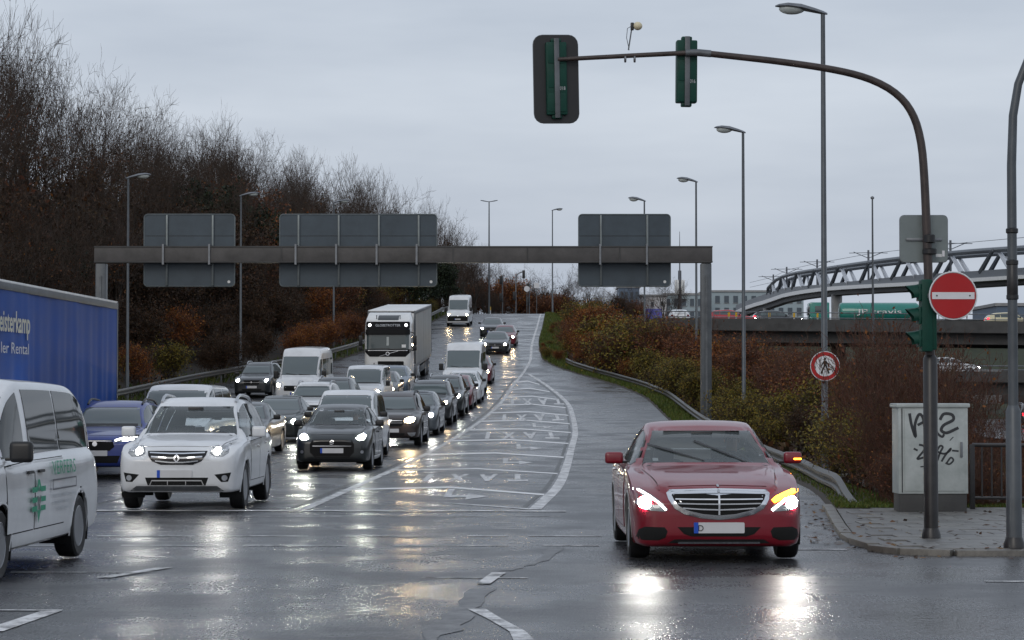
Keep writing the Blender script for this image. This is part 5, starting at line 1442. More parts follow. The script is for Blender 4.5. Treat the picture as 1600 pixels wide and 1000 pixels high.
SKY = ([-400, 0, 60, 120, 150, 200, 240, 275, 330, 380, 410, 470, 560, 620, 680, 735, 755, 785], [-60, -12, 2, 38, 88, 108, 150, 192, 168, 188, 232, 243, 268, 298, 318, 366, 432, 462])
def top_for(x, y, k=1.0):
    """height over the eye line that the wood reaches in the direction of (x, y)"""
    s = 3600 / y; px = 800 + x * s
    return 1.75 + (615 - float(np.interp(px, SKY[0], SKY[1]))) / s * k
def zone(px):
    for lim, nm in ((100, 'above the blue lorry'), (215, 'left of the narrow sign'), (370, 'behind the narrow sign'), (430, 'between narrow and wide sign'), (560, 'near the wide sign middle'), (690, 'near the wide sign far end')):
        if px < lim: return nm
    return 'beyond the wide sign'
def wood_tree(x, y, row, k0):
    px = 800 + x * 3600 / y; zg = terrain_z(x, y) if y < 255 else h(255)
    if px < -260: return
    H = min(max((top_for(x, y) - zg) * k0 * rng.uniform(.84, 1.05), 4.0), 22); i = int(rng.integers(0, 5))
    lk = ('with a few brown leaves', 'with twin trunks', 'with an open crown', 'with three slim trunks', 'with scattered rust leaves')[i]
    plant(TREES[i], x, y, zg, H, 'bare_tree', 'bare %s tree %s, %s' % (('front-row', 'second-row', 'inner', 'back-row', 'hilltop')[row], lk, zone(px)), 'tree', 'bare trees of the roadside wood', wide=min(1.1, max(.62, 8 / H + .1)))
for row, (d0, step, k0) in enumerate(((5.5, 7.2, .62), (10, 6.0, .84), (15.5, 5.2, 1.0), (22, 6.2, 1.02))):
    y = 52.0 + row * 1.7
    while y < 238:
        yy = y + rng.uniform(-1.2, 1.2); wood_tree(float(LE(y)) - d0 - rng.uniform(-1.5, 1.5), yy, row, k0)
        y += step * rng.uniform(.8, 1.2) * (1 if y < 150 else .9)
for k in range(52):
    y = rng.uniform(252, 325); px = 778 - 330 * (k / 52) ** 1.3 + rng.uniform(-8, 8); wood_tree((px - 800) * y / 3600, y, 4, rng.uniform(.98, 1.16))
# shrub layer at the foot of the wood
LAB = {'brown': 'dark brown shrub at the foot of the left wood', 'rust': 'rust-leaved shrub at the foot of the left wood', 'orange': 'orange-leaved shrub at the foot of the left wood', 'olive': 'yellow-green shrub at the foot of the left wood', 'green': 'dark evergreen in the left wood'}
y = 50.0
while y < 240:
    for d0 in (2.2, 4.8, 8.5, 13):
        x = float(LE(y)) - d0 - rng.uniform(-.8, .8); yy = y + rng.uniform(-2, 2)
        if 800 + x * 3600 / yy < -150: continue
        q = rng.random()
        px = 800 + x * 3600 / yy
        if d0 < 4: kd = 'brown' if q < .66 else 'rust' if q < .80 else 'olive' if q < .94 else 'orange'
        else: kd = 'brown' if q < .74 else 'rust' if q < .84 else 'green' if q < .97 else 'orange'
        if px > 430 and px < 700 and d0 < 6: kd = 'orange' if q < .35 else 'rust' if q < .6 else 'olive' if q < .8 else 'brown'
        if 230 < px < 300 and d0 < 6 and q < .6: kd = 'olive'
        Hs = {2.2: 2.6, 4.8: 4.2, 8.5: 6.8, 13: 8.2}[d0] * rng.uniform(.75, 1.2)
        if yy > 190: Hs *= .7
        P = SHRUBS[kd]
        plant(P[rng.integers(0, len(P))], x, yy, terrain_z(x, yy) - .15, Hs, kd + '_shrub', '%s, %s %s' % (LAB[kd].replace('at the foot of the left wood', 'below the wood').replace('in the left wood', 'in the wood'), 'front' if d0 < 4 else 'second row' if d0 < 6 else 'up the bank' if d0 < 10 else 'high on the bank', zone(px)), 'shrub', kd + ' shrubs of the left bank', wide=1.0)
    y += 4.2
# evergreen before the top
for x, y, H in ((-9.5, 212, 6.5), (-12, 221, 7.5), (-7.6, 232, 5.6)):
    plant(SHRUBS['green'][0], x, y, terrain_z(x, y), H, 'evergreen_tree', 'dark evergreen where the ramp tops out', 'tree', 'evergreens at the top of the ramp')

# right-hand slope
LABR = {'rust': 'rust-red shrub on the slope beyond the right guardrail', 'orange': 'bright orange shrub on the slope beyond the right guardrail', 'olive': 'yellow-olive leafy shrub on the slope beyond the right guardrail', 'red': 'thin red-twigged shrub on the slope beyond the right guardrail', 'brown': 'brown shrub on the slope beyond the right guardrail'}
RTOP = ([835, 860, 900, 950, 1000, 1040, 1100, 1180, 1240, 1300, 1340, 1400, 1490, 1520, 1650], [508, 482, 470, 472, 484, 502, 518, 535, 550, 566, 572, 590, 620, 672, 680])
def rzone(px):
    for lim, nm in ((900, 'beside the far lamp'), (1000, 'below the slip lane sign'), (1085, 'left of the gantry post'), (1180, 'right of the gantry post'), (1300, 'above the red saloon'), (1400, 'left of the grey cabinet')):
        if px < lim: return nm
    return 'behind the grey cabinet'
y = 246.0
while y > 37:
    for d0 in (2.5, 4.6, 7.2, 10.5) + ((.5, 14.5, 19) if y > 146 else ()):
        yy = y + rng.uniform(-1, 1); x = float(RE(yy)) + d0 + rng.uniform(-.6, .6); s = 3600 / yy; px = 800 + x * s
        if px > 1750: continue
        zg = terrain_z(x, yy)
        ztop = 1.75 + (615 - float(np.interp(px, RTOP[0], RTOP[1]))) / s
        H = (ztop - zg) * rng.uniform(.55, 1.12)
        if d0 < 3: H *= .62
        if yy < 54 and 1205 < px < 1350: H = min(H, 1.75 + (615 - 602) / s - zg)
        if H < .5: continue
        H = min(H, 5.0 if yy > 100 else 3.6)
        if yy < 62 and d0 < 4: x += 1.3
        if d0 == .5: H = min(H * .5, 1.6)
        q = rng.random()
        if yy > 125: kd = 'olive' if q < .52 else 'orange' if q < .88 else 'rust'
        elif yy > 95: kd = 'rust' if q < .42 else 'orange' if q < .72 else 'olive'
        elif yy > 62: kd = 'rust' if q < .34 else 'olive' if (q < .75 and d0 < 5) else 'red' if q < .9 else 'brown'
        else: kd = 'red' if q < .5 else 'rust' if q < .72 else 'olive'
        if d0 < 3 and yy > 60 and q < .6: kd = 'olive'
        if yy < 51.6 and abs(px - 1287) < 85: H = min(H, 1.75 + (615 - 650) / s - zg)
        if H < .45: continue
        if yy < 60 and kd == 'red' and rng.random() < .4: continue
        P = SHRUBS[kd]
        plant(P[rng.integers(0, len(P))], x, yy, zg - .1, H, kd + '_shrub', '%s, %s %s' % (LABR[kd].replace(' beyond the right guardrail', '').replace('on the slope', 'on the right slope'), 'by the guardrail' if d0 < 4 else 'second row' if d0 < 6 else 'lower down', rzone(px)), 'shrub', kd + ' shrubs of the right slope', wide=1.05)
    y -= 4.6 if y > 150 else 3.0 if y > 90 else 2.4
# the leafy yellow bush behind the red saloon and the saplings round the cabinet
for x, y, H, lb in ((7.2, 49.5, 1.75, 'tallest'), (7.5, 47.2, 1.9, 'middle'), (6.9, 44.8, 1.35, 'lowest')):
    plant(SHRUBS['olive'][0], x, y, terrain_z(x, y), H, 'leafy_shrub', '%s yellow-leaved shrub below the no-pedestrians sign' % lb, 'shrub', 'yellow shrubs below the round sign', wide=1.15)
SAPL = [tree_proto(71 + i, 3, limbs=5, spread=.5, up=1.0, stems=4, trunk_r=.018, fine=.0045, twig=2, leaf='leaf_rust', n_leaf=60, leaf_size=.04, twm='twig_red') for i in range(2)]
for i, (x, y, H, lb) in enumerate(((6.1, 36.9, 2.5, 'just left of the grey cabinet'), (6.2, 38.3, 3.1, 'close behind the grey cabinet'), (7.0, 37.2, 2.9, 'right behind the mast pole'), (7.7, 39.0, 2.8, 'right of the cabinet'), (8.2, 37.4, 2.2, 'behind the railing'), (6.6, 41.5, 3.4, 'down the slope behind the cabinet'), (6.9, 41.0, 2.4, 'beside the round sign'), (8.9, 38.6, 1.9, 'behind the edge mast'),
        (6.35, 40.2, 3.5, 'before the green lorry'), (7.1, 42.6, 3.4, 'under the upper bridge left of the mast'), (7.5, 41.0, 3.3, 'behind the green signal head'), (6.9, 38.6, 3.2, 'close left of the mast pole'), (8.0, 41.5, 2.7, 'below the no-entry sign'))):
    plant(SAPL[i % 2], x, y, terrain_z(x, y) - .05, H, 'sapling', 'bare red-brown sapling clump ' + lb, 'shrub', 'bare saplings round the cabinet', wide=.8)
for i, (x, y, H, lb) in enumerate(((5.95, 35.3, 1.0, 'left of the cabinet door'), (6.35, 38.2, 1.7, 'between guardrail and cabinet'), (6.1, 35.2, 1.2, 'at the cabinet flank'), (7.0, 34.9, 1.15, 'right of the cabinet'), (7.7, 35.4, .95, 'behind the railing'), (8.6, 35.8, .9, 'at the picture edge'), (6.9, 39.6, 1.9, 'above the guardrail end'), (6.5, 36.4, 1.75, 'close behind the cabinet'))):
    plant(SHRUBS['red'][i % 2], x, y, terrain_z(x, y) - .05, H, 'shrub', 'dense wine-red twiggy shrub ' + lb, 'shrub', 'wine-red shrubs round the cabinet', wide=1.0)
y = 132.0
while y > 54:
    d0 = rng.uniform(2.6, 9.0); x = float(RE(y)) + d0; sc_ = 3600 / y; px = 800 + x * sc_; zg = terrain_z(x, y)
    H = (1.75 + (615 - float(np.interp(px, RTOP[0], RTOP[1]))) / sc_ - zg) * rng.uniform(1.05, 1.35)
    plant(SAPL[int(rng.integers(0, 2))], x, y, zg - .1, min(max(H, 1.6), 5.5), 'sapling', 'thin bare sapling standing above the right slope shrubs, ' + rzone(px), 'shrub', 'bare saplings of the right slope', wide=.8)
    y -= 4.2
# ground cover: grass verge, dead leaves, low undergrowth
def grass_patch(name, pts, hgt, mat, wid=.012):
    P = np.asarray(pts); n = len(P)
    a = rng.uniform(0, 6.28, n); l = hgt * rng.uniform(.5, 1.4, n)
    t = np.stack([np.cos(a), np.sin(a), np.zeros(n)], 1); lean = rng.normal(0, .35, (n, 3)); lean[:, 2] = 1
    V = np.stack([P - t * wid, P + t * wid, P + lean * l[:, None]], 1).reshape(-1, 3)
    return tag(link(name, fast_mesh(name, V, np.arange(3 * n).reshape(n, 3), mat)), kind='stuff')
pts = []
for k in range(36000):
    y = 34.5 + 208 * rng.random() ** 1.5; x = float(RE(y)) + .05 + 1.9 * rng.random()
    pts.append((x, y, terrain_z(x, y) - .01))
g_near = [p for p in pts if p[1] < 70]; g_far = [p for p in pts if p[1] >= 70]
tag(grass_patch('grass', g_near, .06, M['grass'], .012), 'green grass on the verge along the right guardrail', 'grass')
tag(grass_patch('grass', g_far, .16, M['grass'], .03), 'green grass along the far verge below the shrubs', 'grass')
pts = [(4.9 + 3.4 * rng.random(), 34.25 + .9 * rng.random(), .0) for _ in range(2500)] 
tag(grass_patch('moss', [(x, y, .06) for x, y, z in pts], .04, M['grass'], .014), 'moss and grass tufts behind the pavement', 'moss')
pts = []
for k in range(9000):
    y = 60 + 175 * rng.random(); x = float(LE(y)) - .5 - 2.2 * rng.random(); pts.append((x, y, terrain_z(x, y)))
tag(grass_patch('grass', pts, .22, M['grass'], .035), 'grass strip under the left guardrail', 'grass')
P = []
for k in range(26000):
    if rng.random() < .55:
        y = 36 + 115 * rng.random(); x = float(RE(y)) + 1.4 + 10 * rng.random(); z = terrain_z(x, y) + .5 * rng.random() ** 2
    else:
        y = 50 + 190 * rng.random(); x = float(LE(y)) - 1.5 - 22 * rng.random(); z = terrain_z(x, y) + 1.2 * rng.random() ** 2
    P.append((x, y, z))
V, F = scatter_quads(P, .12); tag(link('undergrowth', fast_mesh('undergrowth', V, F, M['leaf_brown'])), 'brown leaf litter and low growth under the shrubs', 'undergrowth', kind='stuff')
P = []
for k in range(420):
    q = rng.random()
    if q < .55: x = 4.1 + 7 * rng.random() ** 1.5; y = 25.0 + 8.6 * rng.random(); z = .07
    elif q < .8: y = 25.6 + 12 * rng.random(); x = kerb_x(y) - .1 - .5 * rng.random() ** 2; z = .008
    else: x = 4 + 9 * rng.random(); y = 24.75 - .35 * rng.random() ** 2; z = .01
    P.append((x, y, z))
V, F = scatter_quads(P, .045, tilt=.12); V[:, 2] = np.maximum(V[:, 2], .006)
tag(link('fallen_leaves', fast_mesh('fallen_leaves', V, F, M['litter'])), 'wet fallen leaves on the pavement and along the kerb', 'leaves', kind='stuff')

# ------------------------------------------------------------------ guardrails
def guardrail(name, pts, label, mat, group, post_step=4.0, hh=.75, side=1):
    P = [np.array(p) for p in pts]
    root = empty(name, (0, 0, 0)); tag(root, label, 'guardrail', group)
    prof = [(0, -.155), (.03, -.14), (.08, -.10), (.08, -.05), (.02, -.01), (.02, .01), (.08, .05), (.08, .10), (.03, .14), (0, .155)]
    V = []; F = []; m = len(prof)
    for i, p in enumerate(P):
        d = P[min(i + 1, len(P) - 1)] - P[max(i - 1, 0)]; d[2] = 0; d = d / np.linalg.norm(d); nrm = np.array([-d[1], d[0], 0]) * side
        for a, b in prof: V.append(p + nrm * a + np.array([0, 0, hh - .155 + b]))
        for a, b in prof: V.append(p + nrm * (a - .006) + np.array([0, 0, hh - .155 + b]))
        if i:
            q0, q1 = (i - 1) * 2 * m, i * 2 * m
            for k in range(m - 1):
                F.append((q0 + k, q0 + k + 1, q1 + k + 1, q1 + k)); F.append((q0 + m + k + 1, q0 + m + k, q1 + m + k, q1 + m + k + 1))
            F.append((q0 + m - 1, q0 + 2 * m - 1, q1 + 2 * m - 1, q1 + m - 1)); F.append((q0, q1, q1 + m, q0 + m))
    link('rail', pyd_mesh('rail', V, F, mat, True, 25), root)
    post = MB().box((0, 0, .3), (.06, .10, .9)).mesh('post', M['galv_dull'], True, .008)
    acc = 0; last = P[0]
    for p in P:
        acc += float(np.linalg.norm(p - last)); last = p
        if acc >= post_step or p is P[0]:
            link('post', post, root, (p[0] - .0, p[1], p[2] - .05)); acc = 0
    return root
pr = []
for y in np.arange(34.6, 146, 1.0):
    x = float(RE(y)) + float(np.interp(y, [34, 37, 43, 50, 80, 146], [.62, .40, .30, .55, 1.1, 1.1])); z = h(y) - .40
    if y < 40: z -= (40 - y) * .075
    pr.append((x, float(y), z))
guardrail('guardrail', pr, 'wet steel guardrail curving along the right verge', M['rail_bright'], 'guardrails', side=1)
pl = [(float(LE(y)) - .6, float(y), terrain_z(float(LE(y)) - .6, y)) for y in np.arange(46, 250, 2.0)]
guardrail('guardrail', pl, 'steel guardrail at the foot of the wooded bank', M['rail_bright'], 'guardrails', side=-1)
guardrail('guardrail', [(x, 268 + .1 * x, h(262)) for x in np.arange(-2.0, 5.5, .5)], 'short guardrail across the top of the ramp', M['rail_bright'], 'guardrails', side=1, post_step=1.5)

# ------------------------------------------------------------------ gantry and its signs, seen from behind
GY = 90.0; gz = h(GY)
ga = empty('sign_gantry', (0, GY, gz)); tag(ga, 'grey steel gantry beam spanning the whole ramp on two posts', 'gantry')
x0, x1 = -16.3, 7.82
MB().box(((x0 + x1) / 2, 0, 6.54), (x1 - x0, .5, .64)).build('beam', M['beam'], ga, bevel=.02)
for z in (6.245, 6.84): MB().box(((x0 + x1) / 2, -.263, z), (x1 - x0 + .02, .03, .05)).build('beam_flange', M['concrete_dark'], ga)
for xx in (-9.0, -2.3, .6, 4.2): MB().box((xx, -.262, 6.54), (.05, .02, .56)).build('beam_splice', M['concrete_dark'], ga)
for xx, zt_ in ((-16.05, 6.2), (7.58, 6.2)):
    MB().box((xx, 0, (zt_ - 1.2) / 2), (.42, .42, zt_ + 1.2)).build('post', M['pole'], ga, bevel=.05)
    MB().box((xx, -.23, 2.2), (.08, .04, 7.0)).build('post_rib', M['galv_dull'], ga)
def gantry_sign(xa, xb, za, zb_, bars, label):
    t = empty('direction_sign', ((xa + xb) / 2, GY + .42, gz)); tag(t, label, 'road sign', 'direction signs on the gantry')
    w = xb - xa; zz = za + (zb_ - za) * .58
    out = rect(-w / 2, za, w / 2, zz - .012, .0); 
    def rp(z0, z1, r_top, r_bot):
        o = []
        for cx, cz, a, r_ in ((w / 2, z0, -90, r_bot), (w / 2, z1, 0, r_top), (-w / 2, z1, 90, r_top), (-w / 2, z0, 180, r_bot)):
            sx = -1 if cx > 0 else 1; sz = 1 if cz == z0 else -1
            if r_ <= 0: o.append((cx, cz)); continue
            for k in range(5):
                q = R(a + 90 * k / 4); o.append((cx + sx * r_ + r_ * math.cos(q), cz + sz * r_ + r_ * math.sin(q)))
        return o
    zm = za + (zb_ - za) * .70
    MB().prism(rp(za, zm - .012, 0, .14), 'xz', -.03, .03).build('panel', M['panel_back'], t, False)
    MB().prism(rp(zm + .012, zb_, .14, 0), 'xz', -.03, .03).build('panel', M['panel_back'], t, False)
    MB().box((0, .0, zm), (w - .02, .03, .03)).build('panel_joint', M['black'], t)
    fr = rp(za, zb_, .14, .14)
    MB().tube([(a, -.03, b) for a, b in fr] + [(fr[0][0], -.03, fr[0][1])], .028, 6, False).build('panel_edge', M['panel_edge'], t)
    for bx in bars:
        MB().box((bx - (xa + xb) / 2, -.07, (za + zb_) / 2), (.075, .08, zb_ - za - .06)).build('bracket', M['panel_edge'], t, bevel=.01)
        MB().box((bx - (xa + xb) / 2 - .06, -.70, 6.54), (.075, .07, .80)).box((bx - (xa + xb) / 2 - .06, -.40, 6.91), (.07, .6, .05)).box((bx - (xa + xb) / 2 - .06, -.40, 6.165), (.07, .6, .05)).build('clamp', M['galv'], t)
    MB().prism(circle(w / 2 - .22, za + .18, .06, 8), 'xz', -.04, -.031).build('sticker', M['white_sheet'], t)
    return t
gantry_sign(-14.45, -10.9, 5.32, 8.15, (-13.55, -11.75), 'back of the narrow sign nearest the gantry\'s wooded end')
gantry_sign(-9.12, -2.96, 5.32, 8.15, (-8.38, -6.8, -5.22, -3.66), 'back of the wide sign over the queue, on four brackets')
gantry_sign(2.62, 6.22, 5.32, 8.15, (3.5, 5.32), 'back of the narrow sign over the slip lane at the slope end')

# ------------------------------------------------------------------ street lamps
def lamp_proto(H=10.6, arm=-1):
    pole = MB().tube([(0, 0, -.4), (0, 0, 1.4), (0, 0, 1.42), (0, 0, H)], [.095, .09, .075, .05], 10)
    pm_ = pole.mesh('pole', M['pole'], True)
    hd = MB(); secs = [(-.10, .03, .03, -.02), (.0, .075, .06, .0), (.2, .12, .08, .05), (.5, .17, .10, .12), (.8, .17, .085, .16), (1.0, .11, .05, .165), (1.08, .03, .02, .16)]
    V = []; F = []; n = 12
    for i, (a, ry, rz, z) in enumerate(secs):
        for k in range(n):
            t = 2 * math.pi * k / n; V.append((a, ry * math.cos(t), H + z + rz * math.sin(t) * (1 if math.sin(t) > 0 else .45)))
        if i:
            for k in range(n): F.append(((i - 1) * n + k, (i - 1) * n + (k + 1) % n, i * n + (k + 1) % n, i * n + k))
    F.append(tuple(range(n))[::-1]); F.append(tuple((len(secs) - 1) * n + k for k in range(n)))
    hm = hd.add(V, F).mesh('lamp_head', M['galv'], True, 0, 50)
    lm = MB().ellipsoid((.70, 0, H + .10), (.30, .13, .13), 12, 8).mesh('lamp_glass', M['cab_grey'], True)
    return pm_, hm, lm, H
LP = lamp_proto()
def street_lamp(x, y, z, H, rot, label, group='street lamps along the ramp'):
    t = empty('street_lamp', (x, y, z), (0, 0, rot)); tag(t, label, 'street lamp', group); k = H / LP[3]
    t.scale = (1, 1, k)
    link('pole', LP[0], t); hd = link('lamp_head', LP[1], t, (0, 0, 0)); link('lamp_glass', LP[2], hd)
    return t
for x, y, H, rot, lb in ((-18.2, 109, 10.5, 0, 'street lamp by the wood above the blue lorry'), (-15.8, 134, 10.3, 0, 'street lamp by the wood between the narrow and the wide sign'), (-12.4, 160, 10.0, 0, 'street lamp by the wood peeping over the wide sign'),
                         (7.05, 52, 10.63, math.pi, 'tall near street lamp with the round no-pedestrians sign at its foot'), (8.65, 86, 11.79, math.pi, 'second street lamp up the slope, right of the gantry post'), (10.25, 128, 13.8, math.pi, 'slim street lamp just left of the gantry post'), (8.75, 152, 14.74, math.pi, 'street lamp behind the narrow sign over the slip lane'), (4.15, 236, 10.6, 0, 'far street lamp at the head of the ramp')):
    zg = terrain_z(x, y); street_lamp(x, y, zg, H - .26 - zg if rot else H, rot, lb)
t = empty('twin_street_lamp', (-2.55, 256, h(256))); tag(t, 'far twin-armed street lamp over the top of the ramp', 'street lamp')
MB().tube([(0, 0, -.3), (0, 0, 13.0)], [.12, .06], 8).build('pole', M['pole'], t)
for s_ in (1, -1): MB().tube([(0, 0, 12.95), (s_ * .6, 0, 13.05), (s_ * .95, 0, 13.12)], [.04, .06, .04], 6).build('lamp_head', M['pole'], t)
t = empty('tall_pole', (23.2, 148, -.7)); tag(t, 'thin tall pole with a small cap before the arched bridge', 'pole')
MB().tube([(0, 0, -.4), (0, 0, 15.0)], [.1, .05], 8).build('shaft', M['pole'], t); MB().lathe([(.05, 14.95), (.12, 15.0), (.12, 15.1), (.02, 15.16)], 'z', 10).build('cap', M['galv'], t)

# ------------------------------------------------------------------ signal mast at the corner
mx_, my_ = 4.9, 27.0
mast = empty('signal_mast', (mx_, my_, .06)); tag(mast, 'rust-brown signal mast curving out over the junction', 'signal mast')
MB().tube([(0, 0, -.1), (0, 0, 2.10), (0, 0, 2.14)], [.085, .085, .062], 14).build('pole_base', M['pole_dark'], mast)
MB().tube([(0, 0, 0), (0, 0, .05), (0, 0, .12)], [.115, .11, .087], 14).build('foot', M['pole_dark'], mast)
z0 = 4.35
AP = pchip([0, .8, 1.6, 2.4, 2.8, 3.2, 3.6, 4.0, 4.4, 5.2, 6.1], [0, -.012, -.035, -.075, -.135, -.24, -.42, -.70, -1.0, -1.68, -2.60]); AZ = pchip([0, .8, 1.6, 2.4, 2.8, 3.2, 3.6, 4.0, 4.4, 5.2, 6.1], [2.1, 2.9, 3.7, 4.5, 4.83, 5.06, 5.245, 5.39, 5.475, 5.585, 5.69])
uu = np.linspace(0, 6.1, 44)
MB().tube([(float(AP(u)), 0, float(AZ(u))) for u in uu], [.056 - .018 * u / 6.1 for u in uu], 14).build('pole', M['rust_pole'], mast)
MB().tube([(-2.56, 0, 5.687), (-2.7, 0, 5.70), (-2.86, 0, 5.70)], [.043, .043, .04], 12).build('arm_joint', M['galv_dull'], mast)
MB().tube([(-2.8, 0, 5.70), (-3.5, 0, 5.665), (-4.36, 0, 5.62)], [.03, .028, .026], 10).build('arm', M['rust_pole'], mast)
for z in (2.62, 3.32): MB().lathe([(.07, z), (.085, z + .01), (.085, z + .06), (.07, z + .07)], 'z', 14).build('collar', M['black'], mast)

def box_signal(name, loc, board, label, rot=(0, 0, 0), tilt=0):
    """three-light signal seen from behind: case, back strap, visors on the far side"""
    t = empty(name, loc, rot); tag(t, label, 'traffic light', 'signal heads on the mast')
    hh = .86 if board else .74; w = .245
    MB().box((0, 0, 0), (w, .14, hh)).build('case', M['sig_green'], t, bevel=.018)
    for s_ in (1, -1): MB().box((0, 0, s_ * (hh / 2 + .02)), (w * .5, .10, .05)).build('end_cap', M['sig_green'], t, bevel=.015)
    MB().box((0, -.082, 0), (.06, .03, hh + .08)).build('back_strap', M['galv_dull'], t, bevel=.006)
    for z in (-.3, 0, .3):
        MB().prism(rect(-w * .44, z * hh / .9 - .11, w * .44, z * hh / .9 + .11, .02), 'xz', -.078, -.07).build('lid', M['sig_green'], t, True, .004)
        vz = MB(); V = []; F = []
        for k in range(13):
            a = R(200 * k / 12 - 10)
            for yy in (.07, .24 - .05 * abs(math.sin(a - math.pi / 2))): V.append((.1 * math.cos(a), yy, z * hh / .9 + .1 * math.sin(a)))
            if k: F.append((2 * k - 2, 2 * k - 1, 2 * k + 1, 2 * k))
        link('visor', pyd_mesh('visor', V, F, M['sig_green']), t)
    if board:
        o = rect(-.265, -.52, .265, .52, .11); i_ = rect(-.1245, -.432, .1245, .432, .01)
        b = MB().prism(o, 'xz', .0, .02).build('backboard', M['black'], t, False)
        MB().tube([(a, .01, c) for a, c in o + o[:1]], .008, 6, False).build('board_rim', M['galv_dull'], t)
    V, F = text_geo('018' if board else '016')
    link('lettering', pyd_mesh('lettering', [(.065 + v[0] * .045, -.0745 - .006, -.14 + v[1] * .06) for v in V], F, M['print_pale'], False), t)
    return t
box_signal('traffic_light', (mx_ - 4.38, my_ + .08, 5.46), True, 'green signal head with black backboard at the tip of the mast arm', (0, R(-1), R(7)))
box_signal('traffic_light', (mx_ - 2.84, my_ + .12, 5.55), False, 'green signal head without backboard in the middle of the mast arm', (0, R(.5), R(4)))
t = empty('sensor', (mx_ - 3.52, my_, 5.79)); tag(t, 'small cream round detector on a thin stalk on the mast arm', 'detector')
MB().tube([(-.01, 0, 0), (.03, 0, .26)], .008, 6).build('stalk', M['galv_dull'], t); MB().box((.035, 0, .28), (.04, .05, .09)).build('bracket', M['black'], t, bevel=.01)
MB().ellipsoid((.10, 0, .285), (.055, .055, .05)).build('lens_dome', M['cream'], t)
MB().tube([(.0, .0, .0), (-.03, .02, .15), (-.02, .02, .26), (.02, 0, .28)], .004, 5).build('cable', M['black'], t)
for xx in (-.06, .05): MB().lathe([(.036, xx), (.042, xx + .005), (.042, xx + .02), (.036, xx + .025)], 'x', 12, (0, 0, -.105)).build('clamp', M['galv'], t)
# side signal facing the crossing road
t = empty('traffic_light', (mx_ - .02, my_ - .02, 2.76)); tag(t, 'green signal head on the pole facing the crossing road, three hoods in profile', 'traffic light', 'signal heads on the mast')
MB().box((-.05, -.10, -.10), (.13, .22, .84)).build('case', M['sig_green'], t, bevel=.02)
MB().box((.03, -.1, -.10), (.07, .17, .80)).build('back_strap', M['sig_green'], t, bevel=.015)
for i, z in enumerate((.17, -.10, -.37)):
    V = []; F = []
    for k in range(15):
        a = R(240 * k / 14 - 30)
        for q, xx in enumerate((-.11, -.29 + .09 * (1 - max(0, math.sin(a))))): V.append((xx, -.10 + .098 * math.cos(a), z + .098 * math.sin(a) - (.02 if q else 0)))
        if k: F.append((2 * k - 2, 2 * k - 1, 2 * k + 1, 2 * k))
    ho = link('visor', pyd_mesh('visor', V, F, M['sig_green']), t)
    MB().box((-.13, -.10, z), (.03, .2, .2)).build('lamp_door', M['sig_green'], t, bevel=.012); MB().ellipsoid((-.145, -.10, z), (.02, .085, .085), 14, 8).build('lamp_lens', M['black_gloss'], t)
# round and square signs
def round_sign(name, loc, r, label, make, rot=0):
    t = empty(name, loc, (0, 0, rot)); tag(t, label, 'road sign')
    MB().prism(circle(0, 0, r, 40), 'xz', 0, .012).build('plate', M['sign_back'], t, False)
    MB().tube([(r * math.cos(a), .006, r * math.sin(a)) for a in np.linspace(0, 2 * math.pi, 41)], .009, 6, False).build('rim', M['sign_white'], t)
    make(t, r); return t
def no_entry(t, r):
    MB().prism(circle(0, 0, r * .96, 40), 'xz', -.004, 0).build('red_disc', M['sign_red'], t, False)
    MB().prism(rect(-r * .9, -r * .145, r * .9, r * .145, .004), 'xz', -.008, -.0045).build('white_bar', M['sign_white'], t, False)
    for s_ in (1, -1): MB().prism(circle(s_ * r * .7, .0, .009, 10), 'xz', -.013, -.0085).build('bolt', M['black'], t, False)
    MB().box((-.19, .03, 0), (.2, .05, .05)).build('clamp', M['galv_dull'], t)
round_sign('no_entry_sign', (5.115, my_ - .31, 2.885), .275, 'round red no-entry sign with white bar on the signal mast', no_entry, R(2))
def no_walk(t, r):
    n = 40; o, i_ = circle(0, 0, r * .97, n), circle(0, 0, r * .72, n); V = [(a, -.004, b) for a, b in o + i_]
    link('red_ring', pyd_mesh('red_ring', V, [(k, (k + 1) % n, n + (k + 1) % n, n + k) for k in range(n)], M['sign_red'], False), t)
    MB().prism(circle(0, 0, r * .715, n), 'xz', -.003, 0).build('white_disc', M['sign_white'], t, False)
    V = []; F = []
    def poly(p):
        b = len(V); V.extend((a * r, -.0065, c * r) for a, c in p); F.append(tuple(range(b, b + len(p))))
    poly(circle(.0, .5, .085, 12)); poly([(-.1, .38), (.1, .38), (.12, .02), (-.1, .02)]); poly([(-.1, .36), (-.3, .02), (-.23, -.02), (-.04, .28)]); poly([(.1, .36), (.26, .12), (.24, -.06), (.17, -.04), (.17, .1), (.05, .25)])
    poly([(-.1, .03), (.03, .03), (-.22, -.52), (-.34, -.52)]); poly([(.0, .03), (.12, .03), (.33, -.5), (.21, -.54)])
    link('walker', pyd_mesh('walker', V, F, M['black'], False), t)
    MB().box((0, .06, 0), (.08, .1, .3)).build('clamp', M['galv_dull'], t)
round_sign('no_pedestrians_sign', (7.04, 51.82, 2.37), .325, 'round no-pedestrians sign with red ring and black walking figure', no_walk)
t = empty('square_road_sign', (mx_ - .045, my_ + .12, 3.575)); tag(t, 'back of a square grey road sign on the signal mast', 'road sign')
MB().prism(rect(-.28, -.275, .28, .275, .05), 'xz', 0, .02).build('plate', M['sign_back'], t, False)
MB().tube([(a, .01, b) for a, b in rect(-.28, -.275, .28, .275, .05) + [(.28 - .05, -.275)]], .008, 6, False).build('rim', M['galv'], t)
MB().box((0, -.012, -.01), (.42, .022, .03)).build('bracket', M['galv'], t, bevel=.004)
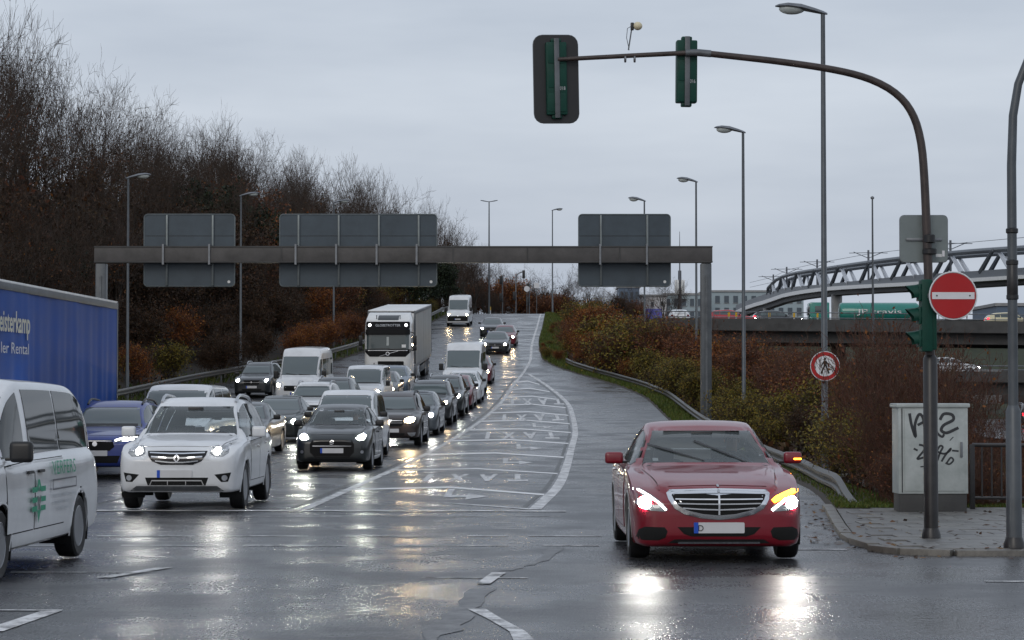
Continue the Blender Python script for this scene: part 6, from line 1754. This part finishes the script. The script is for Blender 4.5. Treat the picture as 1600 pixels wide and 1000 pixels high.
MB().prism(rect(.14, -.215, .21, -.18), 'xz', -.003, -.001).build('sticker', M['white_sheet'], t, False); MB().prism(rect(.215, -.21, .245, -.14), 'xz', -.003, -.001).build('sticker', M['sign_white'], t, False)
MB().lathe([(.06, -.06), (.072, -.05), (.072, .03), (.06, .04)], 'z', 14, (.04, -.12, 0)).build('clamp', M['black'], t)
# second mast at the frame's edge
t = empty('signal_mast', (5.5, 25.3, .06)); tag(t, 'grey mast on the pavement curving out of the picture', 'signal mast')
MB().tube([(0, 0, -.1), (0, 0, 1.5), (0, 0, 1.56)], [.088, .085, .058], 14).build('pole_base', M['pole'], t)
MB().tube([(0, 0, 0), (0, 0, .05), (0, 0, .12)], [.12, .115, .09], 14).build('foot', M['pole_dark'], t)
MB().tube([(0, 0, 1.5), (0, 0, 4.2), (.02, 0, 4.75), (.08, 0, 5.1), (.2, 0, 5.4), (.42, 0, 5.62), (.8, 0, 5.76), (2.5, 0, 5.95)], [.056, .052, .048, .046, .045, .044, .042, .035], 12).build('pole', M['pole'], t)
for z in (2.72, 3.1, 3.45): MB().lathe([(.055, z), (.068, z + .01), (.068, z + .05), (.055, z + .06)], 'z', 14).build('collar', M['black'], t)
MB().lathe([(.055, 2.72), (.062, 2.73), (.062, 3.1), (.055, 3.11)], 'z', 14).build('sleeve', M['pole_dark'], t)

# ------------------------------------------------------------------ cabinet with graffiti
cb = empty('switch_cabinet', (6.02, 33.0, .0), (0, 0, R(2))); tag(cb, 'pale grey switch cabinet covered in black graffiti', 'cabinet')
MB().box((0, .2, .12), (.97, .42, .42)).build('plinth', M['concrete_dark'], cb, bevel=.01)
MB().box((0, .2, .94), (1.0, .46, 1.24)).build('case', M['cab_grey'], cb, bevel=.008)
MB().box((0, .2, 1.58), (1.06, .52, .06)).build('lid', M['cab_grey'], cb, bevel=.02)
MB().box((.02, -.036, .94), (.86, .012, 1.16)).build('door', M['cab_grey'], cb, bevel=.004)
MB().box((.40, -.05, .95), (.035, .02, .22)).build('handle', M['galv'], cb, bevel=.006)
MB().box((-.45, -.034, .94), (.012, .008, 1.2)).build('seam', M['black'], cb)
def scrawl(pts, w):
    V, F = [], []; P = [Vector(p) for p in pts]
    Q = []
    for i in range(len(P) - 1):
        a, b, c, d = P[max(i - 1, 0)], P[i], P[i + 1], P[min(i + 2, len(P) - 1)]
        for k in range(6):
            t_ = k / 6; Q.append(.5 * ((2 * b) + (c - a) * t_ + (2 * a - 5 * b + 4 * c - d) * t_**2 + (3 * b - a - 3 * c + d) * t_**3))
    Q.append(P[-1])
    o = strip([tuple(q) for q in Q], w * 1.35); n_ = len(Q)
    V = [(a * .95, -.0445, b * .93 - .02) for a, b in o]; F = [(i, i + 1, 2 * n_ - 2 - i, 2 * n_ - 1 - i) for i in range(n_ - 1)]
    return link('graffiti', pyd_mesh('graffiti', V, F, M['spray'], False), cb)
for pts, w in (([(-.36, 1.60), (-.33, 1.42), (-.27, 1.24), (-.28, 1.42), (-.22, 1.58), (-.16, 1.54), (-.13, 1.38), (-.10, 1.26)], .032), ([(-.24, 1.42), (-.12, 1.48)], .03), ([(-.12, 1.60), (-.10, 1.44)], .03),
               ([(.10, 1.50), (.16, 1.59), (.28, 1.58), (.30, 1.50), (.16, 1.42), (.12, 1.34), (.20, 1.30), (.34, 1.36), (.38, 1.38)], .034), ([(.02, 1.52), (.05, 1.32), (.13, 1.24), (.16, 1.28)], .026), ([(.27, 1.215), (.28, 1.205)], .06),
               ([(-.30, 1.06), (-.24, 1.03)], .022), ([(-.22, 1.12), (-.15, 1.10), (-.14, 1.04), (-.22, .94), (-.24, .90), (-.13, .93)], .024), ([(-.08, .95), (-.05, 1.02)], .02),
               ([(.06, .88), (.10, 1.0), (.14, 1.08), (.10, 1.10), (.06, 1.02), (.16, .98), (.24, 1.02), (.26, 1.06), (.18, .96), (.12, .86)], .022), ([(.20, .84), (.26, .92), (.30, .88), (.24, .82), (.18, .84)], .02), ([(.28, 1.03), (.38, 1.02)], .02), ([(-.2, .78), (-.1, .79)], .014)):
    scrawl(pts, w)
# railing beside it
fx = empty('railing', (6.72, 33.7, -.02)); tag(fx, 'dark metal railing behind the pavement, right of the cabinet', 'railing')
MB().tube([(0, 0, 1.02), (3.4, -.35, 1.0), (7, -.7, 1.0)], .03, 8).build('handrail', M['pole_dark'], fx); MB().tube([(0, 0, .25), (7, -.7, .23)], .022, 8).build('lower_rail', M['pole_dark'], fx)
rp_ = MB().box((0, 0, .5), (.07, .07, 1.05)).mesh('post', M['pole_dark'], True, .01); bar = MB().box((0, 0, .62), (.022, .022, .76)).mesh('bar', M['pole_dark'], False)
for k in range(8): link('post', rp_, fx, (k * .98, -.1 * k * .98, 0))
for k in range(48):
    if k % 7: link('bar', bar, fx, (k * .14, -.1 * k * .14, 0))
# ------------------------------------------------------------------ interchange on the right
def flat_road(name, pts_l, pts_r, mat):
    V = []
    for a, b in zip(pts_l, pts_r): V += [a, b]
    return tag(link(name, pyd_mesh(name, V, [(2 * i, 2 * i + 1, 2 * i + 3, 2 * i + 2) for i in range(len(pts_l) - 1)], mat, False)), kind='structure')
lowz = -.55
flat_road('lower_road', [(23.5, 40, lowz), (25.5, 150, lowz), (30, 420, lowz)], [(41, 40, lowz), (44, 150, lowz), (52, 420, lowz)], M['asphalt'])
def bridge(name, label, x0, x1, y, z_top, th, depth, rail_h, tilt, piers):
    t = empty(name, (0, y, 0)); tag(t, label, 'bridge', 'concrete road bridges of the interchange')
    f = lambda x: z_top + tilt * (x - x0)
    def slab_(nm, za, zb, y0, y1, m):
        V = [(x, yy, f(x) + z) for x in (x0, x1) for yy in (y0, y1) for z in (za, zb)]
        F = [(0, 1, 3, 2), (4, 6, 7, 5), (0, 4, 5, 1), (2, 3, 7, 6), (1, 5, 7, 3), (0, 2, 6, 4)]
        return link(nm, pyd_mesh(nm, V, F, m, False), t)
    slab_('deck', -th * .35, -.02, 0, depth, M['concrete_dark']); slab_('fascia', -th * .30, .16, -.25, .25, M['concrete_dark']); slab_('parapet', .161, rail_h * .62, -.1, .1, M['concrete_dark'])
    slab_('girder', -th, -th * .36, .9, 1.5, M['concrete_dark']); slab_('girder', -th, -th * .36, depth - 1.5, depth - .9, M['concrete_dark']); slab_('soffit', -th * .8, -th * .36, 1.51, depth - 1.51, M['void'])  # girders and soffit carry the shade below the deck in their dark colour
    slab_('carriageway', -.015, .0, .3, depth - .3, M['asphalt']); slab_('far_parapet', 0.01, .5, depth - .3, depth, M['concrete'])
    n_ = int((x1 - x0) / 2.2); pst = MB().box((0, 0, rail_h / 2), (.06, .06, rail_h)).mesh('rail_post', M['galv_dull'], False)
    for k in range(n_ + 1):
        x = x0 + .2 + (x1 - x0 - .4) * k / n_; link('rail_post', pst, t, (x, 0, f(x) + .16))
    for zr in (rail_h, rail_h * .55):
        MB().tube([(x0, 0, f(x0) + .16 + zr), (x1, 0, f(x1) + .16 + zr)], .045, 6).build('handrail', M['galv'], t)
    for px_ in piers:
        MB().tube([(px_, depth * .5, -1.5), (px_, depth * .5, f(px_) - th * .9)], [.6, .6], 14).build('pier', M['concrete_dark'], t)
    return t
bridge('road_bridge', 'upper road bridge carrying the crossing road, a dark band with thin railings', 11.5, 62, 186, 7.3, 1.3, 16, .95, -.010, (27.5, 45, 58))
bridge('road_bridge', 'lower concrete road bridge behind the bushes, with a pale railing', 19.5, 66, 172, 3.1, 1.35, 9, .65, -.006, (23, 48, 60))
# embankment and retaining wall that close the view below the decks
rows = [[(x, y, z) for x in np.linspace(8, 120, 10)] for y, z in ((205, -.75), (222, .4), (240, 4.6), (262, 7.2), (300, 7.4))]
tag(link('embankment', grid_mesh('embankment', rows, M['verge'])), kind='structure')
w_ = empty('retaining_wall', (0, 0, 0)); tag(w_, 'grey retaining wall between the two road bridges', 'wall')
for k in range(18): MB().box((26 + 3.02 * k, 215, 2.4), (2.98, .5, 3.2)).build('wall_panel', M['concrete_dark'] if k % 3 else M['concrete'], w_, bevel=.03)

# vehicles on the decks and on the lower road
def deck_ground(z): return lambda y: z
def up(z, x): return 7.3 - .010 * (x - 11.5)
def side_car(kind, x, y, z, yaw, name, label, cat, **k):
    o = place(kind, name, x, y, yaw, label, cat, ground=deck_ground(z), **k); return o
side_car(K_HAT5, 20.3, 191, up(8, 20), 90, 'red_car', 'red car driving along the upper road bridge', 'car', repaint=paint('signal_red', (.42, .02, .03)), swaps={M['tail_off'].name: M['tail']})
side_car(K_HAT5, 24.2, 191.4, up(8, 24), 90, 'dark_car', 'dark car behind the red car on the upper road bridge', 'car', repaint=DGREY, swaps={M['tail_off'].name: M['tail']})
side_car(K_HAT5, 43.4, 190.6, up(8, 43), 90, 'cream_taxi', 'cream taxi on the upper road bridge beside the edge mast', 'car', repaint=paint('cream', (.62, .56, .36)), swaps={M['tail_off'].name: M['tail']})
side_car(K_HAT5, 13.9, 194.5, up(8, 14), 180, 'pale_car', 'pale car at the start of the upper road bridge', 'car', repaint=WHITE)
side_car(K_HAT5, 35.6, 176.0, 3.05, 92, 'white_car', 'white car on the lower road bridge', 'car', repaint=WHITE)
for x, y, lb, kd, pt in ((31.0, 128, 'dark car with red tail lamps nearest on the lower road', K_SAL, DGREY), (34.6, 136, 'second dark car with red tail lamps on the lower road', K_HAT5, GREY), (34.8, 158, 'dark car with tail lamps under the lower bridge', K_SUVP, DGREY)):
    place(kd, 'dark_car', x, y, 180, lb, 'car', 'cars leaving on the lower road', repaint=pt, swaps={M['tail_off'].name: M['tail']}, ground=deck_ground(lowz))
# green tank lorry
t = empty('green_lorry', (24.6, 196, up(8, 28))); t.scale = (.8, .8, .8); tag(t, 'green tank lorry with white lettering on the upper road bridge', 'lorry')
MB().box((2.0, 1.2, 1.75), (2.1, 2.4, 2.5)).build('cab', M['truck_green'], t, bevel=.18); MB().box((1.1, 1.2, 2.1), (.5, 2.1, .9)).build('windscreen', M['glass'], t, bevel=.08); MB().box((2.0, -.02, 2.2), (1.0, .06, .8)).build('side_window', M['glass'], t, bevel=.05)
MB().lathe([(.02, 4.2), (.9, 4.25), (1.05, 4.5), (1.05, 12.4), (.9, 12.65), (.02, 12.7)], 'x', 20, (0, 1.2, 1.95)).build('tank', M['truck_green'], t)
MB().box((8.0, 1.2, .8), (10.0, 1.0, .25)).build('chassis', M['black'], t)
for x in (2.0, 4.6, 9.6, 10.9, 12.0):
    for yy, rz in ((.12, -math.pi / 2), (2.28, math.pi / 2)):
        o = link('wheel', WT, t, (x, yy, .5), (0, 0, rz)); link('rim', WK, o)
V, F = text_geo('JP travis'); mx = max(v[0] for v in V)
link('lettering', pyd_mesh('lettering', [(8.4 + v[0] / mx * 2.3, .06, 1.75 + v[1] * .75) for v in V], F, M['white_sheet'], False), t)
# yellow-topped markers on the bridge approach
mk_ = MB().tube([(0, 0, 0), (0, 0, .75)], .07, 8).mesh('post', M['white_sheet'], True); mk2 = MB().tube([(0, 0, .75), (0, 0, 1.15)], .085, 8).mesh('cap', M['yellow'], True)
for k, x in enumerate((17.6, 18.2, 20.9, 22.9, 24.8)):
    o = empty('marker_post', (x, 186.9, up(8, x))); tag(o, 'white marker post with yellow cap on the upper bridge', 'marker post', 'yellow-capped marker posts'); link('post', mk_, o); link('cap', mk2, o)

# arched tram bridge curving away
AB = [(1150, 470, 447 + 30, 491, 520), (1167, 440, 470, 483, 0), (1200, 405, 458, 473, 446), (1226, 380, 450, 464, 430), (1292, 335, 443.5, 454, 419.5), (1350, 310, 437.5, 450, 411), (1427, 285, 430, 446, 401.5), (1520, 262, 423.5, 440, 392.5), (1600, 247, 418, 435, 387), (1720, 230, 409, 428, 379)]
def wp(px, d, py): s_ = 3600 / d; return Vector(((px - 800) / s_, d, 1.75 + (615 - py) / s_))
ab = empty('arched_bridge', (0, 0, 0)); tag(ab, 'long pale steel tram bridge with V-shaped struts curving away', 'bridge')
fpx = [a[0] for a in AB]
pd, pt_, pb, pc = (pchip(fpx, [a[k] for a in AB]) for k in (1, 2, 3, 4))
pc = pchip([1199, 1203, 1226, 1292, 1350, 1427, 1520, 1600, 1720], [452, 445, 431, 419.5, 411, 401.5, 392.5, 387, 379])
U = np.linspace(1150, 1720, 40)
def band(nm, fa, fb, mat, thick, push=0.0):
    V = []; F = []
    for i, u in enumerate(U):
        d = float(pd(u)); a = wp(u, d, fa(u)); b = wp(u, d, fb(u)); nrm = Vector((.35, 1, 0)).normalized()
        V += [a + nrm * push, b + nrm * push, b + nrm * (push + thick), a + nrm * (push + thick)]
        if i:
            q = (i - 1) * 4
            for k in range(4): F.append((q + k, q + (k + 1) % 4, q + 4 + (k + 1) % 4, q + 4 + k))
    F += [(3, 2, 1, 0), tuple(len(V) - 4 + k for k in range(4))]
    link(nm, pyd_mesh(nm, V, F, mat, True, 40), ab)
band('deck_girder', lambda u: float(pt_(u)), lambda u: float(pb(u)) - 5.5, M['steel_mid'], 7.0)
band('edge_beam', lambda u: float(pb(u)) - 5.2, lambda u: float(pb(u)) + .5, M['white_sheet'], 7.6, -.6)  # painted white to stand for sky light on its upward-slanted face
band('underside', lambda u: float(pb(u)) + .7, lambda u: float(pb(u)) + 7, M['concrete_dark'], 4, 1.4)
cu = np.linspace(1200, 1720, 46)
for off_y in (0.0, 6.5):
    pts = [wp(u, float(pd(u)), float(pc(u))) + Vector((.35, 1, 0)).normalized() * (off_y + .3) for u in cu]
    pts = [wp(1199.5, float(pd(1199)), 460) + Vector((.35, 1, 0)).normalized() * (off_y + .3)] + pts
    MB().tube(pts, [.28] + [.30] * len(cu), 8).build('top_chord', M['steel_mid'], ab)
    nd = [1207, 1222, 1246, 1274, 1312, 1360, 1412, 1482, 1556, 1640]
    for k, u in enumerate(nd):
        du = (nd[min(k + 1, len(nd) - 1)] - nd[max(k - 1, 0)]) / 2 * .30
        for s_ in (1, -1):
            o_ = Vector((.35, 1, 0)).normalized() * (off_y + .3)
            a = wp(u + s_ * du * .16, float(pd(u)), float(pc(u))) + o_; b = wp(u + s_ * du, float(pd(u + s_ * du)), float(pt_(u + s_ * du)) + 2) + o_
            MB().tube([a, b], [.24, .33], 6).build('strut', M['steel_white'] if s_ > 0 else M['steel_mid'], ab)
for px_, d in ((1192, 410), (1300, 330), (1480, 272)):
    q = wp(px_, d, float(pb(px_)) + 5); MB().tube([(q.x + 1.2, q.y + 3.5, -2), (q.x + 1.2, q.y + 3.5, q.z)], .8, 12).build('pier', M['concrete'], ab)
# overhead line masts standing on the tram bridge
for px_, tp in ((1207, 427), (1228, 415), (1276, 403), (1357, 388), (1487, 372)):
    d = float(pd(px_)); a = wp(px_, d, float(pt_(px_))) + Vector((.6, 3.5, 0)); z1 = 1.75 + (615 - tp) / (3600 / d)
    o = empty('catenary_mast', a); tag(o, 'thin overhead-line mast with slanting cross arms on the arched bridge', 'mast', 'overhead-line masts on the arched bridge')
    MB().tube([(0, 0, 0), (0, 0, z1 - a.z)], .14, 6).build('post', M['mast_grey'], o)
    hz = z1 - a.z
    for s_ in (1, -1): MB().tube([(0, 0, hz - 1.1), (s_ * 2.0, 0, hz - .25)], .05, 5).tube([(0, 0, hz - .35), (s_ * 2.6, 0, hz - .4)], .045, 5).build('cross_arm', M['mast_grey'], o)
wires = MB()
for dz in (0, .9):
    pts = []
    for px_, tp in ((1170, 440), (1207, 431), (1228, 420), (1276, 409), (1357, 394), (1487, 378), (1640, 364)):
        q = wp(px_, float(pd(px_)), tp); pts.append((q.x + .6, q.y + 3.5, q.z - dz))
    wires.tube(pts, .03, 4)
tag(wires.build('overhead_wire', M['mast_grey']), 'thin overhead wires above the arched bridge', 'wire')

# ------------------------------------------------------------------ far buildings and the radio mast
def block(name, label, x0, x1, y, z0, z1, dep, wall, cols, rows_, ww=.5, wh=.6, ztop_gap=.35, group='blocks behind the interchange'):
    t = empty(name, (0, y, 0)); tag(t, label, 'building', group)
    MB().box(((x0 + x1) / 2, dep / 2, (z0 + z1) / 2), (x1 - x0, dep, z1 - z0)).build('wall', M[wall], t)
    MB().box(((x0 + x1) / 2, dep / 2, z1 + .25), (x1 - x0 + .6, dep + .6, .5)).build('roof', M['concrete'], t)
    cw = (x1 - x0) / cols; fh = 3.1
    wm = MB().box((0, 0, 0), (cw * ww, .2, fh * wh)).mesh('window', M['window_far'], False); fm = MB().box((0, .0, -fh * wh / 2 - .06), (cw * ww + .2, .35, .12)).mesh('sill', M['concrete'], False)
    for r_ in range(rows_):
        for c_ in range(cols):
            o = link('window', wm, t, (x0 + cw * (c_ + .5), -.03, z1 - 1.9 - fh * r_)); link('sill', fm, o)
    return t
block('apartment_block', 'pale blue apartment block left of the arched bridge', 50, 76, 600, 0, 28.2, 14, 'facade_a', 11, 4)
block('apartment_block', 'pale apartment block behind the radio mast', 39, 49.2, 590, 0, 27, 14, 'facade_a', 5, 4)
hb = block('hall', 'off-white hall with a violet-blue lettered sign', 31.5, 38.6, 575, 0, 26, 20, 'facade_b', 3, 1, ww=.3, wh=.3)
MB().box((35.2, -.3, 21.6), (4.4, .25, 2.6)).build('sign_board', M['blue_print'], hb)
block('office_block', 'slate-blue office block right of the no-entry sign', 80, 125, 380, 0, 16.2, 20, 'facade_c', 22, 2, ww=.45, wh=.55)
block('low_block', 'dark flat block at the end of the trees', 26, 31, 560, 0, 27.5, 12, 'facade_c', 4, 2)
t = empty('radio_mast', (22.3, 306, -.5)); tag(t, 'grey radio mast with panel antennas behind the gantry post', 'radio mast')
MB().tube([(0, 0, 0), (0, 0, 12.5), (0, 0, 18.6)], [.34, .3, .22], 12).build('shaft', M['mast_grey'], t); MB().tube([(0, 0, 18.6), (0, 0, 23.8)], [.09, .03], 6).build('aerial', M['mast_grey'], t)
for k in range(6):
    a = 2 * math.pi * k / 6; MB().box((.55 * math.cos(a), .55 * math.sin(a), 16.4), (.22, .16, 1.9)).box((.3 * math.cos(a), .3 * math.sin(a), 16.4), (.5, .06, .06), Matrix.Rotation(a, 3, 'Z')).build('antenna', M['white_sheet'], t, bevel=.02)

# ------------------------------------------------------------------ the top of the ramp: trees, signals
FZ = h(262)
for x, y, H, kd in ((-4.6, 278, 5.2, 'orange'), (-2.4, 276, 5.8, 'rust'), (-.6, 277, 6.2, 'orange'), (1.3, 279, 4.6, 'rust'), (3.6, 281, 4.0, 'rust'), (5.4, 283, 4.4, 'rust'), (7.8, 285, 3.6, 'brown'), (10.2, 280, 3.8, 'brown'), (12.6, 282, 4.4, 'brown'), (15.2, 286, 3.6, 'rust'), (-6.8, 281, 5.0, 'brown'), (2.6, 290, 5.5, 'brown'), (6.6, 292, 5.5, 'brown')):
    plant(SHRUBS[kd][0], x, y, FZ - .2, H, 'shrub', {'orange': 'orange-red shrub across the top of the ramp', 'rust': 'dull red shrub across the top of the ramp', 'brown': 'brown shrub across the top of the ramp'}[kd], 'shrub', kd + ' shrubs at the top of the ramp', wide=1.1)
for k in range(15):
    x = -7 + 2.0 * k + rng.uniform(-.7, .7); y = 290 + rng.uniform(-4, 14); H = rng.uniform(8.0, 10.0) * (1 if k < 9 else .8)
    plant(TREES[(k * 2) % 5], x, y, FZ - .3, H, 'bare_tree', 'grey bare tree in the row beyond the top of the ramp', 'tree', 'bare trees beyond the top', wide=.8)
def signal_post(x, y, H, label, arm=0):
    t = empty('signal_post', (x, y, FZ)); tag(t, label, 'traffic light', 'far signal posts')
    if arm: MB().tube([(0, 0, 0), (0, 0, H - .7), (.12, 0, H - .25), (.45, 0, H), (.9, 0, H + .15)], .07, 8).build('pole', M['galv'], t)
    else: MB().tube([(0, 0, 0), (0, 0, H)], .075, 8).build('pole', M['galv_dull'], t)
    for dx, z in ((-.2, H * .52), ((.9, H - .2) if arm else (-.2, H - .5))):
        MB().box((dx, -.1, z), (.32, .25, .95)).build('signal_head', M['black'], t, bevel=.03)
    return t
signal_post(-1.1, 266, 5.2, 'far signal post in front of the orange shrubs'); signal_post(.45, 266.5, 5.6, 'far signal post with curved arm at the ramp head', 1); signal_post(2.0, 267, 4.4, 'far signal post left of the far street lamp')
for x, z, nm in ((1.72, 3.7, 'round_sign'), (2.85, 4.1, 'square_sign')):
    o = empty(nm, (x, 266, FZ)); tag(o, 'small pale %s beyond the top of the ramp' % nm.replace('_', ' '), 'road sign')
    MB().tube([(0, .05, 0), (0, .05, z)], .04, 6).build('post', M['galv_dull'], o)
    MB().prism(circle(0, z, .33, 20) if nm[0] == 'r' else rect(-.3, z - .3, .3, z + .3, .04), 'xz', -.02, 0).build('plate', M['sign_white'], o, False)
o = empty('bollard', (-2.5, 262.6, FZ)); tag(o, 'white and yellow marker bollard beside the top of the ramp', 'bollard')
MB().tube([(0, 0, 0), (0, 0, 1.1)], .1, 8).build('post', M['white_sheet'], o); MB().tube([(0, 0, 1.1), (0, 0, 1.5)], .11, 8).build('cap', M['yellow'], o)
